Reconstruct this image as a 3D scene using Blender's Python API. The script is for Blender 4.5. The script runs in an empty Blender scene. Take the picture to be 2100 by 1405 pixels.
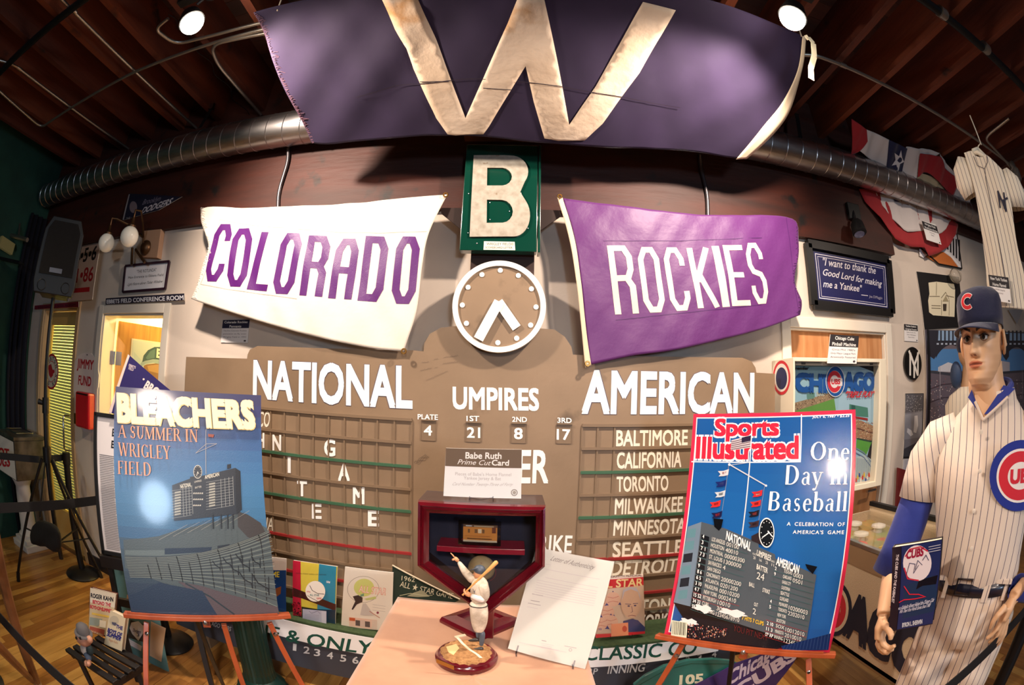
import bpy, bmesh, math, random
from mathutils import Vector as V, Matrix
from mathutils.geometry import tessellate_polygon, delaunay_2d_cdt
random.seed(7)
SC = bpy.context.scene
COL = SC.collection
PI = math.pi
# ---------------------------------------------------------------- camera
EYE = V((0, 0, 1.64))
FPX = 960.636                      # focal length in pixels of the 2100 px wide frame
PITCH, YAW, ROLL = 0.11361031, 0.0023546, -0.02868661
RM = Matrix.Rotation(YAW, 3, 'Z') @ Matrix.Rotation(PITCH, 3, 'X') @ Matrix.Rotation(ROLL, 3, 'Y')
cd = bpy.data.cameras.new('camera'); cam = bpy.data.objects.new('camera', cd); COL.objects.link(cam)
cd.type = 'PANO'
cd.sensor_fit = 'HORIZONTAL'; cd.sensor_width = 36.0
try:
    cd.panorama_type = 'FISHEYE_EQUISOLID'; cd.fisheye_lens = 36.0 * FPX / 2100; cd.fisheye_fov = 3.1
except Exception:
    cd.cycles.panorama_type = 'FISHEYE_EQUISOLID'; cd.cycles.fisheye_lens = 36.0 * FPX / 2100; cd.cycles.fisheye_fov = 3.1
cd.clip_start = 0.02
cam.matrix_world = Matrix.Translation(EYE) @ (RM @ Matrix.Rotation(PI / 2, 3, 'X')).to_4x4()
SC.camera = cam
SC.view_settings.view_transform = 'Standard'; SC.view_settings.look = 'None'
SC.view_settings.exposure = -0.12; SC.view_settings.gamma = 1.0; SC.view_settings.use_curve_mapping = False
try:
    SC.cycles.use_denoising = True; SC.cycles.sample_clamp_indirect = 4.0; SC.cycles.max_bounces = 6
except Exception: pass
# ---------------------------------------------------------------- light
w = bpy.data.worlds.new('world'); SC.world = w; w.use_nodes = True
w.node_tree.nodes['Background'].inputs[0].default_value = (0.75, 0.8, 1.0, 1)
w.node_tree.nodes['Background'].inputs[1].default_value = 0.06
WARM = (1.0, 0.81, 0.66)
def light(kind, name, loc, power, color=WARM, target=None, size=0.1, angle=1.2, blend=0.6, sy=None):
    d = bpy.data.lights.new(name, kind); d.energy = power; d.color = color
    if kind == 'SPOT': d.spot_size = angle; d.spot_blend = blend; d.shadow_soft_size = size
    elif kind == 'AREA':
        d.size = size
        if sy: d.shape = 'ELLIPSE'; d.size_y = sy
    else: d.shadow_soft_size = size
    o = bpy.data.objects.new(name, d); COL.objects.link(o); o.location = loc
    if target is not None: o.rotation_euler = (V(target) - V(loc)).to_track_quat('-Z', 'Y').to_euler()
    return o
LAMP_L, LAMP_R = V((-1.455, 1.10, 3.14)), V((1.107, 1.10, 3.13))
light('SPOT', 'flood_light_left', LAMP_L + V((.05, .06, -.07)), 225, WARM, (-.35, 2.3, 1.7), .05, 2.5, .6)
light('SPOT', 'flood_light_right', LAMP_R + V((-.04, .06, -.07)), 225, WARM, (.45, 2.3, 1.7), .05, 2.5, .6)
light('POINT', 'lamp_spill_left', LAMP_L + V((0.09, -.02, -.02)), 4.0, WARM, None, .05)
light('POINT', 'lamp_spill_right', LAMP_R + V((-.09, -.02, -.02)), 4.0, WARM, None, .05)
light('AREA', 'track_light_middle', (0.35, -2.0, 2.86), 18, WARM, (-.3, 1.2, .3), .55, sy=.3).data.spread = 1.15
light('AREA', 'track_light_left', (-1.2, -1.7, 2.85), 3.5, WARM, (.5, 1.3, .4), .16).data.spread = 1.15
light('SPOT', 'track_light_right', (1.3, -1.1, 3.2), 85, WARM, (1.6, 1.1, 1.1), .06, 1.3, .9)
light('AREA', 'rear_window_light', (1.3, -3.9, 2.05), 60, (.62, .80, 1.0), (-.6, 2, 1.3), .55, sy=.65)
light('SPOT', 'left_floor_fill', (-2.9, .3, 3.3), 62, (1, .82, .55), (-2.9, 1.2, 0), .1, 1.5, .9)  # added fill without a fixture, brightens the left floor
light('SPOT', 'right_wall_light', (2.9, .5, 3.25), 110, WARM, (3.1, 2.3, 1.5), .08, 1.6, .8)
light('AREA', 'conference_room_light', (-2.7, 3.6, 2.35), 90, (1, .88, .55), (-2.7, 3.4, 0), .7)
light('AREA', 'glass_door_room_light', (-4.0, 3.2, 2.2), 60, (1, .9, .55), (-3.7, 2.7, 1.0), .5)
# ---------------------------------------------------------------- pixel -> point at a real distance
def ray(px, py):
    dx, dy = px - 1050, py - 702.5; r = math.hypot(dx, dy)
    th = 2 * math.asin(min(1, r / (2 * FPX))); s = math.sin(th) / max(r, 1e-9)
    return RM @ V((dx * s, math.cos(th), -dy * s))
def at(px, py, Y=None, Z=None, X=None):
    r = ray(px, py)
    k = Y / r.y if Y is not None else ((Z - EYE.z) / r.z if Z is not None else X / r.x)
    return EYE + r * k
class Plane:
    """A flat face with origin O, unit axes U (right) and W (up) and normal N towards the viewer."""
    def __init__(s, O, U, W):
        s.O = V(O); s.U = V(U).normalized(); W = V(W); s.W = (W - s.U * W.dot(s.U)).normalized(); s.N = s.U.cross(s.W)
    def uv(s, px, py):
        r = ray(px, py); k = (s.O - EYE).dot(s.N) / r.dot(s.N); p = EYE + r * k - s.O
        return (p.dot(s.U), p.dot(s.W))
    def p(s, u, v, n=0.0): return s.O + s.U * u + s.W * v + s.N * n
    def shifted(s, n): return Plane(s.O + s.N * n, s.U, s.W)
def front(Y): return Plane((0, Y, 0), (1, 0, 0), (0, 0, 1))
def quad(c, width):
    """Plane of a rectangle seen at four corners (tl, tr, br, bl) whose top edge has this real width."""
    R = [ray(*q) for q in c]
    A = Matrix((R[0], -R[1], R[2])).transposed(); lam = A.inverted() @ R[3]
    P = [R[0] * lam[0], R[1] * lam[1], R[2] * lam[2], R[3]]
    k = width / (P[1] - P[0]).length
    P = [EYE + p * k for p in P]
    return Plane(P[3], P[1] - P[0], P[0] - P[3])
# ---------------------------------------------------------------- materials
def lin(c):
    if isinstance(c, str): c = tuple(int(c[i:i + 2], 16) for i in (0, 2, 4))
    return tuple(((x / 255) / 12.92 if x <= 10 else ((x / 255 + .055) / 1.055) ** 2.4) for x in c) + (1,)
MATS = {}
def mat(name, col, rough=0.6, metal=0.0, col2=None, scale=6.0, stretch=(1, 1, 1), bump=0.0, bscale=None, emit=0.0, trans=0.0, coat=0.0, detail=4, lo=.35, hi=.7, dirt=None, sheen=0.0, alpha=1.0, spec=None):
    if name in MATS: return MATS[name]
    m = bpy.data.materials.new(name); m.use_nodes = True; nt = m.node_tree; b = nt.nodes['Principled BSDF']
    b.inputs['Base Color'].default_value = lin(col); b.inputs['Roughness'].default_value = rough; b.inputs['Metallic'].default_value = metal
    if coat: b.inputs['Coat Weight'].default_value = coat; b.inputs['Coat Roughness'].default_value = 0.08
    if sheen: b.inputs['Sheen Weight'].default_value = sheen
    if spec is not None: b.inputs['Specular IOR Level'].default_value = spec
    if trans: b.inputs['Transmission Weight'].default_value = trans
    if alpha < 1: b.inputs['Alpha'].default_value = alpha
    if emit: b.inputs['Emission Color'].default_value = lin(col); b.inputs['Emission Strength'].default_value = emit
    if col2 is not None or bump:
        tc = nt.nodes.new('ShaderNodeTexCoord'); mp = nt.nodes.new('ShaderNodeMapping'); mp.inputs['Scale'].default_value = stretch
        g = nt.nodes.new('ShaderNodeNewGeometry'); nt.links.new(g.outputs['Position'], mp.inputs['Vector'])
    if col2 is not None:
        n = nt.nodes.new('ShaderNodeTexNoise'); n.inputs['Scale'].default_value = scale; n.inputs['Detail'].default_value = detail
        nt.links.new(mp.outputs[0], n.inputs['Vector']); r = nt.nodes.new('ShaderNodeValToRGB')
        r.color_ramp.elements[0].color = lin(col); r.color_ramp.elements[1].color = lin(col2)
        r.color_ramp.elements[0].position = lo; r.color_ramp.elements[1].position = hi
        nt.links.new(n.outputs['Fac'], r.inputs[0]); out = r.outputs[0]
        if dirt:
            n2 = nt.nodes.new('ShaderNodeTexNoise'); n2.inputs['Scale'].default_value = dirt[1]; n2.inputs['Detail'].default_value = 6
            nt.links.new(g.outputs['Position'], n2.inputs['Vector']); r2 = nt.nodes.new('ShaderNodeValToRGB')
            r2.color_ramp.elements[0].position = dirt[2]; r2.color_ramp.elements[1].position = dirt[2] + .08
            mx = nt.nodes.new('ShaderNodeMix'); mx.data_type = 'RGBA'; nt.links.new(n2.outputs['Fac'], r2.inputs[0]); nt.links.new(r2.outputs[0], mx.inputs[0])
            nt.links.new(out, mx.inputs[6]); mx.inputs[7].default_value = lin(dirt[0]); out = mx.outputs[2]
        nt.links.new(out, b.inputs['Base Color'])
    if bump:
        n = nt.nodes.new('ShaderNodeTexNoise'); n.inputs['Scale'].default_value = bscale or scale; n.inputs['Detail'].default_value = 5
        nt.links.new(mp.outputs[0], n.inputs['Vector']); bp = nt.nodes.new('ShaderNodeBump'); bp.inputs['Strength'].default_value = bump; bp.inputs['Distance'].default_value = 0.01
        nt.links.new(n.outputs['Fac'], bp.inputs['Height']); nt.links.new(bp.outputs[0], b.inputs['Normal'])
    MATS[name] = m; return m
def printmat(name, rough=0.5, coat=0.0, bump=0.0, metal=0.0):
    if name in MATS: return MATS[name]
    m = mat(name, (128,) * 3, rough, metal, coat=coat, bump=bump, bscale=260 if bump else None); nt = m.node_tree
    a = nt.nodes.new('ShaderNodeVertexColor'); a.layer_name = 'Col'; nt.links.new(a.outputs[0], nt.nodes['Principled BSDF'].inputs['Base Color'])
    return m
def glassmat(name, col=(255, 255, 255), rough=0.02, amount=0.9):
    """thin clear sheet: mostly see-through with a glossy surface"""
    if name in MATS: return MATS[name]
    m = bpy.data.materials.new(name); m.use_nodes = True; nt = m.node_tree; nt.nodes.remove(nt.nodes['Principled BSDF'])
    t = nt.nodes.new('ShaderNodeBsdfTransparent'); t.inputs[0].default_value = lin(col); g = nt.nodes.new('ShaderNodeBsdfGlossy'); g.inputs['Roughness'].default_value = rough
    f = nt.nodes.new('ShaderNodeFresnel'); f.inputs[0].default_value = 1.5; mx = nt.nodes.new('ShaderNodeMixShader')
    gg = nt.nodes.new('ShaderNodeNewGeometry'); sb_ = nt.nodes.new('ShaderNodeMath'); sb_.operation = 'SUBTRACT'; sb_.inputs[0].default_value = 1.0; nt.links.new(gg.outputs['Backfacing'], sb_.inputs[1])
    mu = nt.nodes.new('ShaderNodeMath'); mu.operation = 'MULTIPLY'; nt.links.new(f.outputs[0], mu.inputs[0]); nt.links.new(sb_.outputs[0], mu.inputs[1]); nt.links.new(mu.outputs[0], mx.inputs[0]); nt.links.new(t.outputs[0], mx.inputs[1]); nt.links.new(g.outputs[0], mx.inputs[2])
    nt.links.new(mx.outputs[0], nt.nodes['Material Output'].inputs[0]); MATS[name] = m; return m
# ---------------------------------------------------------------- mesh collecting
class MB:
    def __init__(s): s.v = []; s.f = []; s.m = []; s.c = None
    def add(s, vs, fs, m=0, col=None):
        k = len(s.v); s.v += [V(x) for x in vs]
        for f in fs:
            s.f.append([i + k for i in f]); s.m.append(m)
            if col is not None or s.c is not None:
                if s.c is None: s.c = [(1, 1, 1, 1)] * (len(s.f) - 1)
                s.c.append(lin(col) if col is not None else (1, 1, 1, 1))
        return s
    def box(s, lo, hi, m=0):
        (a, b, c), (d, e, f) = lo, hi
        return s.add([(a, b, c), (d, b, c), (d, e, c), (a, e, c), (a, b, f), (d, b, f), (d, e, f), (a, e, f)],
                     [(0, 3, 2, 1), (4, 5, 6, 7), (0, 1, 5, 4), (1, 2, 6, 5), (2, 3, 7, 6), (3, 0, 4, 7)], m)
    def slab(s, P, u0, u1, v0, v1, n0, n1, m=0):
        c = [P.p(u, v, n) for n in (n0, n1) for (u, v) in ((u0, v0), (u1, v0), (u1, v1), (u0, v1))]
        return s.add(c, [(0, 3, 2, 1), (4, 5, 6, 7), (0, 1, 5, 4), (1, 2, 6, 5), (2, 3, 7, 6), (3, 0, 4, 7)], m)
    def prism(s, P, pts, n0, n1, m=0):
        """pts counter-clockwise (u, v) outline extruded along the normal"""
        a = sum(pts[i][0] * pts[(i + 1) % len(pts)][1] - pts[(i + 1) % len(pts)][0] * pts[i][1] for i in range(len(pts)))
        if a < 0: pts = pts[::-1]
        n = len(pts); vs = [P.p(u, v, n0) for u, v in pts] + [P.p(u, v, n1) for u, v in pts]
        fs = [tuple(range(n))[::-1], tuple(range(n, 2 * n))] + [(i, (i + 1) % n, n + (i + 1) % n, n + i) for i in range(n)]
        return s.add(vs, fs, m)
    def bar(s, a, b, w, h, up=(0, 0, 1), m=0):
        a, b = V(a), V(b); d = (b - a).normalized(); x = d.cross(V(up))
        if x.length < 1e-4: x = d.cross(V((1, 0, 0)))
        x.normalize(); y = x.cross(d); x *= w / 2; y *= h / 2
        c = [p + sx * x + sy * y for p in (a, b) for (sx, sy) in ((-1, -1), (1, -1), (1, 1), (-1, 1))]
        return s.add(c, [(0, 1, 2, 3), (7, 6, 5, 4), (0, 4, 5, 1), (1, 5, 6, 2), (2, 6, 7, 3), (3, 7, 4, 0)], m)
    def tube(s, pts, r, n=10, m=0, cap=True, flat=1.0, up=None):
        pts = [V(p) for p in pts]; L = len(pts); rs = r if isinstance(r, (list, tuple)) else [r] * L
        vs = []; d0 = (pts[1] - pts[0]).normalized()
        x = V(up) if up else (V((0, 0, 1)) if abs(d0.z) < .9 else V((1, 0, 0)))
        for i, p in enumerate(pts):
            d = (pts[min(i + 1, L - 1)] - pts[max(i - 1, 0)]).normalized()
            x = (x - d * x.dot(d)).normalized(); y = d.cross(x)
            for k in range(n):
                t = 2 * PI * k / n; vs.append(p + (x * math.cos(t) + y * math.sin(t) * flat) * rs[i])
        fs = [(i * n + k, i * n + (k + 1) % n, (i + 1) * n + (k + 1) % n, (i + 1) * n + k) for i in range(L - 1) for k in range(n)]
        if cap: fs += [tuple(range(n))[::-1], tuple(range((L - 1) * n, L * n))]
        return s.add(vs, fs, m)
    def lathe(s, c, prof, n=24, m=0, axis=(0, 0, 1), cap=True):
        c = V(c); q = V((0, 0, 1)).rotation_difference(V(axis)); vs = []
        for r, z in prof:
            for k in range(n): t = 2 * PI * k / n; vs.append(c + q @ V((r * math.cos(t), r * math.sin(t), z)))
        L = len(prof); fs = [(i * n + k, i * n + (k + 1) % n, (i + 1) * n + (k + 1) % n, (i + 1) * n + k) for i in range(L - 1) for k in range(n)]
        if cap: fs += [tuple(range(n))[::-1], tuple(range((L - 1) * n, L * n))]
        return s.add(vs, fs, m)
    def ball(s, c, r, n=16, m=0, sc=(1, 1, 1)):
        c = V(c); k = n // 2; vs = []
        for i in range(1, k):
            a = PI * i / k
            for j in range(n): t = 2 * PI * j / n; vs.append(c + V((r * sc[0] * math.sin(a) * math.cos(t), r * sc[1] * math.sin(a) * math.sin(t), -r * sc[2] * math.cos(a))))
        vs += [c - V((0, 0, r * sc[2])), c + V((0, 0, r * sc[2]))]; B = len(vs) - 2
        fs = [(i * n + j, i * n + (j + 1) % n, (i + 1) * n + (j + 1) % n, (i + 1) * n + j) for i in range(k - 2) for j in range(n)]
        fs += [(B, (j + 1) % n, j) for j in range(n)] + [(B + 1, (k - 2) * n + j, (k - 2) * n + (j + 1) % n) for j in range(n)]
        return s.add(vs, fs, m)
    def grid(s, fn, nu, nv, m=0, back=None):
        vs = [fn(i / nu, j / nv) for j in range(nv + 1) for i in range(nu + 1)]
        fs = [(j * (nu + 1) + i, j * (nu + 1) + i + 1, (j + 1) * (nu + 1) + i + 1, (j + 1) * (nu + 1) + i) for j in range(nv) for i in range(nu)]
        return s.add(vs, fs, m)
LOC = {}
def mk(name, mb, mats, parent=None, label=None, cat=None, group=None, kind=None, smooth=False, solid=0.0, bevel=0.0, subd=0):
    me = bpy.data.meshes.new(name)
    lo = V((min(v.x for v in mb.v), min(v.y for v in mb.v), min(v.z for v in mb.v))); hi = V((max(v.x for v in mb.v), max(v.y for v in mb.v), max(v.z for v in mb.v)))
    c = V(((lo.x + hi.x) / 2, (lo.y + hi.y) / 2, lo.z))
    me.from_pydata([v - c for v in mb.v], [], mb.f)
    for m in (mats if isinstance(mats, (list, tuple)) else [mats]): me.materials.append(m)
    for p, k in zip(me.polygons, mb.m): p.material_index = k; p.use_smooth = bool(smooth)
    if mb.c is not None:
        at_ = me.color_attributes.new('Col', 'FLOAT_COLOR', 'CORNER')
        for p, cc in zip(me.polygons, mb.c):
            for li in p.loop_indices: at_.data[li].color = cc
    me.update()
    o = bpy.data.objects.new(name, me); COL.objects.link(o); LOC[o.name] = c
    if smooth and smooth != 'all': me.set_sharp_from_angle(angle=.75)
    tag(o, label, cat, group, kind)
    if parent is not None: o.parent = parent; o.location = c - LOC[parent.name]
    else: o.location = c
    if bevel:
        b = o.modifiers.new('b', 'BEVEL'); b.width = bevel; b.segments = 2; b.limit_method = 'ANGLE'
    if solid:
        b = o.modifiers.new('s', 'SOLIDIFY'); b.thickness = solid; b.offset = 0
    if subd:
        b = o.modifiers.new('u', 'SUBSURF'); b.levels = subd; b.render_levels = subd
    return o
def tag(o, label=None, cat=None, group=None, kind=None):
    if label: o['label'] = label
    if cat: o['category'] = cat
    if group: o['group'] = group
    if kind: o['kind'] = kind
    return o
def root(name, loc, label, cat, group=None, kind=None):
    o = bpy.data.objects.new(name, None); COL.objects.link(o); o.location = loc; o.empty_display_size = .05; LOC[o.name] = V(loc)
    return tag(o, label, cat, group, kind)
# ---------------------------------------------------------------- lettering
_tc = {}
def union(vs, fs):
    """merge overlapping letter strokes into one flat outline"""
    r = delaunay_2d_cdt([V(v) for v in vs], [], [list(f) for f in fs], 0, 1e-5)
    P = [tuple(v) for v in r[0]]; T = [[vs[i] for i in f] for f in fs]; BB = [(min(p[0] for p in t), max(p[0] for p in t), min(p[1] for p in t), max(p[1] for p in t)) for t in T]; out = []
    for f in r[2]:
        cx = sum(P[i][0] for i in f) / len(f); cy = sum(P[i][1] for i in f) / len(f)
        for t, b in zip(T, BB):
            if b[0] <= cx <= b[1] and b[2] <= cy <= b[3]:
                s = [(t[i][0] - t[i - 1][0]) * (cy - t[i - 1][1]) - (t[i][1] - t[i - 1][1]) * (cx - t[i - 1][0]) for i in range(len(t))]
                if min(s) >= -1e-9 or max(s) <= 1e-9: out.append(tuple(f)); break
    return P, out
def font_raw(body, off=0.0, space=1.0):
    cu = bpy.data.curves.new('t', 'FONT'); cu.body = body; cu.offset = off; cu.resolution_u = 3; cu.space_character = space
    o = bpy.data.objects.new('t', cu); me = o.to_mesh(); r = ([(v.co.x, v.co.y) for v in me.vertices], [tuple(p.vertices) for p in me.polygons])
    o.to_mesh_clear(); bpy.data.objects.remove(o); bpy.data.curves.remove(cu); return r
BAR0 = min(v[0] for v in font_raw('|')[0])
def font_mesh(body, bold=0.0, space=1.0):
    k = (body, bold, space)
    if k in _tc: return _tc[k]
    if bold <= .012: _tc[k] = font_raw(body, 0, space); return _tc[k]
    ex = round(bold, 2); vs, fs, x = [], [], 0.0
    for ch in body:
        c = (ch, ex)
        if c not in _tc:
            A, B = font_raw(ch) if ch != ' ' else ([], []); adv = max(v[0] for v in font_raw(ch + '|')[0]) - max(v[0] for v in font_raw('|')[0])
            if B:
                n0 = len(A); A0, B0 = A[:], B[:]
                for i in range(4):
                    t = PI / 4 + PI * i / 2; A += [(p + ex * math.cos(t), q + ex * math.sin(t)) for p, q in A0]; B += [tuple(j + n0 * (i + 1) for j in f) for f in B0]
                A, B = union(A, B)
            _tc[c] = (A, B, adv)
        A, B, adv = _tc[c]; n = len(vs); vs += [(p + x, q) for p, q in A]; fs += [tuple(i + n for i in f) for f in B]; x += adv * space
    _tc[k] = (vs, fs); return _tc[k]
def stroke(pts, w, closed=False):
    """outline quads of a mitred polyline with flat ends"""
    n = len(pts); L = []
    for i in range(n):
        p = V(pts[i] + (0,))
        a = V(pts[i - 1] + (0,)) if (i > 0 or closed) else None; b = V(pts[(i + 1) % n] + (0,)) if (i < n - 1 or closed) else None
        d1 = (p - a).normalized() if a else (b - p).normalized(); d2 = (b - p).normalized() if b else d1
        n1 = V((-d1.y, d1.x, 0)); n2 = V((-d2.y, d2.x, 0)); m = (n1 + n2).normalized(); k = w / 2 / max(.35, m.dot(n1))
        L.append(((p + m * k).to_2d(), (p - m * k).to_2d()))
    vs = [tuple(q) for pr in L for q in pr]; seg = n if closed else n - 1
    return vs, [(2 * i + 1, 2 * ((i + 1) % n) + 1, 2 * ((i + 1) % n), 2 * i) for i in range(seg)]
a_ = .17
BLOCK = {  # varsity block letters on a 0.6 x 1 box: lists of (polyline, closed)
 'C': [([(.6, .72), (.6, .84), (.44, 1), (.16, 1), (0, .84), (0, .16), (.16, 0), (.44, 0), (.6, .16), (.6, .28)], 0)],
 'O': [([(.16, 0), (.44, 0), (.6, .16), (.6, .84), (.44, 1), (.16, 1), (0, .84), (0, .16)], 1)],
 'L': [([(0, 1.08), (0, 0), (.62, 0)], 0)],
 'R': [([(0, -.08), (0, 1), (.45, 1), (.6, .85), (.6, .64), (.48, .5), (.0, .5)], 0), ([(.44, .5), (.6, .36), (.6, -.08)], 0)],
 'A': [([(0, -.08), (0, .82), (.16, 1), (.44, 1), (.6, .82), (.6, -.08)], 0), ([(0, .45), (.6, .45)], 0)],
 'D': [([(0, 0), (.44, 0), (.6, .16), (.6, .84), (.44, 1), (0, 1)], 1)],
 'K': [([(0, 1.08), (0, -.08)], 0), ([(.62, 1.08), (.05, .42)], 0), ([(.17, .56), (.62, -.08)], 0)],
 'I': [([(0, 1.08), (0, -.08)], 0)],
 'E': [([(.6, 1), (0, 1), (0, 0), (.6, 0)], 0), ([(0, .5), (.5, .5)], 0)],
 'S': [([(.6, .74), (.6, .84), (.44, 1), (.16, 1), (0, .84), (0, .65), (.12, .53), (.48, .47), (.6, .35), (.6, .16), (.44, 0), (.16, 0), (0, .16), (0, .28)], 0)]}
def block(ch, w=.17):
    vs, fs = [], []
    for pl, cl in BLOCK[ch]:
        a, b = stroke([(x * .45, y) for x, y in pl], w, cl); k = len(vs); vs += a; fs += [tuple(i + k for i in f) for f in b]
    return union(vs, fs)
# book serif: l = slanted stem (x0,y0,x1,y1,w)  h = hair bar (x0,x1,y,t)  e = stressed arc (cx,cy,rx,ry,a0,a1)  s = serif (x,y,w)
T, t_ = .14, .045
SERIF = {
 'A': (.78, [('l', .10, 0, .37, 1, .05), ('l', .66, 0, .39, 1, T), ('h', .17, .6, .32, t_), ('s', .10, 0, .24), ('s', .67, 0, .28)]),
 'S': (.58, [('e', .27, .75, .20, .25, 20, 250), ('l', .27, .58, .30, .42, .20), ('e', .29, .25, .21, .25, -160, 75), ('l', .46, .72, .46, .95, .035), ('l', .08, .05, .08, .28, .035)]),
 'U': (.74, [('l', .17, .3, .17, 1, T), ('l', .59, .3, .59, 1, .05), ('e', .38, .3, .23, .3, 180, 360), ('s', .17, 1, .28), ('s', .59, 1, .22)]),
 'M': (.92, [('l', .14, 0, .14, 1, .05), ('l', .16, 1, .44, .05, T), ('l', .44, .05, .74, 1, .05), ('l', .77, 0, .77, 1, T), ('s', .14, 0, .22), ('s', .77, 0, .28), ('s', .12, 1, .18), ('s', .80, 1, .2)]),
 'E': (.62, [('l', .17, 0, .17, 1, T), ('h', .1, .55, .98, t_), ('h', .17, .42, .52, t_), ('h', .1, .57, .02, t_), ('s', .17, 0, .26), ('l', .54, .78, .54, 1, .035), ('l', .56, 0, .56, .24, .035), ('l', .41, .42, .41, .62, .03)]),
 'R': (.72, [('l', .17, 0, .17, 1, T), ('e', .34, .745, .22, .255, -90, 90), ('h', .17, .36, .98, t_), ('h', .17, .36, .5, t_), ('l', .64, 0, .38, .5, T), ('s', .17, 0, .28), ('s', .66, 0, .18), ('s', .14, 1, .2)]),
 'I': (.36, [('l', .18, 0, .18, 1, T), ('s', .18, 0, .28), ('s', .18, 1, .28)]),
 'N': (.78, [('l', .15, 0, .15, 1, .05), ('l', .62, .0, .17, 1, T), ('l', .63, 0, .63, 1, .05), ('s', .15, 0, .24), ('s', .63, 1, .24), ('s', .12, 1, .2)]),
 'W': (1.02, [('l', .32, 0, .12, 1, T), ('l', .32, 0, .54, 1, .05), ('l', .72, 0, .52, 1, T), ('l', .72, 0, .92, 1, .05), ('s', .12, 1, .26), ('s', .52, 1, .24), ('s', .92, 1, .2)]),
 'G': (.76, [('e', .40, .5, .33, .5, 45, 325), ('l', .64, .06, .64, .42, T), ('s', .62, .42, .26), ('l', .66, .72, .66, .97, .035)]),
 'L': (.60, [('l', .17, 0, .17, 1, T), ('h', .1, .55, .02, t_), ('s', .17, 1, .28), ('l', .54, 0, .54, .26, .035)]),
 'Y': (.72, [('l', .36, 0, .36, .46, T), ('l', .36, .44, .12, 1, T), ('l', .36, .44, .6, 1, .05), ('s', .36, 0, .28), ('s', .12, 1, .26), ('s', .6, 1, .22)]),
 'F': (.58, [('l', .17, 0, .17, 1, T), ('h', .1, .53, .98, t_), ('h', .17, .42, .5, t_), ('s', .17, 0, .28), ('l', .52, .76, .52, 1, .035), ('l', .41, .4, .41, .6, .03)]),
 'D': (.78, [('l', .17, 0, .17, 1, T), ('e', .32, .5, .37, .5, -90, 90), ('h', .1, .34, .98, t_), ('h', .1, .34, .02, t_)]),
 'O': (.82, [('e', .41, .5, .35, .52, 0, 360)]),
 'B': (.70, [('l', .17, 0, .17, 1, T), ('e', .34, .755, .21, .245, -90, 90), ('e', .36, .265, .24, .265, -90, 90), ('h', .1, .36, .98, t_), ('h', .17, .36, .52, t_), ('h', .1, .38, .02, t_)]),
 'n': (.58, [('l', .14, 0, .14, .64, .12), ('l', .44, 0, .44, .44, .12), ('e', .30, .42, .20, .24, 0, 150), ('s', .14, 0, .22), ('s', .44, 0, .22), ('s', .09, .64, .1)]),
 'e': (.50, [('e', .26, .32, .20, .34, 15, 325), ('h', .12, .44, .36, .04)]),
 'a': (.50, [('l', .34, .04, .34, .44, .12), ('e', .24, .46, .16, .2, 0, 160), ('e', .21, .18, .15, .2, 60, 300), ('s', .40, .02, .1)]),
 'y': (.52, [('l', .27, .02, .08, .64, .11), ('l', .2, -.26, .44, .64, .045), ('s', .09, .64, .2), ('s', .43, .64, .18), ('e', .14, -.24, .07, .06, 0, 360)]),
 'i': (.30, [('l', .15, 0, .15, .64, .12), ('s', .15, 0, .22), ('s', .1, .64, .1), ('e', .15, .86, .07, .08, 0, 360)]),
 's': (.42, [('e', .20, .50, .13, .17, 30, 250), ('l', .18, .40, .24, .25, .15), ('e', .21, .17, .14, .19, -160, 75)]),
 'b': (.56, [('l', .13, 0, .13, 1.02, .12), ('e', .28, .32, .22, .34, -130, 130), ('s', .08, 1.0, .1)]),
 'l': (.30, [('l', .15, 0, .15, 1.02, .12), ('s', .15, 0, .22), ('s', .1, 1.0, .1)]),
 ' ': (.30, [])}
def serif(body):
    if len(body) > 1:
        vs, fs, x = [], [], 0.0
        for ch in body:
            if ('S', ch) not in _tc: A, B = serif(ch); _tc['S', ch] = union(A, B) if B else (A, B)
            A, B = _tc['S', ch]; k = len(vs); vs += [(a + x, b) for a, b in A]; fs += [tuple(i + k for i in f) for f in B]; x += SERIF[ch][0]
        return vs, fs
    vs, fs, x = [], [], 0.0
    def q(p):
        k = len(vs); vs.extend((x + a, b) for a, b in p); fs.append(tuple(range(k, k + len(p))))
    for ch in body:
        adv, st = SERIF[ch]
        for s in st:
            if s[0] == 'l': _, a, b, c, d, w = s; q([(a - w / 2, b), (a + w / 2, b), (c + w / 2, d), (c - w / 2, d)])
            elif s[0] == 'h': _, a, b, y, t = s; q([(a, y - t / 2), (b, y - t / 2), (b, y + t / 2), (a, y + t / 2)])
            elif s[0] == 's':
                _, a, y, w = s; y0, y1 = (0, .035) if y < .1 else (y - .035, y); q([(a - w / 2, y0), (a + w / 2, y0), (a + w / 2, y1), (a - w / 2, y1)])
            else:
                _, cx, cy, rx, ry, a0, a1 = s; n = 14; k0 = min(T, rx * .55) if rx > .1 else rx; k1 = .045 if ry > .1 else ry; P = []
                for i in range(n + 1):
                    t = math.radians(a0 + (a1 - a0) * i / n); P.append(((cx + rx * math.cos(t), cy + ry * math.sin(t)), (cx + (rx - k0) * math.cos(t), cy + (ry - k1) * math.sin(t))))
                for i in range(n): q([P[i][1], P[i][0], P[i + 1][0], P[i + 1][1]])
        x += adv
    return vs, fs
def glyphs(body, font, bold, space):
    if font == 'serif': return serif(body)
    if font == 'block':
        vs, fs, x = [], [], 0
        for ch in body:
            a, b = block(ch, bold or .17); k = len(vs); vs += [(p + x, q) for p, q in a]; fs += [tuple(i + k for i in f) for f in b]; x += (.0 if ch == 'I' else .27) + .17 + .13
        return vs, fs
    return font_mesh(body, bold, space)
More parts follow.
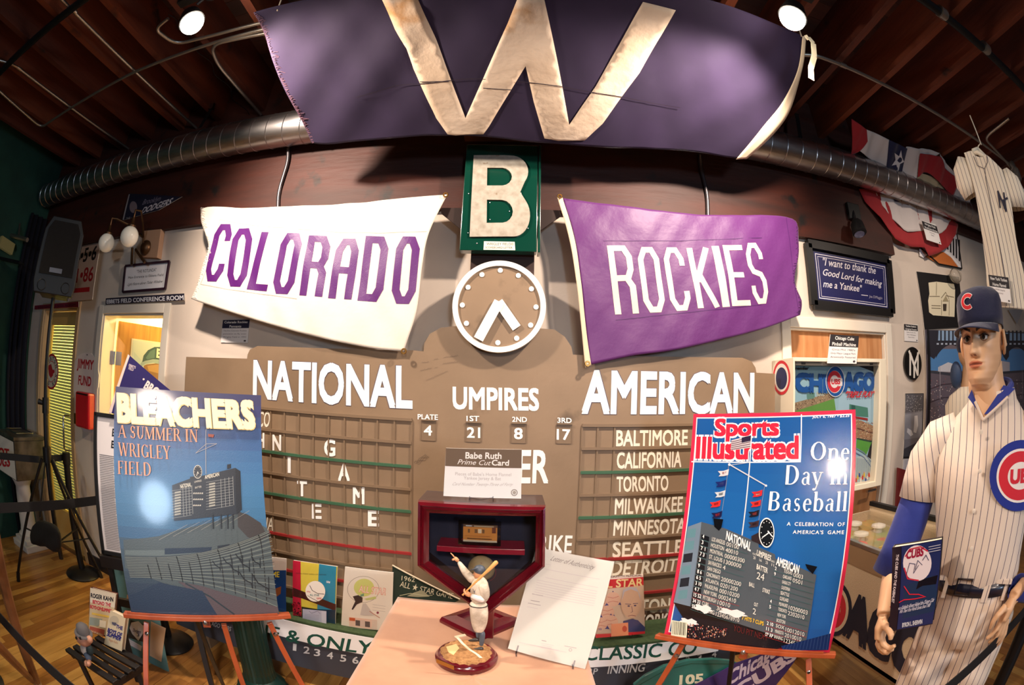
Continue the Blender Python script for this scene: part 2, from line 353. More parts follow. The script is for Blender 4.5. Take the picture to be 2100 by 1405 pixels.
class Pic:
    """flat print on a plane: coloured shapes in thin layers; coordinates are pixels of the photograph (optionally of a magnified crop)"""
    def __init__(s, P, crop=None, n=0.0012, step=0.00022, fold=None):
        s.P = P; s.mb = MB(); s.n = n; s.step = step; s.crop = crop; s.fold = fold
    def _u(s, q):
        x, y = q
        if s.crop: x, y = s.crop[0] + x / s.crop[2], s.crop[1] + y / s.crop[2]
        return s.P.uv(x, y)
    def raw(s, uv, faces, col, lift=None):
        n = s.n; s.n += s.step if lift is None else lift
        if s.fold: s.mb.add([s.P.p(u, v, n + s.fold(u, v)) for u, v in uv], faces, 0, col)
        else: s.mb.add([s.P.p(u, v, n) for u, v in uv], faces, 0, col)
        return s
    def poly(s, pts, col, lift=None):
        uv = [s._u(p) for p in pts]; return s.polyuv(uv, col, lift)
    def polyuv(s, uv, col, lift=None):
        tris = tessellate_polygon([[V((u, v, 0)) for u, v in uv]])
        out = []
        for t in tris:
            a, b, c = (uv[i] for i in t)
            out.append(tuple(t) if (b[0] - a[0]) * (c[1] - a[1]) - (c[0] - a[0]) * (b[1] - a[1]) > 0 else tuple(t)[::-1])
        return s.raw(uv, out, col, lift)
    def grad(s, c4, cols, lift=None):
        """artwork printed in bands from top to bottom inside four corners"""
        tl, tr, br, bl = [s._u(p) for p in c4]; n = len(cols)
        for i, c in enumerate(cols):
            a, b = i / n, (i + 1) / n; L = lambda p, q, t: (p[0] + (q[0] - p[0]) * t, p[1] + (q[1] - p[1]) * t)
            s.raw([L(tl, bl, b), L(tr, br, b), L(tr, br, a), L(tl, bl, a)], [(0, 1, 2, 3)], c, 0)
        s.n += s.step; return s
    def line(s, pts, w, col, closed=False, lift=None):
        uv = [s._u(p) for p in pts]; vs, fs = stroke(uv, w, closed); return s.raw(vs, fs, col, lift)
    def disc(s, c, r, col, n=28, r2=None, inner=0.0):
        """ellipse by centre and a point offset (pixels): r = horizontal, r2 = vertical"""
        r2 = r2 or r
        if inner:
            o = [s._u((c[0] + r * math.cos(2 * PI * i / n), c[1] + r2 * math.sin(-2 * PI * i / n))) for i in range(n)]
            q = [s._u((c[0] + r * inner * math.cos(2 * PI * i / n), c[1] + r2 * inner * math.sin(-2 * PI * i / n))) for i in range(n)]
            return s.raw(o + q, [(i, (i + 1) % n, n + (i + 1) % n, n + i) for i in range(n)], col)
        return s.poly([(c[0] + r * math.cos(2 * PI * i / n), c[1] - r2 * math.sin(2 * PI * i / n)) for i in range(n)], col)
    def text(s, body, p0, p1, pt, col, font='sans', bold=0.0, space=1.0, shear=0.0, lift=None, sub=0.0):
        """baseline from p0 to p1 (pixels); pt = where the top of a capital stands above p0"""
        vs, fs = glyphs(body, font, bold, space)
        if not vs: return s
        x0, x1 = min(v[0] for v in vs), max(v[0] for v in vs); H = 1.0 if font != 'sans' else .70
        if font == 'block':
            y0, y1 = min(v[1] for v in vs), max(v[1] for v in vs); vs = [(x, (y - y0) / (y1 - y0)) for x, y in vs]
        a, b, c = V(s._u(p0)), V(s._u(p1)), V(s._u(pt)); du = b - a; dv = c - a
        f = lambda x, y: a + du * ((x - x0) / (x1 - x0) + shear * y / H * .1) + dv * (y / H)
        uv = [tuple(f(x, y)) for x, y in vs]
        if s.fold or sub:
            bm = bmesh.new(); bv = [bm.verts.new((u, v, 0)) for u, v in uv]
            for q in fs:
                try: bm.faces.new([bv[i] for i in q])
                except Exception: pass
            bmesh.ops.triangulate(bm, faces=bm.faces[:])
            for _ in range(5):
                long = [e for e in bm.edges if e.calc_length() > (sub or .03)]
                if not long: break
                bmesh.ops.subdivide_edges(bm, edges=long, cuts=1); bmesh.ops.triangulate(bm, faces=bm.faces[:])
            bm.verts.index_update(); uv = [(v.co.x, v.co.y) for v in bm.verts]; fs = [tuple(v.index for v in q.verts) for q in bm.faces]; bm.free()
        return s.raw(uv, fs, col, lift)
    def done(s, name, mat_, parent, **k): return mk(name, s.mb, mat_, parent, **k)
def star(cx, cy, r, k=.4, rot=0, sy=1.0):
    return [(cx + (r if i % 2 == 0 else r * k) * math.sin(PI * i / 5 + rot), cy - sy * (r if i % 2 == 0 else r * k) * math.cos(PI * i / 5 + rot)) for i in range(10)]
PRINT = printmat('matte_print', .6); GLOSS = printmat('glossy_print', .22, coat=.3); SATIN = printmat('satin_print', .38, coat=.2); PAINT = printmat('painted_marks', .55, bump=.15)
BLACKM = mat('black_metal', (22, 22, 25), .45, .2); BLACKP = mat('black_plastic', (11, 11, 12), .5); WHITEP = mat('white_board', (235, 232, 226), .55)
CHROME = mat('chrome', (200, 200, 205), .2, 1.0); BRASS = mat('brass', (170, 130, 70), .35, 1.0)
def sign(name, corners, width=None, P=None, thick=.006, face=(240, 238, 235), label='', cat='sign', edge=None, group=None, crop=None, m=None, edgem=None):
    """thin board with printed face; returns (root, Pic)"""
    P = P or quad(corners, width)
    uv = [P.uv(*c) for c in corners]
    c = P.p(sum(u for u, v in uv) / 4, min(v for u, v in uv))
    r = root(name, c, label, cat, group)
    mb = MB(); mb.prism(P, [uv[3], uv[2], uv[1], uv[0]], 0, thick); mk('board', mb, edgem or mat('board_edge', (200, 198, 190), .6), r)
    pc = Pic(P, crop=crop, n=thick + .0006)
    pc.polyuv([uv[3], uv[2], uv[1], uv[0]], face)
    return r, pc
# ================================================================ room
YW = 2.32                                   # back wall
CREAM = mat('cream_wall_paint', (216, 202, 188), .7, col2=(208, 194, 180), scale=3, bump=.05, bscale=120)
TRIMW = mat('white_trim_paint', (228, 220, 206), .45)
def seg(u0, u1, v0, v1, mb, y0=YW, y1=YW + .14): mb.box((u0, y0, v0), (u1, y1, v1))
D1 = (-4.08, -3.42, 2.08); D2 = (-2.99, -2.25, 2.03); D3 = (1.60, 2.50, 2.04)     # openings: x0, x1, head height
w_ = MB(); seg(-4.4, D1[0], 0, 2.7, w_); seg(D1[0], D1[1], D1[2], 2.7, w_); seg(D1[1], D2[0], 0, 2.7, w_); seg(D2[0], D2[1], D2[2], 2.7, w_)
seg(D2[1], D3[0], 0, 2.7, w_); seg(D3[0], D3[1], D3[2], 2.7, w_); seg(D3[1], 6.4, 0, 2.7, w_); seg(-4.4, 6.4, 2.7, 3.9, w_, YW + .02)
mk('wall_back', w_, CREAM, kind='structure')
GREEN = mat('dark_green_wall', (28, 74, 62), .8, col2=(22, 58, 50), scale=4)
mk('wall_left', MB().box((-4.52, -4.2, 0), (-4.40, YW + .14, 3.9)), GREEN, kind='structure')
mk('wall_right', MB().box((6.4, -4.2, 0), (6.52, YW + .14, 3.9)), CREAM, kind='structure')
wr = MB(); wr.box((-4.52, -4.32, 0), (.7, -4.2, 3.9)); wr.box((1.9, -4.32, 0), (6.52, -4.2, 3.9)); wr.box((.7, -4.32, 0), (1.9, -4.2, 1.3)); wr.box((.7, -4.32, 2.8), (1.9, -4.2, 3.9))
mk('wall_rear', wr, mat('rear_wall_paint', (120, 105, 92), .8), kind='structure')
# floor boards laid towards the wall
fl = mk('floor', MB().box((-4.52, -4.3, -.06), (6.5, YW + .14, -.004)), mat('subfloor', (70, 40, 20), .8), kind='structure')
FW = [mat('oak_board_' + n, c, .32, col2=c2, scale=3.2, stretch=(9, .7, 1), bump=.12, bscale=14, lo=.3, hi=.72, coat=.12) for n, c, c2 in
      (('honey', (190, 140, 74), (156, 110, 52)), ('amber', (174, 122, 60), (138, 92, 42)), ('pale', (200, 154, 86), (168, 124, 62)), ('russet', (156, 104, 50), (122, 78, 36)))]
pm = []
for m in FW:
    me = bpy.data.meshes.new('plank'); b = MB().box((-.5, -.5, -.5), (.5, .5, .5)); me.from_pydata(b.v, [], b.f); me.materials.append(m); pm.append(me)
LOC['floor'] = LOC[fl.name]; cnt = 0; bw = .0745
x = -4.38
while x < 3.0:
    y = .35 if x < -.4 or x > .3 else 1.3
    if x > 1.2: y = .2
    first = True
    while y < YW:
        l = random.uniform(.8, 1.5) if not first else random.uniform(.4, 1.3); first = False
        y1 = min(YW, y + l)
        if YW - y1 < .25: y1 = YW
        o = bpy.data.objects.new('plank', random.choice(pm)); COL.objects.link(o); o.parent = fl
        o.scale = (bw - .0016, y1 - y - .0016, .02); o.location = V((x + bw / 2, (y + y1) / 2, -.0085 + random.uniform(-.0006, .0006))) - LOC['floor']; cnt += 1; y = y1
    x += bw
fr = MB(); fr.box((-4.5, -4.2, -.004), (-4.38, YW, .0)); fr.box((-4.38, -4.2, -.004), (3.0, .2, .0)); fr.box((3.0, -4.2, -.004), (6.4, YW, .0)); fr.box((-.4, .2, -.004), (.3, 1.3, 0)); fr.box((-4.38, .2, -.004), (-.4, .35, 0)); fr.box((.3, .2, -.004), (1.25, .35, 0))
mk('board_field', fr, FW[1], fl, kind='stuff')
# beyond the openings
YEL = mat('pale_yellow_paint', (236, 222, 168), .7)
bk = MB(); bk.box((-4.3, 3.95, 0), (-1.7, 4.05, 2.6)); bk.box((-2.18, YW + .14, 0), (-2.10, 4.0, 2.6)); bk.box((-3.30, YW + .14, 0), (-3.2, 4.0, 2.6)); bk.box((-4.6, YW + .14, 0), (-4.5, 4.0, 2.6))
mk('wall_conference', bk, YEL, kind='structure')
mk('ceiling_conference', MB().box((-4.6, YW + .14, 2.42), (-1.7, 4.05, 2.5)), YEL, kind='structure')
mk('floor_conference', MB().box((-4.6, YW + .14, -.06), (-1.7, 4.05, -.002)), FW[0], kind='structure')
# girder over the wall
OLDW = dict(rough=.62, scale=2.6, bump=.35, bscale=9, lo=.3, hi=.75)
mk('beam', MB().box((-4.4, 2.275, 2.6), (2.68, YW + .015, 3.70)), mat('old_girder_wood', (74, 27, 12), col2=(40, 15, 8), stretch=(.5, 1, 3), dirt=((22, 14, 12), 5.0, .63), **OLDW), kind='structure')
mk('trim_5', MB().box((2.68, 2.29, 2.98), (6.4, YW + .015, 3.70)), MATS['old_girder_wood'], kind='structure')
mk('trim_1', MB().box((-.30, 2.20, 3.02), (.33, 2.275, 3.065)), mat('raw_pine_cleat', (120, 74, 44), .7), kind='structure')
mk('pillar', MB().box((-.225, 2.262, 0), (.095, YW + .01, 2.6)), mat('dark_post_wood', (52, 26, 20), .6), kind='structure')
# ceiling: deck, boards and joists
ce = mk('ceiling', MB().box((-4.5, -4.3, 3.74), (6.5, YW + .14, 3.8)), mat('dark_deck', (40, 22, 16), .9), kind='structure')
JW = [mat('old_joist_wood_' + str(i), a, col2=b, stretch=(3, .35, 3), dirt=((26, 15, 12), 4.0, .66), **OLDW) for i, (a, b) in enumerate((((118, 52, 26), (66, 28, 16)), ((102, 42, 20), (56, 24, 14)), ((130, 62, 32), (78, 34, 20))))]
DW = [mat('old_deck_wood_' + str(i), a, col2=b, stretch=(.35, 3, 3), **OLDW) for i, (a, b) in enumerate((((78, 38, 24), (42, 22, 16)), ((66, 31, 20), (36, 20, 15))))]
step = .2175 * 1.76
for k in range(-11, 17):
    xj = (.995 + .2175 * (k - 4)) * 1.76 - .02
    o = mk('joist', MB().box((xj - .025, -3.2, 3.40), (xj + .025, 2.274, 3.70)), JW[k % 3], ce)
y = -1.5; k = 0
while y < YW:
    mk('deck_board', MB().box((-4.4, y, 3.70), (5.4, min(y + .137, YW), 3.735)), DW[k % 2], ce); y += .14; k += 1
# doors
def casing(n, D, wv=.065, y=YW, d=.016, mat_=None):
    m = MB(); x0, x1, h = D
    m.box((x0 - wv, y - d, 0), (x0, y + .002, h + wv)); m.box((x1, y - d, 0), (x1 + wv, y + .002, h + wv)); m.box((x0, y - d, h), (x1, y + .002, h + wv))
    m.box((x0 - .002, y, 0), (x0 + .014, y + .14, h)); m.box((x1 - .014, y, 0), (x1 + .002, y + .14, h)); m.box((x0, y, h - .014), (x1, y + .14, h))
    return mk('trim_%d' % n, m, mat_ or TRIMW, kind='structure', bevel=.004)
casing(2, D1, .05, mat_=mat('tan_door_casing', (196, 168, 130), .45)); casing(3, D2); casing(4, D3)
# door 1: glass door with blinds
d1 = mk('door_1', MB().box((D1[0] + .02, YW + .05, .02), (D1[0] + .09, YW + .09, 2.06)).box((D1[1] - .07, YW + .05, .02), (D1[1] - .016, YW + .09, 2.06)).box((D1[0] + .09, YW + .05, 1.95), (D1[1] - .07, YW + .09, 2.06)).box((D1[0] + .09, YW + .05, .02), (D1[1] - .07, YW + .09, .36)), mat('golden_door_wood', (206, 168, 100), .4), kind='structure')
mk('pane', MB().box((D1[0] + .09, YW + .062, .36), (D1[1] - .07, YW + .068, 1.95)), glassmat('clear_glass', (235, 240, 225)), d1)
bl = MB()
for i in range(62): bl.box((D1[0] + .10, YW + .082, .37 + i * .0255), (D1[1] - .08, YW + .094, .37 + i * .0255 + .0205))
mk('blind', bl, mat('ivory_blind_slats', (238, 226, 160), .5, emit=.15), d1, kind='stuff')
h = MB(); h.tube([(D1[1] - .10, YW + .05, 1.22), (D1[1] - .10, YW - .02, 1.22), (D1[1] - .10, YW - .035, 1.20), (D1[1] - .10, YW - .035, .96), (D1[1] - .10, YW - .02, .94), (D1[1] - .10, YW + .05, .94)], .009)
mk('handle', h, CHROME, d1, smooth=True)
# door 2: wooden leaf standing open into the yellow room
ang = math.radians(60)
hx = D2[0] + .03; dv = V((math.cos(ang), math.sin(ang), 0)); DP = Plane((hx + .01, YW + .15, 0), dv, (0, 0, 1))
d2 = mk('door_2', MB().slab(DP, .0, .82, .01, 2.0, -.04, 0), mat('oak_veneer', (214, 160, 92), .4, col2=(196, 140, 76), scale=4, stretch=(12, 12, .8)), kind='structure')
for z in (.25, 1.0, 1.72):
    hg = MB(); hg.slab(DP, -.012, .05, z - .05, z + .05, 0, .004); hg.slab(DP, -.055, -.012, z - .05, z + .05, .0, .004); hg.tube([DP.p(-.012, z - .05, .006), DP.p(-.012, z + .05, .006)], .008)
    mk('hinge', hg, CHROME, d2)
# door 3: closed veneer door
d3 = mk('door_3', MB().box((D3[0] + .016, YW + .03, .01), (D3[1] - .016, YW + .07, 2.025)), mat('birch_veneer', (204, 148, 100), .4, col2=(186, 128, 82), scale=3, stretch=(9, 9, .7), lo=.4, hi=.6), kind='structure')
mk('door_handle', MB().tube([(2.4, YW + .03, 1.0), (2.4, YW - .03, 1.0), (2.31, YW - .035, 1.0)], .01), CHROME, d3)
m = MB(); m.box((D1[1] + .05, YW - .014, 0), (D2[0] - .065, YW, .11)); mk('baseboard_left', m, mat('dark_baseboard', (36, 32, 34), .5), kind='structure')
m = MB(); m.box((D2[1] + .065, YW - .014, 0), (1.53, YW, .11)); m.box((2.57, YW - .014, 0), (6.4, YW, .11)); mk('baseboard_back', m, MATS['dark_baseboard'], kind='structure')
# dark drape column in the left corner
m = MB(); m.grid(lambda s, t: (-4.35 + .025 * math.sin(s * 24), 2.02 + .26 * s, .02 + 2.9 * t), 40, 2)
mk('curtain', m, mat('navy_black_drape', (20, 20, 34), .8), label='dark navy drape hanging in the left corner beside the glass door', cat='curtain', solid=.006, smooth=True)
# ================================================================ duct, pipes, conduits
GALV = mat('galvanised_steel', (214, 210, 210), .34, 1.0, col2=(150, 150, 156), scale=5, stretch=(1, 5, 5), lo=.3, hi=.8)
du = root('ventilation_duct', (0, 2.15, 3.0), 'round galvanised spiral duct running along the wooden beam', 'duct')
DY, DZ, DR = 2.15, EYE.z + 1.485, .1103
for i, (a, b) in enumerate(((-4.35, -2.0), (-2.0, .3), (.3, 2.6), (2.6, 4.9))):
    mk('duct_section', MB().tube([(a, DY, DZ), (b, DY, DZ)], DR, 40, cap=(i in (0, 3)), up=(0, 0, 1)), GALV, du, smooth=True)
for i in range(78):
    xs = -4.3 + i * .118
    if -1.1 < xs < 1.0: continue
    n = 28; mk('duct_seam', MB().tube([(xs + .016 * math.sin(2 * PI * k / n), DY + (DR + .001) * math.cos(2 * PI * k / n), DZ + (DR + .001) * math.sin(2 * PI * k / n)) for k in range(n + 1)], .0028, 5, cap=False), GALV, du, smooth=True)
STEEL = mat('conduit_steel', (176, 168, 158), .38, .9); BPIPE = mat('black_iron_pipe', (20, 19, 20), .5, .3)
def pipe(name, pts, r, m, label, parts=(), cat='pipe', group=None, n=10):
    P = [V(p) for p in pts]; out = [P[0]]
    for i in range(1, len(P) - 1):          # rounded elbows
        a, b, c = P[i - 1], P[i], P[i + 1]; d = min(.09, (a - b).length * .45, (c - b).length * .45)
        p, q = b + (a - b).normalized() * d, b + (c - b).normalized() * d
        for k in range(6): t = k / 5; out.append(p * (1 - t) ** 2 + b * 2 * t * (1 - t) + q * t * t)
    out.append(P[-1])
    r0 = root(name, out[0], label, cat, group); mk('tube', MB().tube(out, r, n), m, r0, smooth=True)
    for q in parts: mk('coupling', MB().tube([V(q[0]) - V(q[1]) * .025, V(q[0]) + V(q[1]) * .025], r * 1.35, n), q[2] if len(q) > 2 else m, r0, smooth=True)
    return r0
zc = 3.36
X1 = (1, 0, 0); Y1 = (0, 1, 0)
L0 = at(0, 195, Z=zc); L1 = at(80, 250, Z=zc); L2 = at(275, 148, Z=zc); L3 = at(520, 52, Z=zc)
pipe('ceiling_conduit', [at(-30, 160, Z=zc), at(85, 262, Z=zc), L2, at(540, 60, Z=zc), at(900, 20, Z=zc)], .011, STEEL, 'long thin steel conduit crossing the left joists past the left lamp')
pipe('ceiling_conduit', [at(345, 38, Z=zc + .02), at(318, 60, Z=zc), at(360, 92, Z=zc), at(440, 72, Z=zc + .015), at(540, 46, Z=zc + .015)], .011, STEEL, 'hooked steel conduit looping beneath the left flood lamp')
pipe('ceiling_conduit', [at(560, 66, Z=zc - .01), at(432, 92, Z=zc - .01), at(445, 130, Z=zc), at(535, 235, Z=zc)], .011, STEEL, 'steel conduit bending down to the duct just left of the dark flag')
pipe('ceiling_conduit', [at(120, -8, Z=3.385), at(404, 264, Z=3.385)], .010, STEEL, 'straight steel conduit under the joist crossing the long conduit', parts=[(at(152, 22, Z=3.385), (at(404, 264, Z=3.385) - at(120, -8, Z=3.385)).normalized())])
pipe('ceiling_conduit', [at(-8, 122, Z=3.385), at(28, 132, Z=3.385), at(268, 308, Z=3.385)], .010, STEEL, 'straight steel conduit at the far left ending above the duct', parts=[(at(40, 141, Z=3.385), (at(268, 308, Z=3.385) - at(28, 132, Z=3.385)).normalized())])
pipe('ceiling_conduit', [at(1640, 112, Z=zc), at(1674, 114, Z=zc), at(1730, 135, Z=zc), at(2072, 338, Z=zc)], .0125, STEEL, 'long steel conduit running right from the flag across the joists', parts=[(at(1728, 134, Z=zc), X1)])
pipe('ceiling_conduit', [at(2069, 243, Z=zc + .03), at(2018, 283, Z=zc), at(2062, 330, Z=zc), at(2078, 352, Z=zc - .03)], .0115, STEEL, 'short bent steel conduit joining the long one near the hanging jersey')
jb = root('junction_box', at(2078, 352, Z=3.28), 'clear glass jar light on a steel fitting above the hanging jersey', 'light')
mk('fitting', MB().lathe(at(2078, 345, Z=3.31), [(.02, .06), (.035, .03), (.035, -.01), (.02, -.02)], 16), STEEL, jb, smooth=True)
mk('glass_jar', MB().lathe(at(2085, 357, Z=3.25), [(.03, .05), (.04, .03), (.04, -.05), (.02, -.07)], 16), mat('grey_glass', (120, 118, 112), .15, alpha=.6), jb, smooth=True)
bp = .42 * 1.70; 
pipe('sprinkler_pipe', [(-3.9, .70, 3.36), (-.2, .70, 3.36)], .028, BPIPE, 'thick black sprinkler pipe under the joists at the top left', n=14)
pipe('sprinkler_pipe', [(.9, .72, 3.36), (4.6, .74, 3.36)], .028, BPIPE, 'thick black sprinkler pipe under the joists at the top right', n=14,
     parts=[(at(1931, 26, Z=3.36), X1, STEEL), (at(2020, 98, Z=3.36), X1, STEEL)])
pipe('wall_conduit', [at(591, 298, Y=2.24), at(591, 330, Y=2.255), at(571, 396, Y=2.262), at(570, 430, Y=2.262)], .012, BPIPE and mat('dull_conduit', (96, 92, 96), .35, .8), 'grey conduit dropping from the duct behind the white banner')
pipe('wall_conduit', [at(1435, 318, Y=2.255), at(1437, 345, Y=2.262), at(1451, 400, Y=2.262), at(1452, 450, Y=2.262)], .012, MATS['dull_conduit'], 'grey conduit dropping from the duct behind the purple banner')
for (a, b, lab) in (((432, 225), (410, 262), 'metal hanger strap holding the left part of the duct'), ((1634, 235), (1642, 285), 'metal hanger strap holding the right part of the duct')):
    A = at(*a, Y=2.10); B = at(*b, Y=2.06); r_ = root('duct_hanger', B, lab, 'hanger'); mk('strap', MB().bar(A + V((0, 0, .0)), B, .03, .003, (0, 1, 0)), mat('black_strap', (40, 38, 40), .4, .6), r_); mk('clip', MB().box(tuple(A - V((.018, .012, .0))), tuple(A + V((.018, .012, .05)))), CHROME, r_)
m = MB(); n = 40; tag(mk('cable', MB().tube([at(345 + 165 * i / n + 6 * math.sin(i * .7), 30 + 210 * (i / n) ** 1.1, Z=3.39) for i in range(n + 1)], .0022, 5), BPIPE), 'thin black wire drooping along the joists left of the dark flag', 'cable')
# lamps
LAMPM = mat('glowing_lamp', (255, 246, 225), .5, emit=30)
def flood(c, lab, aim):
    r_ = root('flood_lamp', c + V((0, 0, .25)), lab, 'lamp', 'bright flood lamps under the joists')
    d = (V(aim) - c).normalized()
    mk('mounting_bar', MB().box((c.x - .22, c.y - .025, 3.372), (c.x + .22, c.y + .025, 3.3995)), BPIPE, r_); mk('canopy', MB().lathe((c.x, c.y, 3.335), [(.02, 0), (.05, .02), (.05, .037)], 20), BPIPE, r_, smooth=True)
    mk('stem', MB().tube([c + V((0, 0, .22)), c + V((0, 0, .08)) - d * .09], .009), BPIPE, r_, smooth=True)
    mk('housing', MB().lathe(c - d * .12, [(.02, 0), (.05, .02), (.062, .07), (.066, .10)], 24, axis=tuple(d), cap=True), BPIPE, r_, smooth=True)
    mk('bulb', MB().ball(c - d * .015, .060, 24), LAMPM, r_, smooth=True)
flood(LAMP_L + V((0, -.0, 0)), 'glowing flood lamp above the left end of the duct', (-.6, 1.2, 1.8))
flood(LAMP_R + V((0, -.0, 0)), 'glowing flood lamp beside the right corner of the dark flag', (.5, 1.2, 1.8))
# ================================================================ scoreboard
DRAB = mat('drab_board_paint', (144, 121, 97), .5, col2=(126, 105, 83), scale=2.5, dirt=((70, 56, 42), 2.2, .66), bump=.08, bscale=30)
DRABB = mat('drab_rail_paint', (126, 105, 83), .5); RAILG = mat('green_rail_paint', (58, 98, 72), .5); RAILR = mat('red_rail_paint', (150, 40, 40), .5)
SB = front(2.20); C1 = (380, 680, 2.702); C2 = (820, 640, 3.345); C3 = (1160, 680, 2.702)
def cu(P, crop, x, y): return P.uv(crop[0] + x / crop[2], crop[1] + y / crop[2])
sb = root('scoreboard', (-.25, 2.2, 0), 'big drab baseball scoreboard with NATIONAL and AMERICAN columns and arched top', 'scoreboard')
zb = .50
out = [cu(SB, C1, 5, 140), cu(SB, C1, 342, 150), cu(SB, C1, 345, 128), cu(SB, C1, 358, 100), cu(SB, C1, 400, 80), cu(SB, C1, 1180, 105), cu(SB, C2, 90, 262), cu(SB, C2, 163, 270), cu(SB, C2, 168, 215),
       cu(SB, C2, 205, 150), cu(SB, C2, 280, 108), cu(SB, C2, 370, 97), cu(SB, C2, 960, 112), cu(SB, C2, 1060, 120), cu(SB, C2, 1130, 168), cu(SB, C2, 1178, 240), cu(SB, C2, 1187, 292), cu(SB, C3, 130, 132), cu(SB, C3, 980, 145), cu(SB, C3, 1030, 165), cu(SB, C3, 1052, 200), cu(SB, C3, 1057, 228), cu(SB, C3, 1160, 234)]
out = out + [(out[-1][0], zb), (out[0][0], zb)]
mk('panel', MB().prism(SB, out, -.03, 0), DRAB, sb)
# rails
RY = [491, 614, 745, 870, 993, 1113, 1231]
vl = [cu(SB, C1, 1250, y)[1] for y in RY]; vr = [cu(SB, C3, 84, y)[1] for y in (517, 650, 783, 910, 1035, 1155, 1262)]
rows = [(a + b) / 2 for a, b in zip(vl, vr)]
rp = rows[5] - rows[6]; rows += [rows[6] - rp * .95, rows[6] - rp * 1.9, rows[6] - rp * 2.85]
rm = [None, DRABB, RAILG, DRABB, RAILG, DRABB, RAILR, DRABB, RAILR, DRABB]
uL0, uL1 = out[0][0] + .03, SB.uv(843.7, 960)[0]; uR0, uR1 = SB.uv(1190.5, 960)[0], 1.40
for i, v in enumerate(rows):
    for (a, b) in ((uL0, uL1), (uR0, uR1)):
        mk('rail', MB().slab(SB, a, b, v - .007, v + .007, -.004, .012), rm[i] or DRABB, sb)
cw = (uL1 - SB.uv(556.5, 843)[0]) / 9.0
cols = [uL1 - cw * k for k in range(0, 13)]
for j, c in enumerate(cols + [uR0, SB.uv(1225, 900)[0], SB.uv(1259.5, 900)[0]]):
    lo = zb if j in (0, 3, 6, 9, 12) or j > 12 else rows[7]
    mk('divider', MB().slab(SB, c - .004, c + .004, lo, rows[0], -.003, .008), DRABB, sb)
for (x0, x1, y0, y1) in ((147, 248, 748, 875), (452, 558, 762, 885), (762, 868, 768, 893), (1073, 1180, 772, 898)):
    (a, b), (c, d) = cu(SB, C2, x0, y1), cu(SB, C2, x1, y0)
    m = MB(); m.slab(SB, a, c, b, d, -.002, .0015); m.slab(SB, a, c, d, d + .006, -.002, .012); m.slab(SB, a - .003, a, b, d, -.002, .004); m.slab(SB, c, c + .003, b, d, -.002, .004); m.slab(SB, a, c, b - .003, b, -.002, .004)
    mk('number_plate', m, DRABB, sb)
WHT = (250, 250, 248); NAV = (52, 56, 104)
def word(body, crop, p0, p1, pt, bold=.03, col=WHT, outline=None, n=.002, name='lettering', thick=None, space=1.0):
    pc = Pic(SB, crop, n=n)
    if outline: pc.text(body, p0, p1, pt, outline, bold=bold + .012, space=space)
    pc.text(body, p0, p1, pt, col, bold=bold, space=space)
    return pc.done(name, PAINT, sb, **({'solid': thick} if thick else {}))
word('NATIONAL', C1, (375, 362), (1260, 420), (379, 160), .042, outline=NAV); word('AMERICAN', C3, (88, 447), (1042, 441), (95, 216), .042, outline=NAV)
word('UMPIRES', C2, (362, 660), (955, 672), (362, 514), .036); word('BATTER', C2, (335, 1158), (1018, 1168), (340, 938), .03)
for body, p0, p1, pt in (('PLATE', (123, 735), (262, 739), (123, 700)), ('1ST', (457, 747), (545, 748), (457, 712)), ('2ND', (770, 752), (872, 755), (770, 718)), ('3RD', (1080, 758), (1178, 761), (1080, 724)),
                         ('4', (165, 845), (222, 846), (165, 778)), ('21', (460, 860), (552, 862), (460, 790)), ('8', (783, 869), (843, 870), (783, 795)), ('17', (1075, 873), (1168, 876), (1075, 802))):
    word(body, C2, p0, p1, pt, .025, n=.0035)
CREAMT = (240, 234, 218)
for body, p0, p1, pt in (('BALTIMORE', (278, 633), (675, 627), (280, 547)), ('CALIFORNIA', (282, 757), (640, 749), (284, 668)), ('TORONTO', (282, 886), (568, 879), (282, 803)), ('MILWAUKEE', (270, 1011), (645, 996), (274, 925)),
                         ('MINNESOTA', (262, 1129), (660, 1112), (268, 1047)), ('SEATTLE', (258, 1249), (645, 1231), (262, 1167)), ('DETROIT', (245, 1352), (612, 1330), (258, 1272))):
    word(body, C3, p0, p1, pt, .03, CREAMT)
C5 = (1180, 1000, 3.468); CZ = (820, 880, 2.677)
word('BOSTON', C5, (270, 903), (668, 880), (275, 805), .025, CREAMT); word('NEW YORK', C5, (235, 1010), (655, 985), (240, 915), .025, CREAMT)
word('STRIKE', CZ, (652, 672), (941, 680), (658, 575), .02); word('SAN FRANCISCO', C1, (160, 512), (467, 528), (165, 432), .02, CREAMT); word('PHILADELPHIA', C1, (200, 1086), (487, 1103), (205, 1016), .015, CREAMT)
for ch, x0, x1, y0, y1 in (('H', 400, 440, 560, 640), ('N', 485, 533, 572, 655), ('I', 569, 586, 695, 779), ('T', 621, 676, 828, 908), ('E', 703, 757, 954, 1033), ('G', 771, 833, 599, 686), ('A', 848, 913, 733, 822), ('M', 930, 994, 863, 951), ('E', 1013, 1074, 992, 1074)):
    word(ch, C1, (x0, y1), (x1, y1 + 2), (x0, y0), .045, n=.004, name='letter')
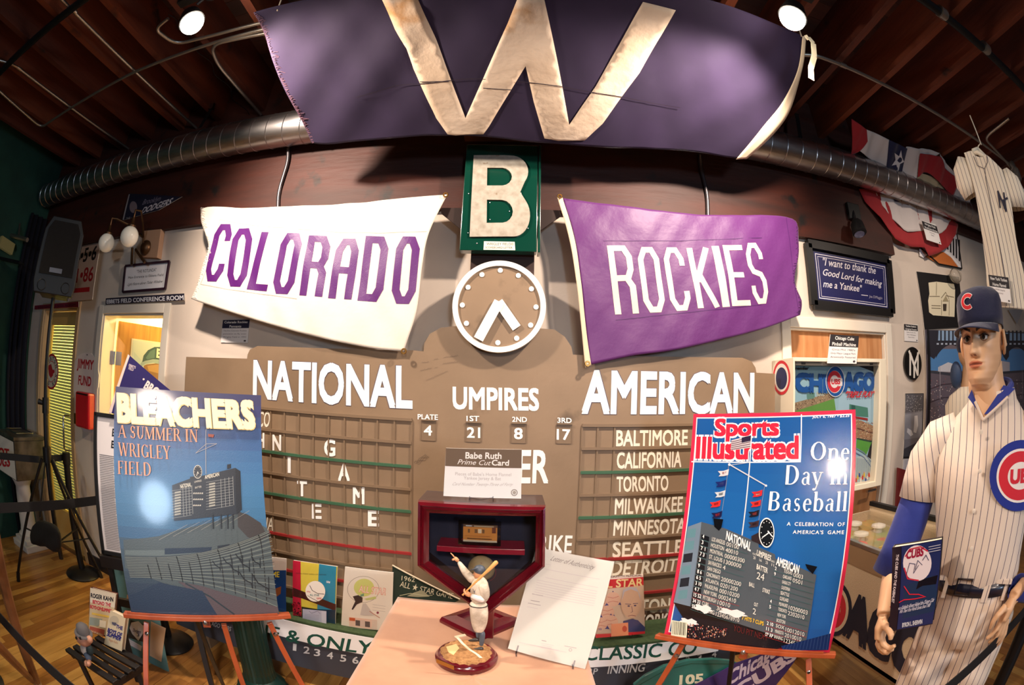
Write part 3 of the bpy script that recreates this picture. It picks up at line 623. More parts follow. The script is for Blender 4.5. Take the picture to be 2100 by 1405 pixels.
# signatures
ink = Pic(SB, C2, n=.0016); random.seed(3)
for (x, y, L, dy) in ((150, 350, 50, -4), (235, 330, 28, -4), (300, 315, 100, -14), (140, 405, 80, -18), (240, 385, 20, -4), (295, 358, 105, -14), (180, 470, 55, -18), (235, 448, 95, -42)):
    k = int(L / 6); ink.line([(x + L * i / k, y + dy * i / k - (9 if i % 2 else 0) * random.uniform(.3, 1.1)) for i in range(k + 1)], .0010, (104, 86, 72))
ink.done('signature', PAINT, sb); ink = Pic(SB, C2, n=.0016)
for j in range(4):
    ink.line([(98 + 8 * j + 80 * i / 9, 1030 + 6 * j - 55 * i / 9 + random.uniform(-7, 7)) for i in range(10)], .0014, (80, 66, 56))
ink.done('signature', PAINT, sb)
# clock
CKP = front(2.150); cx, cy = 1023.5, 627.7; cc = CKP.uv(cx, cy); R0 = (CKP.uv(1119, 627.7)[0] - CKP.uv(928, 627.7)[0]) / 2
ck = root('scoreboard_clock', (cc[0], 2.15, cc[1] - R0), 'round drab clock with thick white rim and white bar hands above the scoreboard', 'clock')
circ = lambda r, n=64: [(cc[0] + r * math.cos(2 * PI * i / n), cc[1] + r * math.sin(2 * PI * i / n)) for i in range(n)]
mk('face', MB().prism(CKP, circ(R0 * .97), -.03, 0), DRAB, ck)
o = circ(R0, 72); i_ = circ(R0 * .885, 72); m = MB(); n = 72
m.add([CKP.p(u, v, q) for q in (-.034, .012) for ring in (o, i_) for u, v in ring], [f for k in range(n) for f in (((k), (k + 1) % n, 2 * n + (k + 1) % n, 2 * n + k), (2 * n + k, 2 * n + (k + 1) % n, 3 * n + (k + 1) % n, 3 * n + k), (3 * n + k, 3 * n + (k + 1) % n, n + (k + 1) % n, n + k))])
WPAINT = mat('white_clock_paint', (246, 244, 240), .5)
mk('rim', m, WPAINT, ck)
for k in range(12):
    if k == 7: continue
    a = PI / 2 - k * PI / 6; m = MB(); m.lathe(CKP.p(cc[0] + R0 * .79 * math.cos(a) , cc[1] + R0 * .79 * math.sin(a), 0), [(.0001, .0042), (R0 * .055, .004), (R0 * .055, 0)], 20, axis=(0, -1, 0), cap=False); mk('hour_dot', m, WPAINT, ck)
C6 = (860, 280, 3.192)
for nm, a, b, wd, nn in (('minute_hand', (522, 1085), (388, 1330), .050, .020), ('hour_hand', (518, 1085), (637, 1256), .047, .014)):
    pa, pb = cu(CKP, C6, *a), cu(CKP, C6, *b); vs, fs = stroke([pa, pb], wd * .92); m = MB(); m.prism(CKP, [vs[0], vs[1], vs[3], vs[2]], nn - .01, nn); mk(nm, m, WPAINT, ck)
# lower sign box with ledge
LB = front(1.93); CL = (400, 1050, 3.959)
vt = (LB.uv(703, 1302.6)[1] + LB.uv(1295, 1318.6)[1]) / 2; vb = (LB.uv(703, 1337)[1] + LB.uv(1295, 1357)[1]) / 2; ul, ur = LB.uv(430, 1275)[0], LB.uv(1475, 1320)[0]
vn = LB.uv(700, 1360)[1]
led = root('display_ledge', ((ul + ur) / 2, 2.05, 0), 'low green felt ledge with a dark inning strip in front of the scoreboard', 'shelf')
mk('top', MB().box((ul - .3, 1.93, vt), (ur + .1, 2.17, vt + .012)), mat('green_felt', (62, 82, 48), .9, col2=(46, 66, 38), scale=60), led)
mk('front_panel', MB().box((ul - .3, 1.932, .14), (ur + .1, 1.96, vt)), mat('slate_strip', (58, 62, 74), .5), led)
[mk('foot', MB().box((q, 2.0, 0), (q + .1, 2.15, vt)), DRABB, led) for q in (ul - .2, ur - .2)]
pc = Pic(LB, CL, n=.0006); NUMC = (196, 200, 206)
for ch, x, y in (('1', 808, 1098), ('2', 905, 1121), ('3', 990, 1141), ('4', 1095, 1164), ('5', 1202, 1186), ('6', 1302, 1202)):
    w2 = 14 if ch == '1' else 25; pc.text(ch, (x - w2, y + 25), (x + w2, y + 30), (x - w2 + 3, y - 30), NUMC, bold=.02)
pc.text('CHICAGO CUBS', (60, 900), (290, 968), (66, 866), NUMC, bold=.015)
pc.crop = C5; pc.text('INNING', (226, 1323), (487, 1306), (238, 1264), NUMC, bold=.02); pc.text('SP  RP', (-20, 1328), (155, 1326), (-14, 1285), NUMC, bold=.02)
for ch, x, y in (('1', 715, 1233), ('2', 797, 1222), ('3', 880, 1208), ('4', 985, 1185), ('5', 1120, 1150)): pc.text(ch, (x - 16, y + 20), (x + 16, y + 17), (x - 14, y - 20), NUMC, bold=.02)
pc.done('lettering', PAINT, led)
bn = root('white_banner_strip', ((ul + ur) / 2, 1.93, vb), 'long white banner strip reading ONE & ONLY in green along the ledge front', 'banner')
mk('strip', MB().slab(LB, ul, ur, vb, vt, .004, .007), mat('white_vinyl', (240, 240, 244), .45), bn)
pc = Pic(LB, CL, n=.0078); DG = (16, 74, 62)
pc.text('ONE & ONLY', (345, 950), (1440, 1150), (352, 858), DG, bold=.022); pc.crop = C5; pc.text('CLASSIC CO', (52, 1222), (852, 1172), (62, 1122), DG, bold=.022)
pc.done('lettering', PRINT, bn)
# programs in stands on the ledge
ZL = vt + .013
PR = front(1.99)
CLEAR = glassmat('clear_sleeve', (250, 250, 250))
def program(name, cn, crop, lab, face, draw, ticket=None, group='baseball programs in clear stands on the ledge'):
    cn = [(crop[0] + x / crop[2], crop[1] + y / crop[2]) for x, y in cn]
    uv = [PR.uv(*c) for c in cn]; sh = max(0, ZL + .004 - min(v for u, v in uv))
    r = root(name, PR.p(uv[3][0], ZL), lab, 'magazine', group)
    mk('cover', MB().prism(PR, [uv[3], uv[2], uv[1], uv[0]], 0, .006), WHITEP, r)
    pc = Pic(PR, crop, n=.007); pc.polyuv([uv[3], uv[2], uv[1], uv[0]], face); draw(pc); pc.done('cover_print', SATIN, r)
    e = .006; a, b = [(u + (e if i in (1, 2) else -e), v + (e if i < 2 else -.001)) for i, (u, v) in enumerate(uv)], None
    mk('sleeve', MB().prism(PR, [a[3], a[2], a[1], a[0]], .0145, .0155), CLEAR, r)
    um = (uv[3][0] + uv[2][0]) / 2; hw = abs(uv[2][0] - uv[3][0]) * .22; v0 = min(uv[2][1], uv[3][1])
    m = MB(); m.tube([PR.p(um - hw, v0 + .012, .022), PR.p(um - hw, v0 - .004, .02), PR.p(um + hw, v0 - .004, .02), PR.p(um + hw, v0 + .012, .022)], .0018, 6); m.tube([PR.p(um - hw, v0 - .004, .02), PR.p(um - hw, ZL + .002, -.03)], .0018, 6); m.tube([PR.p(um + hw, v0 - .004, .02), PR.p(um + hw, ZL + .002, -.03)], .0018, 6)
    mk('stand', m, glassmat('acrylic', (225, 225, 230)), r)
    return r, uv
def d1_(p): p.poly([(560, 470), (745, 470), (745, 830), (560, 830)], (28, 66, 128)); p.text('GAME', (560, 522), (690, 526), (560, 478), (238, 214, 60), bold=.03); p.poly([(655, 620), (705, 600), (700, 660), (660, 690)], (150, 84, 44)); p.text('ALL', (585, 400), (628, 402), (585, 370), (190, 40, 40), bold=.03)
program('game_program', [(560, 358), (745, 378), (735, 822), (560, 795)], CL, 'blue All-Star program half hidden by the left poster', (226, 214, 208), d1_)
def d2_(p):
    p.poly([(800, 390), (862, 398), (870, 855), (800, 845)], (214, 34, 70)); p.poly([(862, 398), (1012, 418), (995, 780), (872, 760)], (236, 216, 84)); p.poly([(1012, 418), (1152, 440), (1140, 912), (995, 888)], (46, 148, 184))
    p.poly([(800, 610), (880, 640), (1148, 745), (1146, 800), (880, 700), (800, 680)], (74, 32, 34)); p.poly([(870, 765), (995, 785), (995, 888), (872, 860)], (24, 22, 30)); p.poly([(995, 785), (1145, 790), (1142, 912), (995, 888)], (20, 52, 78))
    random.seed(5)
    for k in range(60): x = random.uniform(802, 866); y = random.uniform(720, 845); p.disc((x, y), random.uniform(3, 8), (160, 20, 50) if k % 2 else (60, 10, 26), 6, r2=random.uniform(3, 8))
    p.disc((990, 632), 80, (232, 224, 214), r2=84); p.line([(945, 585), (965, 625), (1010, 650), (1062, 655)], .0035, (50, 44, 44)); p.line([(925, 665), (965, 690), (1010, 712)], .003, (60, 50, 50))
    p.text('5TH.', (922, 640), (952, 643), (922, 628), (190, 60, 60), bold=.03); p.text('ALL STAR', (945, 668), (1022, 672), (945, 652), (70, 120, 120), bold=.03); p.text('GAME', (1000, 695), (1040, 697), (1000, 680), (190, 60, 60), bold=.03)
    p.text('MEMORIAL STADIUM • BASEBALL CITY, MARYLAND', (835, 490), (1078, 502), (835, 482), (40, 40, 40)); p.text('50¢', (1080, 562), (1110, 564), (1080, 546), (240, 240, 240), bold=.03)
    p.poly([(888, 772), (1080, 790), (1080, 892), (888, 872)], (164, 166, 186)); p.poly([(1040, 790), (1080, 794), (1080, 892), (1042, 888)], (184, 184, 200)); p.line([(940, 790), (960, 808), (1010, 790), (1030, 812)], .002, (90, 90, 110))
    for k in range(5): p.line([(905, 815 + 11 * k), (1020, 826 + 11 * k)], .0012, (112, 112, 132))
program('game_program', [(805, 390), (1160, 440), (1142, 912), (798, 846)], CL, 'red, yellow and blue striped All-Star program with a baseball', (214, 200, 60), d2_)
def d3_(p):
    p.disc((1375, 610), 82, (212, 216, 130), r2=72); p.disc((1370, 625), 130, (150, 140, 130), r2=108, inner=.975); p.text('ALL STAR', (1330, 645), (1552, 670), (1338, 592), (226, 150, 130), bold=.05); p.text('ALL STAR', (1333, 644), (1549, 668), (1341, 594), (250, 228, 216), bold=.012)
    p.poly([(1345, 668), (1375, 655), (1375, 678), (1348, 685)], (120, 160, 130)); p.poly([(1375, 700), (1470, 680), (1475, 700), (1400, 712)], (196, 204, 130)); p.poly([(1285, 680), (1330, 670), (1365, 690), (1362, 725), (1318, 745), (1285, 790), (1275, 785), (1305, 720)], (58, 48, 52))
    p.poly([(1365, 740), (1390, 735), (1435, 800), (1460, 830), (1380, 835), (1345, 830)], (206, 196, 190)); p.line([(1420, 800), (1505, 855)], .004, (190, 120, 100)); p.disc((1487, 812), 10, (150, 70, 90))
    for k in range(3): p.line([(1445, 745 + 22 * k), (1550, 760 + 22 * k)], .0018, (186, 176, 170))
    p.poly([(1256, 845), (1482, 870), (1480, 950), (1256, 920)], (236, 200, 180)); p.poly([(1258, 850), (1305, 856), (1305, 880), (1258, 875)], (206, 96, 60)); p.poly([(1308, 870), (1425, 885), (1425, 930), (1308, 915)], (96, 84, 84)); p.poly([(1345, 868), (1385, 872), (1385, 925), (1345, 920)], (220, 196, 184)); p.poly([(1440, 868), (1482, 872), (1480, 950), (1440, 944)], (228, 206, 190))
program('game_program', [(1222, 442), (1612, 490), (1600, 965), (1190, 922)], CL, 'cream All-Star program with a yellow oval and a sliding player', (240, 230, 216), d3_)
def d4_(p):
    p.poly([(120, 640), (480, 615), (482, 690), (118, 720)], (206, 44, 52)); p.poly([(120, 640), (480, 615), (480, 632), (120, 657)], (236, 214, 206)); p.text('GRIFFITH MEMORIAL', (250, 638), (470, 626), (250, 624), (60, 30, 30), bold=.02); p.text('ALL STAR', (120, 710), (476, 695), (122, 655), (246, 222, 160), bold=.03)
    p.poly([(118, 722), (482, 692), (490, 1010), (140, 1035)], (222, 196, 172))
    for (x, y, r) in ((265, 790, 52), (170, 800, 50), (225, 880, 48), (250, 950, 50), (180, 960, 45)): p.poly([(x - 60, y + 30), (x, y - 62), (x + 60, y + 40)], (66, 62, 128)); p.disc((x, y), r, (232, 186, 160)); p.line([(x - 40, y - 18), (x, y - 8), (x + 40, y - 22)], .002, (190, 90, 80)); p.line([(x - 36, y + 22), (x, y + 12), (x + 38, y + 20)], .002, (190, 90, 80))
    p.disc((392, 812), 72, (222, 186, 160), r2=110); p.poly([(325, 800), (335, 720), (380, 700), (430, 705), (455, 760), (458, 800), (440, 735), (390, 715), (345, 735)], (200, 196, 206)); p.disc((375, 835), 9, (70, 66, 110), r2=5); p.disc((420, 832), 9, (70, 66, 110), r2=5); p.line([(350, 820), (392, 822)], .003, (86, 80, 120)); p.line([(405, 818), (440, 816)], .003, (86, 80, 120)); p.line([(395, 835), (402, 875), (388, 880)], .0025, (130, 96, 110)); p.line([(370, 905), (398, 900), (425, 905)], .003, (140, 80, 90)); p.poly([(335, 940), (400, 925), (440, 935), (490, 985), (490, 1015), (330, 1020)], (70, 74, 120))
    p.poly([(140, 1035), (490, 1012), (490, 1030), (142, 1060)], (206, 44, 52)); p.disc((172, 998), 18, (226, 190, 170), inner=.8); p.text('50¢', (160, 1004), (184, 1002), (160, 990), (110, 90, 150), bold=.02)
    p.poly([(250, 962), (370, 950), (372, 1040), (250, 1050)], (232, 150, 112)); p.disc((345, 995), 17, (190, 80, 60), r2=22)
program('game_program', [(118, 642), (480, 615), (492, 1030), (142, 1062)], C5, 'red All-Star program with a portrait and baseballs right of the letter', (214, 150, 130), d4_)
# green 1962 pennant and its yellow neighbour
PN = front(2.10); pr_ = root('pennant', PN.p(*PN.uv(830, 1180)), 'dark green 1962 ALL STAR GAME felt pennant behind the trophy case', 'pennant')
cz = lambda x, y: (CZ[0] + x / CZ[2], CZ[1] + y / CZ[2])
pts = [PN.uv(*cz(-40, 745)), (PN.uv(*cz(-45, 925))[0], ZL), (PN.uv(*cz(60, 960))[0], ZL), PN.uv(*cz(330, 935))]
mk('felt', MB().prism(PN, pts, 0, .004), mat('dark_green_felt', (34, 48, 38), .95), pr_)
mk('rod', MB().tube([PN.p(*pts[0], .006), PN.p(pts[3][0], pts[3][1] + .003, .006)], .004, 6), mat('cream_edge', (220, 206, 180), .8), pr_)
pc = Pic(PN, CZ, n=.005); pc.text('1962', (10, 828), (82, 838), (12, 803), (216, 208, 180), bold=.01); pc.text('ALL ★ STAR GAME', (0, 862), (288, 930), (8, 832), (216, 208, 180), bold=.01)
pc.poly([(40, 915), (80, 895), (120, 882), (140, 895), (165, 918), (100, 920)], (150, 146, 120)); pc.line([(0, 912), (60, 900), (140, 912), (180, 910)], .003, (190, 186, 150)); pc.done('lettering', PRINT, pr_)
m = MB(); PY = front(2.12); m.prism(PY, [PY.uv(400 + 1622 / 3.959, 1050 + 445 / 3.959), (PY.uv(400 + 1600 / 3.959, 1050 + 700 / 3.959)[0], ZL), (PY.uv(400 + 1640 / 3.959, 1050 + 690 / 3.959)[0], ZL), PY.uv(400 + 1660 / 3.959, 1050 + 455 / 3.959)], 0, .01)
mk('yellow_program', m, mat('yellow_card', (226, 160, 44), .6), label='narrow yellow card spine beside the dark green pennant', cat='book')
# ================================================================ banners
def coons(P, crop, top, bot, left, right, fold, nu=70, nv=34):
    def C(pts):
        q = [cu(P, crop, *p) if crop else P.uv(*p) for p in pts]; L = [0]
        for a, b in zip(q, q[1:]): L.append(L[-1] + math.dist(a, b))
        def f(t):
            d = t * L[-1]; i = max(k for k in range(len(q) - 1) if L[k] <= d + 1e-9); s = (d - L[i]) / (L[i + 1] - L[i])
            g = lambda j: q[max(0, min(len(q) - 1, j))]
            p0, p1, p2, p3 = g(i - 1), g(i), g(i + 1), g(i + 2)
            return tuple(.5 * (2 * p1[k] + (p2[k] - p0[k]) * s + (2 * p0[k] - 5 * p1[k] + 4 * p2[k] - p3[k]) * s * s + (3 * p1[k] - p0[k] - 3 * p2[k] + p3[k]) * s ** 3) for k in (0, 1))
        return f
    T_, B_, L_, R_ = C(top), C(bot), C(left), C(right)
    def S(s, t):
        a, b, c, d = T_(s), B_(s), L_(1 - t), R_(1 - t); p00, p10, p01, p11 = B_(0), B_(1), T_(0), T_(1)
        r = [b[k] * (1 - t) + a[k] * t + c[k] * (1 - s) + d[k] * s - ((1 - s) * (1 - t) * p00[k] + s * (1 - t) * p10[k] + (1 - s) * t * p01[k] + s * t * p11[k]) for k in (0, 1)]
        return P.p(r[0], r[1], fold(r[0], r[1]))
    return MB().grid(S, nu, nv)
def fringe(P, crop, pts, name, m, parent, L=.03, n=70, seed=1, fold=lambda u, v: 0):
    random.seed(seed); mb = MB(); q = [cu(P, crop, *p) if crop else P.uv(*p) for p in pts]
    for k in range(n):
        t = k / n * (len(q) - 1); i = int(t); s = t - i; a = (q[i][0] + (q[i + 1][0] - q[i][0]) * s, q[i][1] + (q[i + 1][1] - q[i][1]) * s)
        d = V((q[i + 1][1] - q[i][1], -(q[i + 1][0] - q[i][0]))).normalized(); l = L * random.uniform(.3, 1.3); f = fold(*a)
        b = (a[0] + d.x * l + random.uniform(-.01, .01), a[1] + d.y * l - l * random.uniform(.1, .8)); c = ((a[0] + b[0]) / 2 + d.x * .006, (a[1] + b[1]) / 2 + .004)
        mb.tube([P.p(a[0], a[1], f), P.p(c[0], c[1], f + .004), P.p(b[0], b[1], f)], .0011, 4)
    mk(name, mb, m, parent, kind='stuff')
BP = front(2.165); CC = (390, 380, 3.889); CR = (1140, 380, 3.698)
def foldc(u, v): return .005 * math.sin(9 * u + 5 * v) + .002 * math.sin(23 * u - 16 * v + 1) + .001 * math.sin(40 * u + 31 * v) + .002 * math.sin(13 * v - 30 * (u + v))
def foldr(u, v): return .005 * math.sin(8 * u - 7 * v + 2) + .002 * math.sin(21 * u + 18 * v) + .0012 * math.sin(44 * u - 29 * v)
WCL = mat('white_nylon', (226, 218, 206), .75, bump=.25, bscale=18, sheen=.2); PCL = mat('purple_nylon', (90, 31, 104), .5, bump=.3, bscale=16, sheen=.2)
HEM = mat('cream_canvas_hem', (222, 204, 176), .8)
c1 = root('banner', BP.p(*BP.uv(600, 570)), 'white cloth banner with purple COLORADO lettering and frayed left edge', 'banner')
mk('cloth', coons(BP, CC, [(95, 190), (180, 170), (500, 180), (1000, 160), (1500, 125), (2050, 72)], [(10, 905), (130, 950), (700, 1128), (1100, 1232), (1450, 1300), (1700, 1325)], [(95, 190), (90, 290), (150, 480), (100, 640), (60, 780), (10, 905)], [(2050, 72), (1900, 400), (1850, 650), (1805, 1000), (1700, 1325)], foldc), WCL, c1, smooth='all', solid=.0012)
pc = Pic(BP, CC, n=.0022, fold=foldc, step=.0002); CP = (86, 24, 108)
for ch, p0, p1, pt in (('C', (112, 768), (248, 772), (215, 312)), ('O', (283, 806), (440, 812), (352, 345)), ('L', (452, 830), (607, 844), (570, 372)), ('O', (645, 865), (818, 870), (742, 386)), ('R', (872, 878), (1058, 893), (950, 402)), ('A', (1103, 902), (1288, 912), (1178, 422)), ('D', (1335, 920), (1530, 932), (1402, 404)), ('O', (1596, 942), (1790, 948), (1655, 412))):
    pc.text(ch, p0, p1, pt, CP, font='block', bold=.125, lift=0)
pc.done('lettering', printmat('nylon_letters', .45, bump=.1), c1)
sc_ = Pic(BP, CC, n=.0016, fold=foldc); 
for pts in ([(240, 275), (500, 320), (800, 345), (1200, 375), (1500, 380), (1890, 372)], [(85, 790), (300, 830), (560, 865), (850, 905)], [(240, 275), (150, 640), (85, 790)]): sc_.line([(pts[i][0] + (pts[i + 1][0] - pts[i][0]) * k / 8, pts[i][1] + (pts[i + 1][1] - pts[i][1]) * k / 8) for i in range(len(pts) - 1) for k in range(9) if k < 8 or i == len(pts) - 2], .003, (186, 176, 164))
sc_.done('stitching', PRINT, c1)
fringe(BP, CC, [(85, 180), (90, 290), (150, 480), (100, 640), (20, 895)][::-1], 'frayed_edge', WCL, c1, .035, 60, 2, foldc)
for q in ((2040, 84), (1708, 1325)):
    u, v = cu(BP, CC, *q); mk('grommet', MB().tube([BP.p(u + .011 * math.cos(a * PI / 6), v + .011 * math.sin(a * PI / 6), .012) for a in range(13)], .004, 6, cap=False), BRASS, c1, smooth=True)
c2_ = root('banner', BP.p(*BP.uv(1400, 570)), 'purple cloth banner with cream ROCKIES lettering and cream hem', 'banner')
mk('cloth', coons(BP, CR, [(50, 95), (600, 170), (1100, 220), (1740, 240), (1838, 320)], [(262, 1362), (600, 1290), (900, 1250), (1300, 1160), (1600, 1080), (1850, 985)], [(50, 95), (140, 400), (190, 750), (230, 1100), (262, 1362)], [(1838, 320), (1845, 500), (1815, 720), (1865, 880), (1850, 985)], foldr), PCL, c2_, smooth='all', solid=.0012)
mk('hem', coons(BP, CR, [(10, 90), (50, 93)], [(222, 1385), (268, 1365)], [(10, 90), (100, 400), (155, 750), (195, 1100), (222, 1385)], [(50, 95), (140, 400), (190, 750), (230, 1100), (268, 1365)], lambda u, v: foldr(u, v) + .003, 3, 40), HEM, c2_, smooth='all', solid=.002)
pc = Pic(BP, CR, n=.0022, fold=foldr, step=.0002)
for ch, p0, p1, pt in (('R', (450, 980), (633, 970), (383, 462)), ('O', (675, 968), (838, 962), (608, 470)), ('C', (880, 957), (1032, 948), (803, 472)), ('K', (1075, 941), (1242, 932), (990, 468)), ('I', (1262, 926), (1318, 922), (1178, 462)), ('E', (1335, 918), (1478, 912), (1262, 454)), ('S', (1505, 905), (1625, 893), (1420, 442))):
    pc.text(ch, p0, p1, pt, (226, 208, 190), font='block', bold=.095, lift=0)
pc.done('lettering', MATS['nylon_letters'], c2_)
st_ = Pic(BP, CR, n=.0016, fold=foldr)
for pts in ([(455, 1022), (900, 975), (1300, 935), (1560, 905)], [(360, 425), (900, 420), (1560, 400)], [(1745, 245), (1790, 560), (1840, 960)]): st_.line([(pts[i][0] + (pts[i + 1][0] - pts[i][0]) * k / 8, pts[i][1] + (pts[i + 1][1] - pts[i][1]) * k / 8) for i in range(len(pts) - 1) for k in range(9) if k < 8 or i == len(pts) - 2], .004, (74, 22, 92))
st_.done('stitching', PRINT, c2_)
fringe(BP, CR, [(1838, 320), (1845, 500), (1815, 720), (1865, 880), (1850, 985)], 'frayed_edge', PCL, c2_, .02, 80, 4, foldr)
for q in ((28, 92), (237, 1355)):
    u, v = cu(BP, CR, *q); mk('grommet', MB().tube([BP.p(u + .010 * math.cos(a * PI / 6), v + .010 * math.sin(a * PI / 6), .014) for a in range(13)], .004, 6, cap=False), BRASS, c2_, smooth=True)
# big W flag sloping from the joists to the duct
FP = Plane((0, 1.95, EYE.z + 1.23), (1, 0, 0), (0, -.68, .39)); FC = (700, 0, 2.99)
def foldw(u, v): return .018 * math.sin(5 * u + 3 * v) * (1 - v) + .003 * math.sin(13 * u - 9 * v + 1) + .0012 * math.sin(31 * u + 12 * v) + .004 * math.sin(18 * (u - .9 * v) + .5) * (1 if u < -.4 or u > .6 else .4)
fw_ = root('win_flag', FP.p(0, 0), 'huge dark navy flag with a stained white W hung below the joists', 'flag')
NAVY = mat('faded_navy_cotton', (31, 18, 50), .85, col2=(37, 23, 57), scale=5, bump=.12, bscale=10)
mk('cloth', coons(FP, None, [(520, 25), (700, -14), (1050, -30), (1400, -14), (1646, 74)], [(641, 291), (700, 290), (897, 281), (1141, 293), (1369, 309), (1519, 328)], [(520, 25), (545, 75), (575, 160), (610, 225), (641, 291)], [(1646, 74), (1636, 145), (1602, 220), (1560, 268), (1519, 328)], foldw, 90, 40), NAVY, fw_, smooth='all', solid=.002)
mk('hem', coons(FP, None, [(1646, 74), (1653, 76)], [(1510, 328), (1532, 326)], [(1646, 74), (1632, 145), (1600, 210), (1557, 264), (1510, 328)], [(1653, 76), (1644, 134), (1621, 214), (1587, 268), (1532, 326)], lambda u, v: foldw(u, v) + .005, 3, 30), HEM, fw_, smooth='all', solid=.002)
pc = Pic(FP, FC, n=.004, fold=foldw)
Wp = [(240, -22), (330, 180), (400, 300), (440, 430), (500, 560), (580, 730), (650, 830), (700, 838), (870, 830), (905, 780), (1130, 400), (1180, 620), (1245, 840), (1330, 855), (1490, 850), (1600, 750), (1830, 450), (2050, 62), (1850, 12), (1700, 280), (1560, 520), (1395, 755), (1330, 400), (1240, -22), (1085, -22), (1020, 140), (870, 480), (760, 730), (700, 570), (580, 240), (465, -22)]
uv = [pc._u(p) for p in Wp]; tr = tessellate_polygon([[V((u, v, 0)) for u, v in uv]])
bm = bmesh.new(); bv = [bm.verts.new((u, v, 0)) for u, v in uv]
for t in tr: bm.faces.new([bv[i] for i in t])
for _ in range(6):
    lg = [e for e in bm.edges if e.calc_length() > .05]
    if not lg: break
    bmesh.ops.subdivide_edges(bm, edges=lg, cuts=1); bmesh.ops.triangulate(bm, faces=bm.faces[:])
bmesh.ops.recalc_face_normals(bm, faces=bm.faces[:]); bm.verts.index_update()
m = MB(); m.add([FP.p(v.co.x, v.co.y, .004 + foldw(v.co.x, v.co.y)) for v in bm.verts], [tuple(v.index for v in f.verts) for f in bm.faces]); bm.free()
mk('letter', m, mat('stained_white_cotton', (214, 196, 176), .85, col2=(196, 174, 150), scale=3.5, dirt=((176, 132, 84), 2.6, .62), bump=.6, bscale=14), fw_, smooth='all', solid=.002)
sw = Pic(FP, FC, n=.0075, fold=foldw)
for pts in ([(100, 590), (330, 530), (560, 510), (740, 482), (870, 478)], [(1080, 492), (1350, 520), (1600, 570), (1830, 615), (2080, 665)], [(480, 505), (660, 500)], [(870, 538), (1050, 545)]): sw.line([(pts[i][0] + (pts[i + 1][0] - pts[i][0]) * k / 6, pts[i][1] + (pts[i + 1][1] - pts[i][1]) * k / 6) for i in range(len(pts) - 1) for k in range(7) if k < 6 or i == len(pts) - 2], .004, (34, 24, 44))
sw.done('seam', PRINT, fw_)
fringe(FP, None, [(520, 25), (545, 75), (575, 160), (610, 225), (641, 291)][::-1], 'frayed_edge', mat('frayed_purple', (104, 70, 84), .9), fw_, .028, 130, 9, foldw)
for x in (-1.1, -.3, .5, 1.3): q = FP.p(x, (3.255 - FP.O.z) / FP.W.z, .0); mk('tie_cord', MB().tube([q, V((q.x, q.y - .02, 3.401))], .004, 6), HEM, fw_)
st = [at(1652, 78, Y=1.2), at(1658, 76, Y=1.19), at(1668, 88, Y=1.19), at(1670, 115, Y=1.195), at(1663, 140, Y=1.2), at(1664, 163, Y=1.2)]
m = MB(); 
for a, b in zip(st, st[1:]): m.bar(a, b, .028, .002, (0, 1, 0))
mk('tie_strap', m, HEM, fw_)
# B sign
SP = front(2.165); bs = root('letter_sign', SP.p(SP.uv(1027, 513)[0], SP.uv(1027, 513)[1]), 'green enamel sign with a worn white letter B above the clock', 'sign')
gm = mat('green_enamel', (10, 58, 46), .14, coat=.6, dirt=None); (u0, v0), (u1, v1) = SP.uv(942, 513), SP.uv(1108, 299)
mk('board', MB().slab(SP, u0, u1 - .012, v0, v1, -.06, 0), gm, bs, bevel=.003); mk('side_flange', MB().slab(SP, u1 - .008, u1 + .004, v0 - .004, v1, -.07, .006), gm, bs, bevel=.002)
B6 = (860, 280, 3.192); zz = lambda pts: [(cu(SP, B6, x, y)) for x, y in pts]
def arc(cx, cy, rx, ry, a0, a1, n=10): return [(cx + rx * math.cos(math.radians(a0 + (a1 - a0) * i / n)), cy - ry * math.sin(math.radians(a0 + (a1 - a0) * i / n))) for i in range(n + 1)]
outer = [(357, 128), (560, 128)] + arc(600, 235, 112, 105, 80, -35) + [(660, 368)] + arc(620, 520, 104, 138, 40, -90, 12) + [(330, 660)]
h1 = [(445, 210), (540, 210)] + arc(540, 268, 66, 58, 85, -85, 8) + [(443, 326)]; h2 = [(443, 418), (540, 420)] + arc(540, 495, 72, 74, 85, -85, 8) + [(441, 570)]
pts = [zz(outer), zz(h1), zz(h2)]; flat = [p for l in pts for p in l]
tr = tessellate_polygon([[V((u, v, 0)) for u, v in l] for l in pts])
m = MB(); k = len(flat); m.add([SP.p(u, v, .006) for u, v in flat] , [t if ((flat[t[1]][0] - flat[t[0]][0]) * (flat[t[2]][1] - flat[t[0]][1]) - (flat[t[2]][0] - flat[t[0]][0]) * (flat[t[1]][1] - flat[t[0]][1])) > 0 else t[::-1] for t in tr])
mk('letter', m, mat('worn_white_enamel', (184, 178, 166), .22, col2=(160, 152, 138), scale=30, dirt=((128, 100, 74), 18.0, .66), coat=.5), bs, solid=.008)
pc = Pic(SP, B6, n=.001); pc.poly([(420, 742), (628, 745), (624, 690), (423, 686)], (226, 222, 206)); pc.text('WRIGLEY FIELD®', (440, 712), (618, 714), (440, 694), (40, 40, 40), bold=.01); pc.text('SCOREBOARD LETTER', (432, 733), (610, 735), (432, 720), (60, 60, 60)); pc.done('label_plate', PRINT, bs)
for q in ((323, 375), (462, 434), (590, 490), (462, 545), (318, 632), (665, 372), (710, 602), (378, 700)):
    mk('rivet', MB().ball(SP.p(*cu(SP, B6, *q), .001), .004, 8), CHROME, bs, smooth=True)
for s_ in (-1, 1):
    m = MB(); x = u0 if s_ < 0 else u1; m.prism(Plane((0, 2.20, 0), (1, 0, 0), (0, 0, 1)), [(x, v0 + .12), (x, v0 + .24), (x + s_ * .11, v0 + .24), (x + s_ * .11, v0 + .21)], -.01, 0)
    mk('bracket', m, mat('dark_bracket', (44, 28, 24), .5, .3), bs)
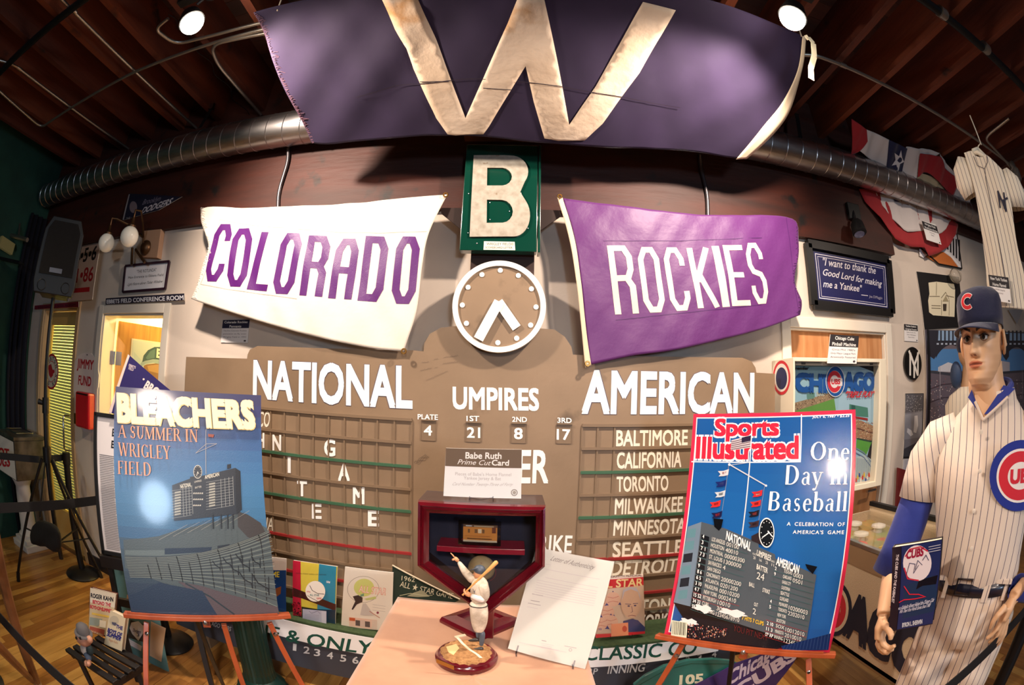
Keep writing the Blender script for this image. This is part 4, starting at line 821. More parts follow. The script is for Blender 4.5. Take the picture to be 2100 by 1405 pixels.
# ================================================================ poster easels
EASW = mat('stained_easel_wood', (176, 84, 44), .35, col2=(150, 66, 34), scale=4, stretch=(4, 4, 1), coat=.3)
def down(a, b, z=0.0): d = b - a; return a + d * ((z - a.z) / d.z)
def easel(P, u0, u1, v, legs, lab, knobs, rear):
    r = root('easel', P.p((u0 + u1) / 2, v, -.1) * 1.0, lab, 'easel'); LOC_ = LOC[r.name]
    ty = mk('tray', MB().slab(P, u0, u1, v - .018, v, -.02, .028), EASW, r, bevel=.003); mk('tray_lip', MB().slab(P, u0 + .02, u1 - .05, v, v + .008, .022, .028), EASW, r)
    for a, b in legs: mk('leg', MB().bar(a, b, .022, .018, P.N), EASW, r, bevel=.002)
    mk('rear_leg', MB().bar(rear[0], rear[1], .018, .018), BLACKM, r)
    um = (u0 + u1) / 2; mk('mast', MB().bar(P.p(um, v - .05, -.012), P.p(um, v + .55, -.012), .03, .014, P.N), EASW, r)
    for k in knobs: mk('knob', MB().lathe(k, [(.009, -.004), (.009, .004), (.005, .008)], 14, axis=tuple(P.N)), CHROME, ty, smooth=True)
    return r
BW = quad([(238.4, 793.5), (535, 811.5), (572, 1260), (271, 1258)], .6); CB = (200, 780, 2.6025)
def onp(P, x, y, n=0): u, v = P.uv(x, y); return P.p(u, v, n)
b0 = BW.uv(256, 1262)[0]; b1 = BW.uv(596, 1268)[0]; bv_ = BW.uv(420, 1262)[1] - .001
lg = []
for (x, y, x2, y2, pull) in ((300, 1277, 300, 1405, .03), (459, 1281, 499, 1405, -.06), (553, 1278, 620, 1405, -.02)):
    a = onp(BW, x, y, -.008); q = onp(BW.shifted(pull), x2, y2); lg.append((a, down(a, q)))
a = onp(BW, 402, 1277, -.06); q = at(458, 1405, Y=(a.y + .35)); easel(BW, b0, b1, bv_, lg, 'wooden easel holding the blue BLEACHERS poster', [onp(BW, 421, 1273, .03), onp(BW, 302, 1298, .01), onp(BW, 564, 1299, .01)], (a, down(a, q)))
uvb = [BW.uv(*p) for p in ((238.4, 793.5), (535, 811.5), (572, 1260), (271, 1258))]
pb = root('poster', BW.p(uvb[3][0] + .3, 0, .01), 'blue BLEACHERS poster with a stadium scoreboard photo on the left easel', 'poster')
mk('foam_board', MB().prism(BW, [uvb[3], uvb[2], uvb[1], uvb[0]], .0, .008), WHITEP, pb)
pc = Pic(BW, CB, n=.0086, step=.00015); 
pc.grad([(100, 35), (872, 82), (968, 1250), (185, 1245)], [(58, 60, 104), (54, 60, 112), (50, 70, 122), (52, 84, 138), (58, 98, 152), (60, 108, 160), (62, 114, 166), (64, 118, 168), (64, 120, 168), (62, 118, 164), (60, 114, 158), (58, 108, 150), (56, 98, 138), (62, 88, 112), (58, 80, 98), (56, 74, 90), (50, 66, 82), (44, 58, 78), (40, 54, 76), (38, 52, 74)])
# stands artwork
pc.poly([(140, 850), (260, 840), (330, 830), (420, 800), (640, 750), (760, 700), (905, 790), (925, 900), (968, 1250), (560, 1150), (150, 1000)], (76, 88, 92))
pc.poly([(748, 700), (800, 715), (870, 760), (905, 830), (860, 860), (800, 835), (748, 780)], (62, 58, 58)); pc.poly([(150, 905), (330, 905), (610, 895), (615, 915), (330, 935), (150, 930)], (96, 110, 112)); pc.poly([(360, 895), (610, 888), (608, 912), (360, 928)], (32, 46, 66)); pc.poly([(640, 882), (705, 872), (705, 905), (642, 915)], (30, 38, 48))
random.seed(11)
for k in range(26):                         # rows of seats sweeping to the right
    t = k / 25; x0 = 150 + 26 * t; y0 = 938 + 110 * t; x1 = 912 + 46 * t; y1 = 800 + 395 * t * t + 10 * t; L = [(x0 + (x1 - x0) * s, y0 + (y1 - y0) * s ** 2.2 + 14 * math.sin(PI * s) * (1 - t)) for s in [i / 14 for i in range(15)]]
    pc.line(L, .0022, (124, 134, 128) if k % 2 else (54, 58, 62), lift=0)
    for s in range(2, 14):
        if k > 8 or s % 2: x, y = L[s]; pc.poly([(x - 3, y), (x + 3, y), (x + 3, y + 7 + 12 * t * s / 14), (x - 1, y + 7 + 12 * t * s / 14)], (40, 42, 44), lift=0)
pc.n += .0002
for k in range(16): pc.line([(330 + 25 * k, 850 - 6 * k), (480 + 22 * k, 770 - 5 * k)], .0012, (150, 150, 140) if k % 3 == 0 else (66, 76, 80), lift=0)
for k, (x, y, s) in enumerate(((640, 985, 26), (700, 970, 32), (735, 1005, 30), (790, 980, 36), (800, 1060, 44), (880, 1080, 58), (850, 965, 30), (760, 945, 24))): pc.line([(x - s, y - s * .9), (x - s * .4, y), (x + s * .5, y + s * .5), (x + s * .6, y + s * 1.1)], .004, (26, 30, 36)); pc.line([(x + s * .55, y - s * .6), (x + s * .6, y + s)], .003, (26, 30, 36))
pc.poly([(430, 1070), (560, 1095), (960, 1205), (968, 1250), (640, 1249), (520, 1140)], (84, 74, 80)); pc.line([(470, 1080), (600, 1150), (730, 1245)], .006, (40, 52, 60)); pc.poly([(185, 1245), (170, 1150), (330, 1075), (560, 1120), (640, 1249)], (34, 50, 74))
# artwork scoreboard
pc.poly([(400, 560), (495, 525), (495, 515), (560, 510), (735, 468), (760, 485), (770, 690), (745, 712), (410, 748)], (38, 44, 54)); pc.poly([(735, 468), (762, 485), (770, 690), (745, 712), (740, 700)], (26, 30, 38)); pc.poly([(692, 450), (712, 447), (712, 470), (692, 474)], (24, 28, 36))
for (x0, x1, n) in ((398, 505, 10), (580, 722, 10)):
    for k in range(n + 1): y = 590 - (x0 - 398) * .25 + k * 14.5; pc.line([(x0, y), (x1, y - (x1 - x0) * .16)], .0012, (150, 156, 156), lift=0)
    for k in range(4): x = x0 + (x1 - x0) * (.55 + .15 * k); yy = 590 - (x - 398) * .22; pc.line([(x, yy - 6), (x + 5, yy + 146)], .0014, (170, 174, 172), lift=0)
    for k in range(9): y = 596 - (x0 - 398) * .25 + k * 14.5; pc.poly([(x0 + 16, y), (x0 + 48, y - 6), (x0 + 48, y + 3), (x0 + 16, y + 9)], (176, 176, 166), lift=0)
pc.n += .0002
pc.text('NATIONAL', (444, 577), (502, 566), (442, 556), (220, 218, 204), bold=.03); pc.text('AMERICAN', (574, 528), (650, 510), (572, 508), (220, 218, 204), bold=.03); pc.text('UMPIRES', (518, 548), (556, 540), (518, 538), (196, 194, 184), bold=.02); pc.text('BATTER', (522, 578), (556, 572), (522, 568), (196, 194, 184), bold=.02)
for k in range(14): pc.poly([(512 + 11 * (k % 5), 600 + 32 * (k // 5)), (520 + 11 * (k % 5), 598 + 32 * (k // 5)), (520 + 11 * (k % 5), 606 + 32 * (k // 5)), (512 + 11 * (k % 5), 607 + 32 * (k // 5))], (190, 188, 178), lift=0)
pc.disc((536, 489), 23, (36, 40, 50), r2=36); pc.disc((536, 489), 23, (214, 214, 204), r2=36, inner=.9); pc.line([(530, 510), (536, 489), (541, 500)], .002, (220, 220, 210))
for k in range(12): pc.disc((536 + 17 * math.sin(k * PI / 6), 489 - 27 * math.cos(k * PI / 6)), 1.6, (214, 214, 204), 6)
pc.line([(580, 265), (580, 500)], .0018, (190, 180, 170)); pc.line([(525, 390), (580, 342), (638, 340)], .0014, (176, 170, 165)); pc.line([(525, 390), (638, 340)], .0014, (176, 170, 165)); pc.poly([(590, 288), (624, 292), (618, 308), (592, 303)], (150, 70, 50))
for x in (612, 655, 690, 718): pc.poly([(x, 715), (x + 7, 714), (x + 9, 790), (x + 2, 792)], (28, 34, 42))
pc.text('BLEACHERS', (113, 220), (846, 257), (108, 78), (222, 196, 128), bold=.085); pc.text('BLEACHERS', (110, 218), (843, 255), (105, 76), (246, 234, 206), bold=.07)
OR_ = (232, 156, 116)
pc.text('A SUMMER IN', (113, 306), (538, 332), (113, 240), OR_, 'serif'); pc.text('WRIGLEY', (115, 403), (395, 423), (113, 333), OR_, 'serif'); pc.text('FIELD', (113, 500), (290, 511), (111, 430), OR_, 'serif')
pc.done('poster_print', printmat('laminated_print', .36, coat=.3, bump=.06), pb)
# magazine cover poster
SIc = [(1423.4, 850), (1754, 841), (1701, 1337), (1363.5, 1301)]; SW = quad(SIc, .64); CS = (1380, 820, 2.65); K5 = (1180, 1000, 3.468)
uvs = [SW.uv(*p) for p in SIc]; s0 = SW.uv(1347, 1306)[0]; s1 = SW.uv(1712, 1347)[0]; sv = -.001
lg = []
for (x, y, x2, y2, pull) in ((1399, 1322, 1372, 1370, -.02), (1658, 1352, 1660, 1405, .02)):
    a = onp(SW, x, y, -.008); q = onp(SW.shifted(pull), x2, y2); lg.append((a, down(a, q)))
a = onp(SW, 1500, 1310, -.06); easel(SW, s0, s1, sv, lg, 'wooden easel holding the blue magazine cover poster', [onp(SW, 1527, 1334, .03), onp(SW, 1388, 1345, .0), onp(SW, 1659, 1377, .01)], (a, V((a.x + .28, a.y + .35, 0))))
ps = root('poster', SW.p(.32, 0, .01), 'large magazine cover poster with red border and One Day in Baseball headline', 'poster')
mk('foam_board', MB().prism(SW, [uvs[3], uvs[2], uvs[1], uvs[0]], 0, .008), WHITEP, ps)
pc = Pic(SW, CS, n=.0086, step=.00015); BL_ = (24, 88, 158)
pc.polyuv([uvs[3], uvs[2], uvs[1], uvs[0]], (208, 46, 78)); inset = lambda e: [(uvs[3][0] + e, uvs[3][1] + e), (uvs[2][0] - e, uvs[2][1] + e), (uvs[1][0] - e, uvs[1][1] - e), (uvs[0][0] + e, uvs[0][1] - e)]
pc.polyuv(inset(.014), (244, 240, 240)); pc.polyuv(inset(.018), BL_)
i4 = inset(.018); n = 12
for k in range(n):                         # printed sky
    a, b = k / n, (k + 1) / n; L = lambda p, q, t: (p[0] + (q[0] - p[0]) * t, p[1] + (q[1] - p[1]) * t)
    pc.raw([L(i4[3], i4[0], b), L(i4[2], i4[1], b), L(i4[2], i4[1], a), L(i4[3], i4[0], a)], [(0, 1, 2, 3)], (26 + k * 1, 84 + int(14 * math.sin(PI * k / n)), 152 + int(18 * math.sin(PI * k / n))), lift=0)
pc.n += .0002
pc.line([(699, 82), (693, 338), (104, 338)], .004, (246, 246, 246))
RD = (216, 40, 66)
for body, p0, p1, pt in (('Illustrated', (126, 316), (684, 318), (132, 205)), ('Sports', (228, 196), (578, 193), (232, 108))):
    pc.text(body, (p0[0] - 6, p0[1] + 5), (p1[0] + 6, p1[1] + 5), (pt[0] - 6, pt[1] - 5), (250, 244, 244), bold=.085, space=.94); pc.text(body, p0, p1, pt, RD, bold=.052, space=.97)
pc.poly([(320, 222), (430, 195), (428, 262), (318, 277)], (196, 190, 196))
for k in range(5): pc.line([(320, 232 + k * 10), (428, 206 + k * 12)], .0026, (90, 50, 70), lift=0)
pc.poly([(376, 208), (429, 195), (428, 225), (376, 236)], (40, 40, 70), lift=.0002)
pc.line([(431, 170), (378, 737)], .0042, (226, 230, 236)); pc.line([(308, 352), (508, 468)], .004, (200, 206, 214)); pc.line([(318, 356), (420, 342)], .002, (190, 196, 204)); pc.disc((310, 354), 7, (230, 230, 236)); pc.disc((508, 468), 6, (230, 230, 236))
pc.line([(306, 360), (262, 655)], .0014, (150, 160, 180)); pc.line([(500, 470), (462, 690)], .0014, (150, 160, 180))
for k, (x, y, c, c2) in enumerate(((248, 402, (214, 206, 212), (190, 60, 60)), (234, 460, (28, 40, 104), (60, 70, 130)), (230, 516, (196, 206, 214), (60, 80, 90)), (204, 570, (206, 50, 50), (170, 34, 40)), (212, 628, (30, 30, 70), (150, 50, 60)), (430, 514, (204, 44, 50), (230, 200, 190)), (422, 568, (200, 48, 46), (160, 30, 36)), (412, 622, (30, 28, 40), (120, 50, 50)), (412, 678, (60, 44, 50), (110, 60, 60)))):
    pc.poly([(x + 60, y - 24), (x + 30, y - 14), (x, y - 12), (x + 14, y + 4), (x + 4, y + 16), (x + 34, y + 14), (x + 55, y + 8)], c, lift=0); pc.poly([(x + 46, y - 12), (x + 22, y - 6), (x + 24, y + 6), (x + 44, y + 2)], c2, lift=.0002)
WS = (248, 248, 246)
pc.text('One', (746, 330), (957, 330), (752, 233), WS, 'serif'); pc.text('Day in', (612, 462), (947, 461), (620, 358), WS, 'serif'); pc.text('Baseball', (520, 601), (943, 605), (530, 500), WS, 'serif')
pc.text('A  CELEBRATION  OF', (620, 683), (932, 686), (622, 664), WS, bold=.02, space=1.15); pc.text("AMERICA'S  GAME", (652, 727), (928, 729), (654, 708), WS, bold=.02, space=1.15); pc.text('JULY 6, 1987 • $2.25', (758, 104), (957, 97), (760, 91), WS, bold=.03, space=1.15)
# the photographed scoreboard on the cover
pc.poly([(160, 664), (290, 700), (430, 760), (468, 780), (468, 800), (556, 838), (560, 862), (680, 905), (780, 950), (772, 1000), (722, 1325), (600, 1290), (100, 1120), (150, 720)], (82, 90, 98)); pc.poly([(88, 690), (160, 664), (100, 1120), (10, 1098)], (112, 132, 152))
for k in range(6):
    x, y = 84 - k * 9, 706 + k * 66; pc.poly([(x, y), (x + 48, y - 8), (x + 42, y + 40), (x - 6, y + 46)], (26, 34, 46) if k in (2, 4) else (96, 138, 150), lift=0)
pc.n += .0002
pc.poly([(10, 1098), (100, 1120), (600, 1290), (722, 1325), (600, 1330), (60, 1180)], (14, 14, 18)); pc.poly([(60, 1170), (350, 1215), (640, 1325), (560, 1352), (480, 1352), (60, 1300)], (22, 22, 30))
pc.poly([(225, 645), (278, 650), (268, 695), (255, 712), (230, 690)], (14, 16, 22)); pc.poly([(720, 890), (785, 905), (760, 945), (730, 915)], (14, 16, 24)); pc.poly([(430, 740), (470, 720), (495, 760), (480, 785), (430, 765)], (50, 40, 44))
pc.disc((512, 722), 42, (238, 238, 236), r2=81); pc.disc((512, 722), 37, (20, 24, 30), r2=74); pc.line([(488, 748), (524, 722), (520, 716)], .004, WS); pc.line([(518, 712), (545, 745)], .0036, WS)
for k in range(12): pc.disc((512 + 29 * math.sin(k * PI / 6), 722 - 62 * math.cos(k * PI / 6)), 2.6, WS, 8)
pc.text('NATIONAL', (292, 757), (426, 822), (298, 712), WS, bold=.04); pc.text('AMERICAN', (562, 893), (684, 942), (568, 850), WS, bold=.04)
pc.crop = K5; NW = (224, 224, 216)
pc.text('UMPIRES', (1292, 478), (1392, 520), (1298, 440), NW, bold=.03); pc.text('BATTER', (1292, 575), (1370, 606), (1296, 540), NW, bold=.03); pc.text('24', (1292, 645), (1345, 660), (1298, 596), NW); pc.text('BALL', (1240, 695), (1278, 707), (1243, 667), NW, bold=.02); pc.text('STRIKE', (1334, 735), (1384, 752), (1338, 708), NW, bold=.02); pc.text('OUT', (1275, 835), (1302, 843), (1277, 810), NW, bold=.02); pc.text('2', (1266, 892), (1288, 898), (1268, 850), NW)
for k, (a, b) in enumerate((('PLATE', '20'), ('1ST', '16'), ('2ND', '23'), ('3RD', '11'))): x, y = 1266 + 43 * k, 474 + 17 * k; pc.text(a, (x, y), (x + 26, y + 9), (x + 1, y - 14), NW, bold=.01, lift=0); pc.text(b, (x + 4, y + 30), (x + 20, y + 35), (x + 5, y + 10), NW, lift=0)
pc.n += .0002
nat = (('4', 'LOS ANGELES', '00100'), ('3', 'HOUSTON', '40010'), ('7 1', 'MONTREAL', '00000300'), ('7 3', 'ST. LOUIS', '1300000'), ('3', 'SAN FRANCISCO', '4'), ('9', 'SAN DIEGO', ''), ('8 6', 'CINCINNATI', '20000200'), ('6 5', 'ATLANTA', '0201200'), ('3 10', 'PHILADELPHIA', '00010200'), ('4 7', 'NEW YORK', '0002410'), ('15 52', 'PITTSBURGH', '10010'), ('34 33', 'CUBS', '3001'), ('SP RP', 'INNING', '12345678910'))
for i, (a, b, c) in enumerate(nat):
    x, y = 978 - 6.2 * i, 370 + 41 * i
    pc.poly([(x - 72, y - 38), (x - 18, y - 20), (x - 20, y + 12), (x - 74, y - 6)], (22, 24, 30), lift=0); pc.n += .0002; w0 = 10 * len(a)
    pc.text(a, (x - 66, y - 12), (x - 66 + w0 + 2, y - 12 + w0 * .3), (x - 63, y - 38), WS, bold=.02, lift=0); pc.text(b, (x, y + 8), (x + 92 if len(b) > 4 else x + 45, y + (36 if len(b) > 4 else 22)), (x + 3, y - 20), NW, bold=.015, lift=0)
    if c: L = 17.5 * len(c) if len(c) < 10 else 165; pc.text(c, (x + 102, y + 44), (x + 102 + L, y + 44 + L * .27), (x + 106, y + 14), NW, lift=0)
    pc.line([(x - 76, y - 2), (x + 250, y + 98)], .0012, (52, 100, 100) if i not in (9, 10) else (170, 50, 50), lift=0); pc.n -= .0002
pc.n += .0004
ame = (('2', 'TEXAS', '0003'), ('9', 'OAKLAND', '0501'), ('', 'KANSAS CITY', ''), ('', 'CALIFORNIA', ''), ('', 'SEATTLE', ''), ('', 'CLEVELAND', ''), ('4', 'MILWAUKEE', '10200003'), ('5', 'TORONTO', '2202010'), ('', 'NEW YORK', ''), ('', 'BOSTON', ''), ('2 10', 'SOX', '10012010'), ('11 3', 'MINNESOTA', '2010010'), ('SP RP', 'INNING', '123456789'))
for i, (a, b, c) in enumerate(ame):
    x, y = 1484 - 5.6 * i, 596 + 38.5 * i
    if a: w0 = 11 * len(a); pc.text(a, (x - 62, y - 14), (x - 62 + w0, y - 14 + w0 * .3), (x - 60, y - 38), WS, bold=.02, lift=0)
    pc.text(b, (x, y + 4), (x + 60, y + 21), (x + 3, y - 20), NW, bold=.015, lift=0)
    if c: L = 16.5 * len(c); pc.text(c, (x + 68, y + 34), (x + 68 + L, y + 34 + L * .28), (x + 71, y + 4), NW, lift=0)
    pc.line([(x - 74, y - 10), (x + 216, y + 76)], .0012, (52, 100, 100) if i < 9 else (170, 50, 50), lift=0)
pc.text('7 HITS 7 CUPS', (1190, 930), (1342, 974), (1193, 903), (226, 186, 40), bold=.03); pc.text('YOU PIT NEXT', (1130, 1010), (1370, 1080), (1136, 968), (96, 30, 30)); pc.n += .0002
random.seed(21)
for (cx_, cy_, w_s, h_s) in ((920, 855, 60, 26), (1130, 885, 90, 24), (820, 950, 60, 24)):
    pc.poly([(cx_ + w_s * (1 + .2 * math.sin(7 * t)) * math.cos(t) , cy_ + h_s * (1 + .35 * math.sin(5 * t + 1)) * math.sin(t) + w_s * .18 * math.cos(t)) for t in [2 * PI * k / 26 for k in range(26)]], (238, 232, 232))
pc.crop = CS
for k in range(170): x = random.uniform(88, 300); y = 1210 + (x - 88) * .12 + random.uniform(0, 90) * (1 - (x - 88) / 420); pc.poly([(x - 3, y), (x, y - 4), (x + 4, y), (x, y + 5)], random.choice(((180, 120, 90), (210, 180, 160), (70, 50, 60), (40, 40, 60), (150, 60, 60))), lift=0)
pc.n += .0002; pc.poly([(3, 1192), (88, 1206), (82, 1292), (-1, 1280)], (222, 224, 200))
random.seed(4); x = 8
while x < 80:
    w2 = random.choice((1.5, 2.5, 4)); pc.poly([(x, 1196 + x * .14), (x + w2, 1196 + (x + w2) * .14), (x + w2 - 3, 1268 + x * .1), (x - 3, 1268 + x * .1)], (30, 40, 36), lift=0); x += w2 + random.choice((2, 3, 4))
pc.line([(855, 1270), (700, 1335)], .004, (20, 30, 50)); pc.poly([(590, 1330), (858, 1262), (845, 1352), (600, 1352)], (26, 44, 92))
for k in range(14): pc.line([(600 + 18 * k, 1350), (612 + 18 * k, 1328 - 5 * k)], .0012, (60, 84, 130), lift=0)
pc.done('poster_print', printmat('glossy_cover', .16, coat=.7, bump=.05), ps)
# ================================================================ cloth-covered display table
TZ = .93
tbl = at(815, 1222, Z=TZ); tfl = at(712, 1400, Z=TZ); tfr = at(1222, 1403, Z=TZ)
x0, x1, yb, yf = (tbl.x + tfl.x) / 2, tfr.x, tbl.y, .52
SUEDE = mat('tan_suede', (188, 142, 112), .95, col2=(172, 126, 98), scale=7, bump=.35, bscale=5, sheen=.4)
tb = root('display_table', ((x0 + x1) / 2, (yf + yb) / 2, 0), 'display table draped in tan suede cloth under the trophy case', 'table')
def drape(s, t):
    # t: 0 floor .. 0.45 rim .. 1 centre of the top ; s around
    per = [(x0, yf), (x1, yf), (x1, yb), (x0, yb)]; k = s * 4; i = int(k) % 4; f = k - int(k); a, b = per[i], per[(i + 1) % 4]; x, y = a[0] + (b[0] - a[0]) * f, a[1] + (b[1] - a[1]) * f
    cx_, cy_ = (x0 + x1) / 2, (yf + yb) / 2
    if t < .5:
        q = 1 - t / .5; w = .016 * math.sin(s * 46) * q + .02 * q; d = V((x - cx_, y - cy_, 0)).normalized(); return V((x, y, TZ * (t / .5) * .995)) + d * w
    q = (t - .5) / .5; z = TZ - .004 * max(0, 1 - q * 12); return V((x + (cx_ - x) * q, y + (cy_ - y) * q, z + (.0012 * math.sin(9 * x + 14 * y) if q > .05 else 0)))
m = MB(); m.grid(drape, 96, 32); mk('cloth', m, SUEDE, tb, smooth='all')
mk('core', MB().box((x0 + .01, yf + .01, .02), (x1 - .01, yb - .01, TZ - .006)), mat('plywood_core', (150, 120, 84), .8), tb)
# home-plate shaped trophy case
CH = (840, 1000, 4.683); YC = 1.165; HP = front(YC)
cau = lambda P, x, y: P.uv(CH[0] + x / CH[2], CH[1] + y / CH[2])
O_ = [cau(HP, 85, 118), cau(HP, 1305, 168), cau(HP, 1300, 745), cau(HP, 735, 1225), cau(HP, 80, 735)]; I_ = [cau(HP, 190, 240), cau(HP, 1215, 272), cau(HP, 1205, 715), cau(HP, 718, 1092), cau(HP, 186, 702)]
MAHO = mat('mahogany_gloss', (100, 12, 26), .2, col2=(72, 7, 18), scale=9, coat=.6); MAHD = mat('dark_case_side', (54, 34, 30), .4, coat=.2)
tc = root('trophy_case', (HP.p(*O_[3]).x, YC + .05, TZ), 'home-plate shaped mahogany trophy case with glass front on the tan table', 'display case')
prof = [(0, -.10), (0, 0), (.06, .014), (.3, .020), (.42, .012), (.6, .016), (.8, .008), (1, .002), (1, -.012)]
m = MB(); vs = [HP.p(o[0] + (i[0] - o[0]) * t, o[1] + (i[1] - o[1]) * t, n) for t, n in prof[1:] for o, i in zip(O_, I_)]
m.add(vs, [(r * 5 + (k + 1) % 5, r * 5 + k, (r + 1) * 5 + k, (r + 1) * 5 + (k + 1) % 5) for r in range(len(prof) - 2) for k in range(5)]); mk('frame', m, MAHO, tc)
m = MB(); O2 = [(u * .985 + .001, v) for u, v in O_]
m.add([HP.p(u, v, n) for n in (0, -.125) for u, v in O_] + [HP.p(u + (.004 if k in (0, 4) else -.004 if k in (1, 2) else 0), v - .004 if k < 2 else v + .004, n) for n in (-.012, -.12) for k, (u, v) in enumerate(O_)],
      [f for k in range(5) for f in ((k, (k + 1) % 5, 5 + (k + 1) % 5, 5 + k), (10 + k, 15 + k, 15 + (k + 1) % 5, 10 + (k + 1) % 5))] + [(5, 6, 7, 8, 9)]); mk('housing', m, MAHD, tc)
VELV = mat('navy_velvet', (24, 26, 46), .9, col2=(40, 40, 60), scale=14, bump=.3, sheen=.3); BPn = HP.shifted(-.116)
mk('lining', MB().prism(HP, O_, -.118, -.114), VELV, tc)
(a0, b0_), (a1, b1_) = cau(HP.shifted(-.02), 260, 632), cau(HP.shifted(-.02), 1108, 590)
vt_ = cau(HP.shifted(-.02), 260, 565)[1]; vtr = cau(HP.shifted(-.02), 1108, 590)[1]; vs_ = (vt_ + vtr) / 2
mk('shelf', MB().slab(HP, a0, a1, vs_ - .016, vs_, -.10, -.02), mat('red_shelf', (150, 16, 44), .3, coat=.4), tc, bevel=.001)
mk('glass', MB().prism(HP, [(o[0] + (i[0] - o[0]) * .93, o[1] + (i[1] - o[1]) * .93) for o, i in zip(O_, I_)], -.004, -.002), glassmat('case_glass', (240, 242, 245)), tc)
base = [at(906, 1265, Z=TZ + .022), at(983, 1302, Z=TZ + .022), at(1064, 1268, Z=TZ + .022)]; bk_ = base[0] + base[2] - base[1]; base.append(bk_)
cB = (base[0] + base[2]) / 2; m = MB()
ring = lambda f, z: [V((cB.x + (p.x - cB.x) * f, cB.y + (p.y - cB.y) * f, z)) for p in base]
lv = [ring(1.06, TZ + .001), ring(1.06, TZ + .010), ring(1.0, TZ + .022), ring(.62, TZ + .030), ring(.55, TZ + .020)]
m.add([p for l in lv for p in l], [(r * 4 + k, r * 4 + (k + 1) % 4, (r + 1) * 4 + (k + 1) % 4, (r + 1) * 4 + k) for r in range(4) for k in range(4)] + [(16, 17, 18, 19), (3, 2, 1, 0)]); mk('base', m, MAHO, tc)
tip = HP.p(*O_[3]); m = MB(); m.box((tip.x - .02, YC + .012, TZ + .018), (tip.x + .02, YC + .10, tip.z + .014)); mk('cradle', m, MAHO, tc, bevel=.003)
# graded card, ball inside the case
KP = HP.shifted(-.045); k4 = [cau(KP, 490, 338), cau(KP, 880, 350), cau(KP, 878, 570), cau(KP, 470, 560)]; vv = vs_ + .002; kb = min(k4[2][1], k4[3][1]); k4 = [(u, v - kb + vv) for u, v in k4]
kc = root('card_holder', KP.p(k4[3][0] + .04, vv), 'gold trading card in a thick clear holder on the red shelf', 'trading card')
m = MB(); u0_, u1_, v0_, v1_ = k4[3][0], k4[1][0], vv, k4[0][1]; w2 = .008
for q in ((u0_, u1_, v0_, v0_ + w2), (u0_, u1_, v1_ - w2, v1_), (u0_, u0_ + w2, v0_, v1_), (u1_ - w2, u1_, v0_, v1_)): m.slab(KP, q[0], q[1], q[2], q[3], -.006, .006)
mk('holder', m, glassmat('thick_acrylic', (200, 202, 212)), kc)
pc = Pic(KP, CH, n=.0); g0, g1, h0, h1 = u0_ + .012, u1_ - .010, v0_ + .008, v1_ - .010
mk('card', MB().slab(KP, g0, g1, h0, h1, -.003, -.001), mat('gold_card', (214, 142, 66), .35, .2), kc)
R_ = lambda x, y, X, Y, c: pc.polyuv([(g0 + (g1 - g0) * x, h0 + (h1 - h0) * y), (g0 + (g1 - g0) * X, h0 + (h1 - h0) * y), (g0 + (g1 - g0) * X, h0 + (h1 - h0) * Y), (g0 + (g1 - g0) * x, h0 + (h1 - h0) * Y)], c)
R_(0, .86, 1, 1, (96, 70, 50)); R_(0, 0, 1, .1, (200, 180, 150)); R_(.14, .52, .2, .74, (120, 84, 50)); R_(.34, .52, .42, .74, (120, 84, 50)); R_(.44, .52, .54, .76, (226, 206, 170)); R_(.56, .52, .63, .74, (120, 84, 50)); R_(.12, .17, .85, .21, (70, 44, 26)); R_(.85, .55, .96, .9, (110, 60, 40)); R_(.05, .34, .8, .36, (170, 100, 50)); R_(.08, .9, .26, .96, (190, 190, 190)); R_(.32, .89, .9, .96, (170, 150, 120)); pc.done('card_print', SATIN, kc)
LEA = mat('aged_leather_ball', (190, 168, 124), .55, col2=(166, 144, 104), scale=40, bump=.1)
bp_ = HP.shifted(-.05); bu, bvv = cau(bp_, 690, 775); bb = root('baseball', bp_.p(bu, bvv - .037), 'aged baseball inside the trophy case behind the statuette head', 'ball')
bl_ = mk('ball', MB().ball(bp_.p(bu, bvv), .037, 28), LEA, bb, smooth=True)
m = MB()
for sg in (-1, 1): m.tube([bp_.p(bu, bvv) + V((.0372 * math.cos(t) * .72 * 1 + sg * .013, -.0372 * .9 * abs(math.cos(t * .5)) * .9, .030 * math.sin(t))) for t in [(-1.1 + 2.2 * k / 14) for k in range(15)]], .0007, 5)
mk('stitching', m, mat('red_stitch', (140, 40, 40), .7), bl_)
mk('pedestal', MB().lathe(bp_.p(bu, bvv - .062), [(.022, 0), (.022, .006), (.012, .01), (.012, .024), (.02, .028)], 20), glassmat('thick_acrylic'), bb, smooth=True)
# caption card on top of the case
ccn = [(C2[0] + x / C2[2], C2[1] + y / C2[2]) for x, y in ((318, 932), (836, 942), (832, 1278), (300, 1260))]; CP2 = front(YC + .045); uv = [CP2.uv(*c) for c in ccn]; ztop = max(O_[0][1], O_[1][1])
r = root('caption_card', CP2.p(uv[3][0], ztop), 'white caption card with brown header standing on the trophy case', 'sign'); sh_ = ztop + .003 - min(uv[2][1], uv[3][1])
mk('card', MB().prism(CP2, [uv[3], uv[2], uv[1], uv[0]], 0, .003), WHITEP, r); pc = Pic(CP2, C2, n=.0036); pc.polyuv([uv[3], uv[2], uv[1], uv[0]], (250, 250, 250)); pc.poly([(318, 932), (836, 942), (834, 1070), (312, 1055)], (112, 92, 74))
pc.text('Babe Ruth', (450, 1003), (697, 1006), (452, 960), (252, 250, 246), bold=.03); pc.text('Prime Cut', (396, 1042), (618, 1050), (402, 1008), (252, 250, 246), bold=.01, shear=.4); pc.text('Card', (630, 1050), (748, 1052), (632, 1012), (252, 250, 246), bold=.03)
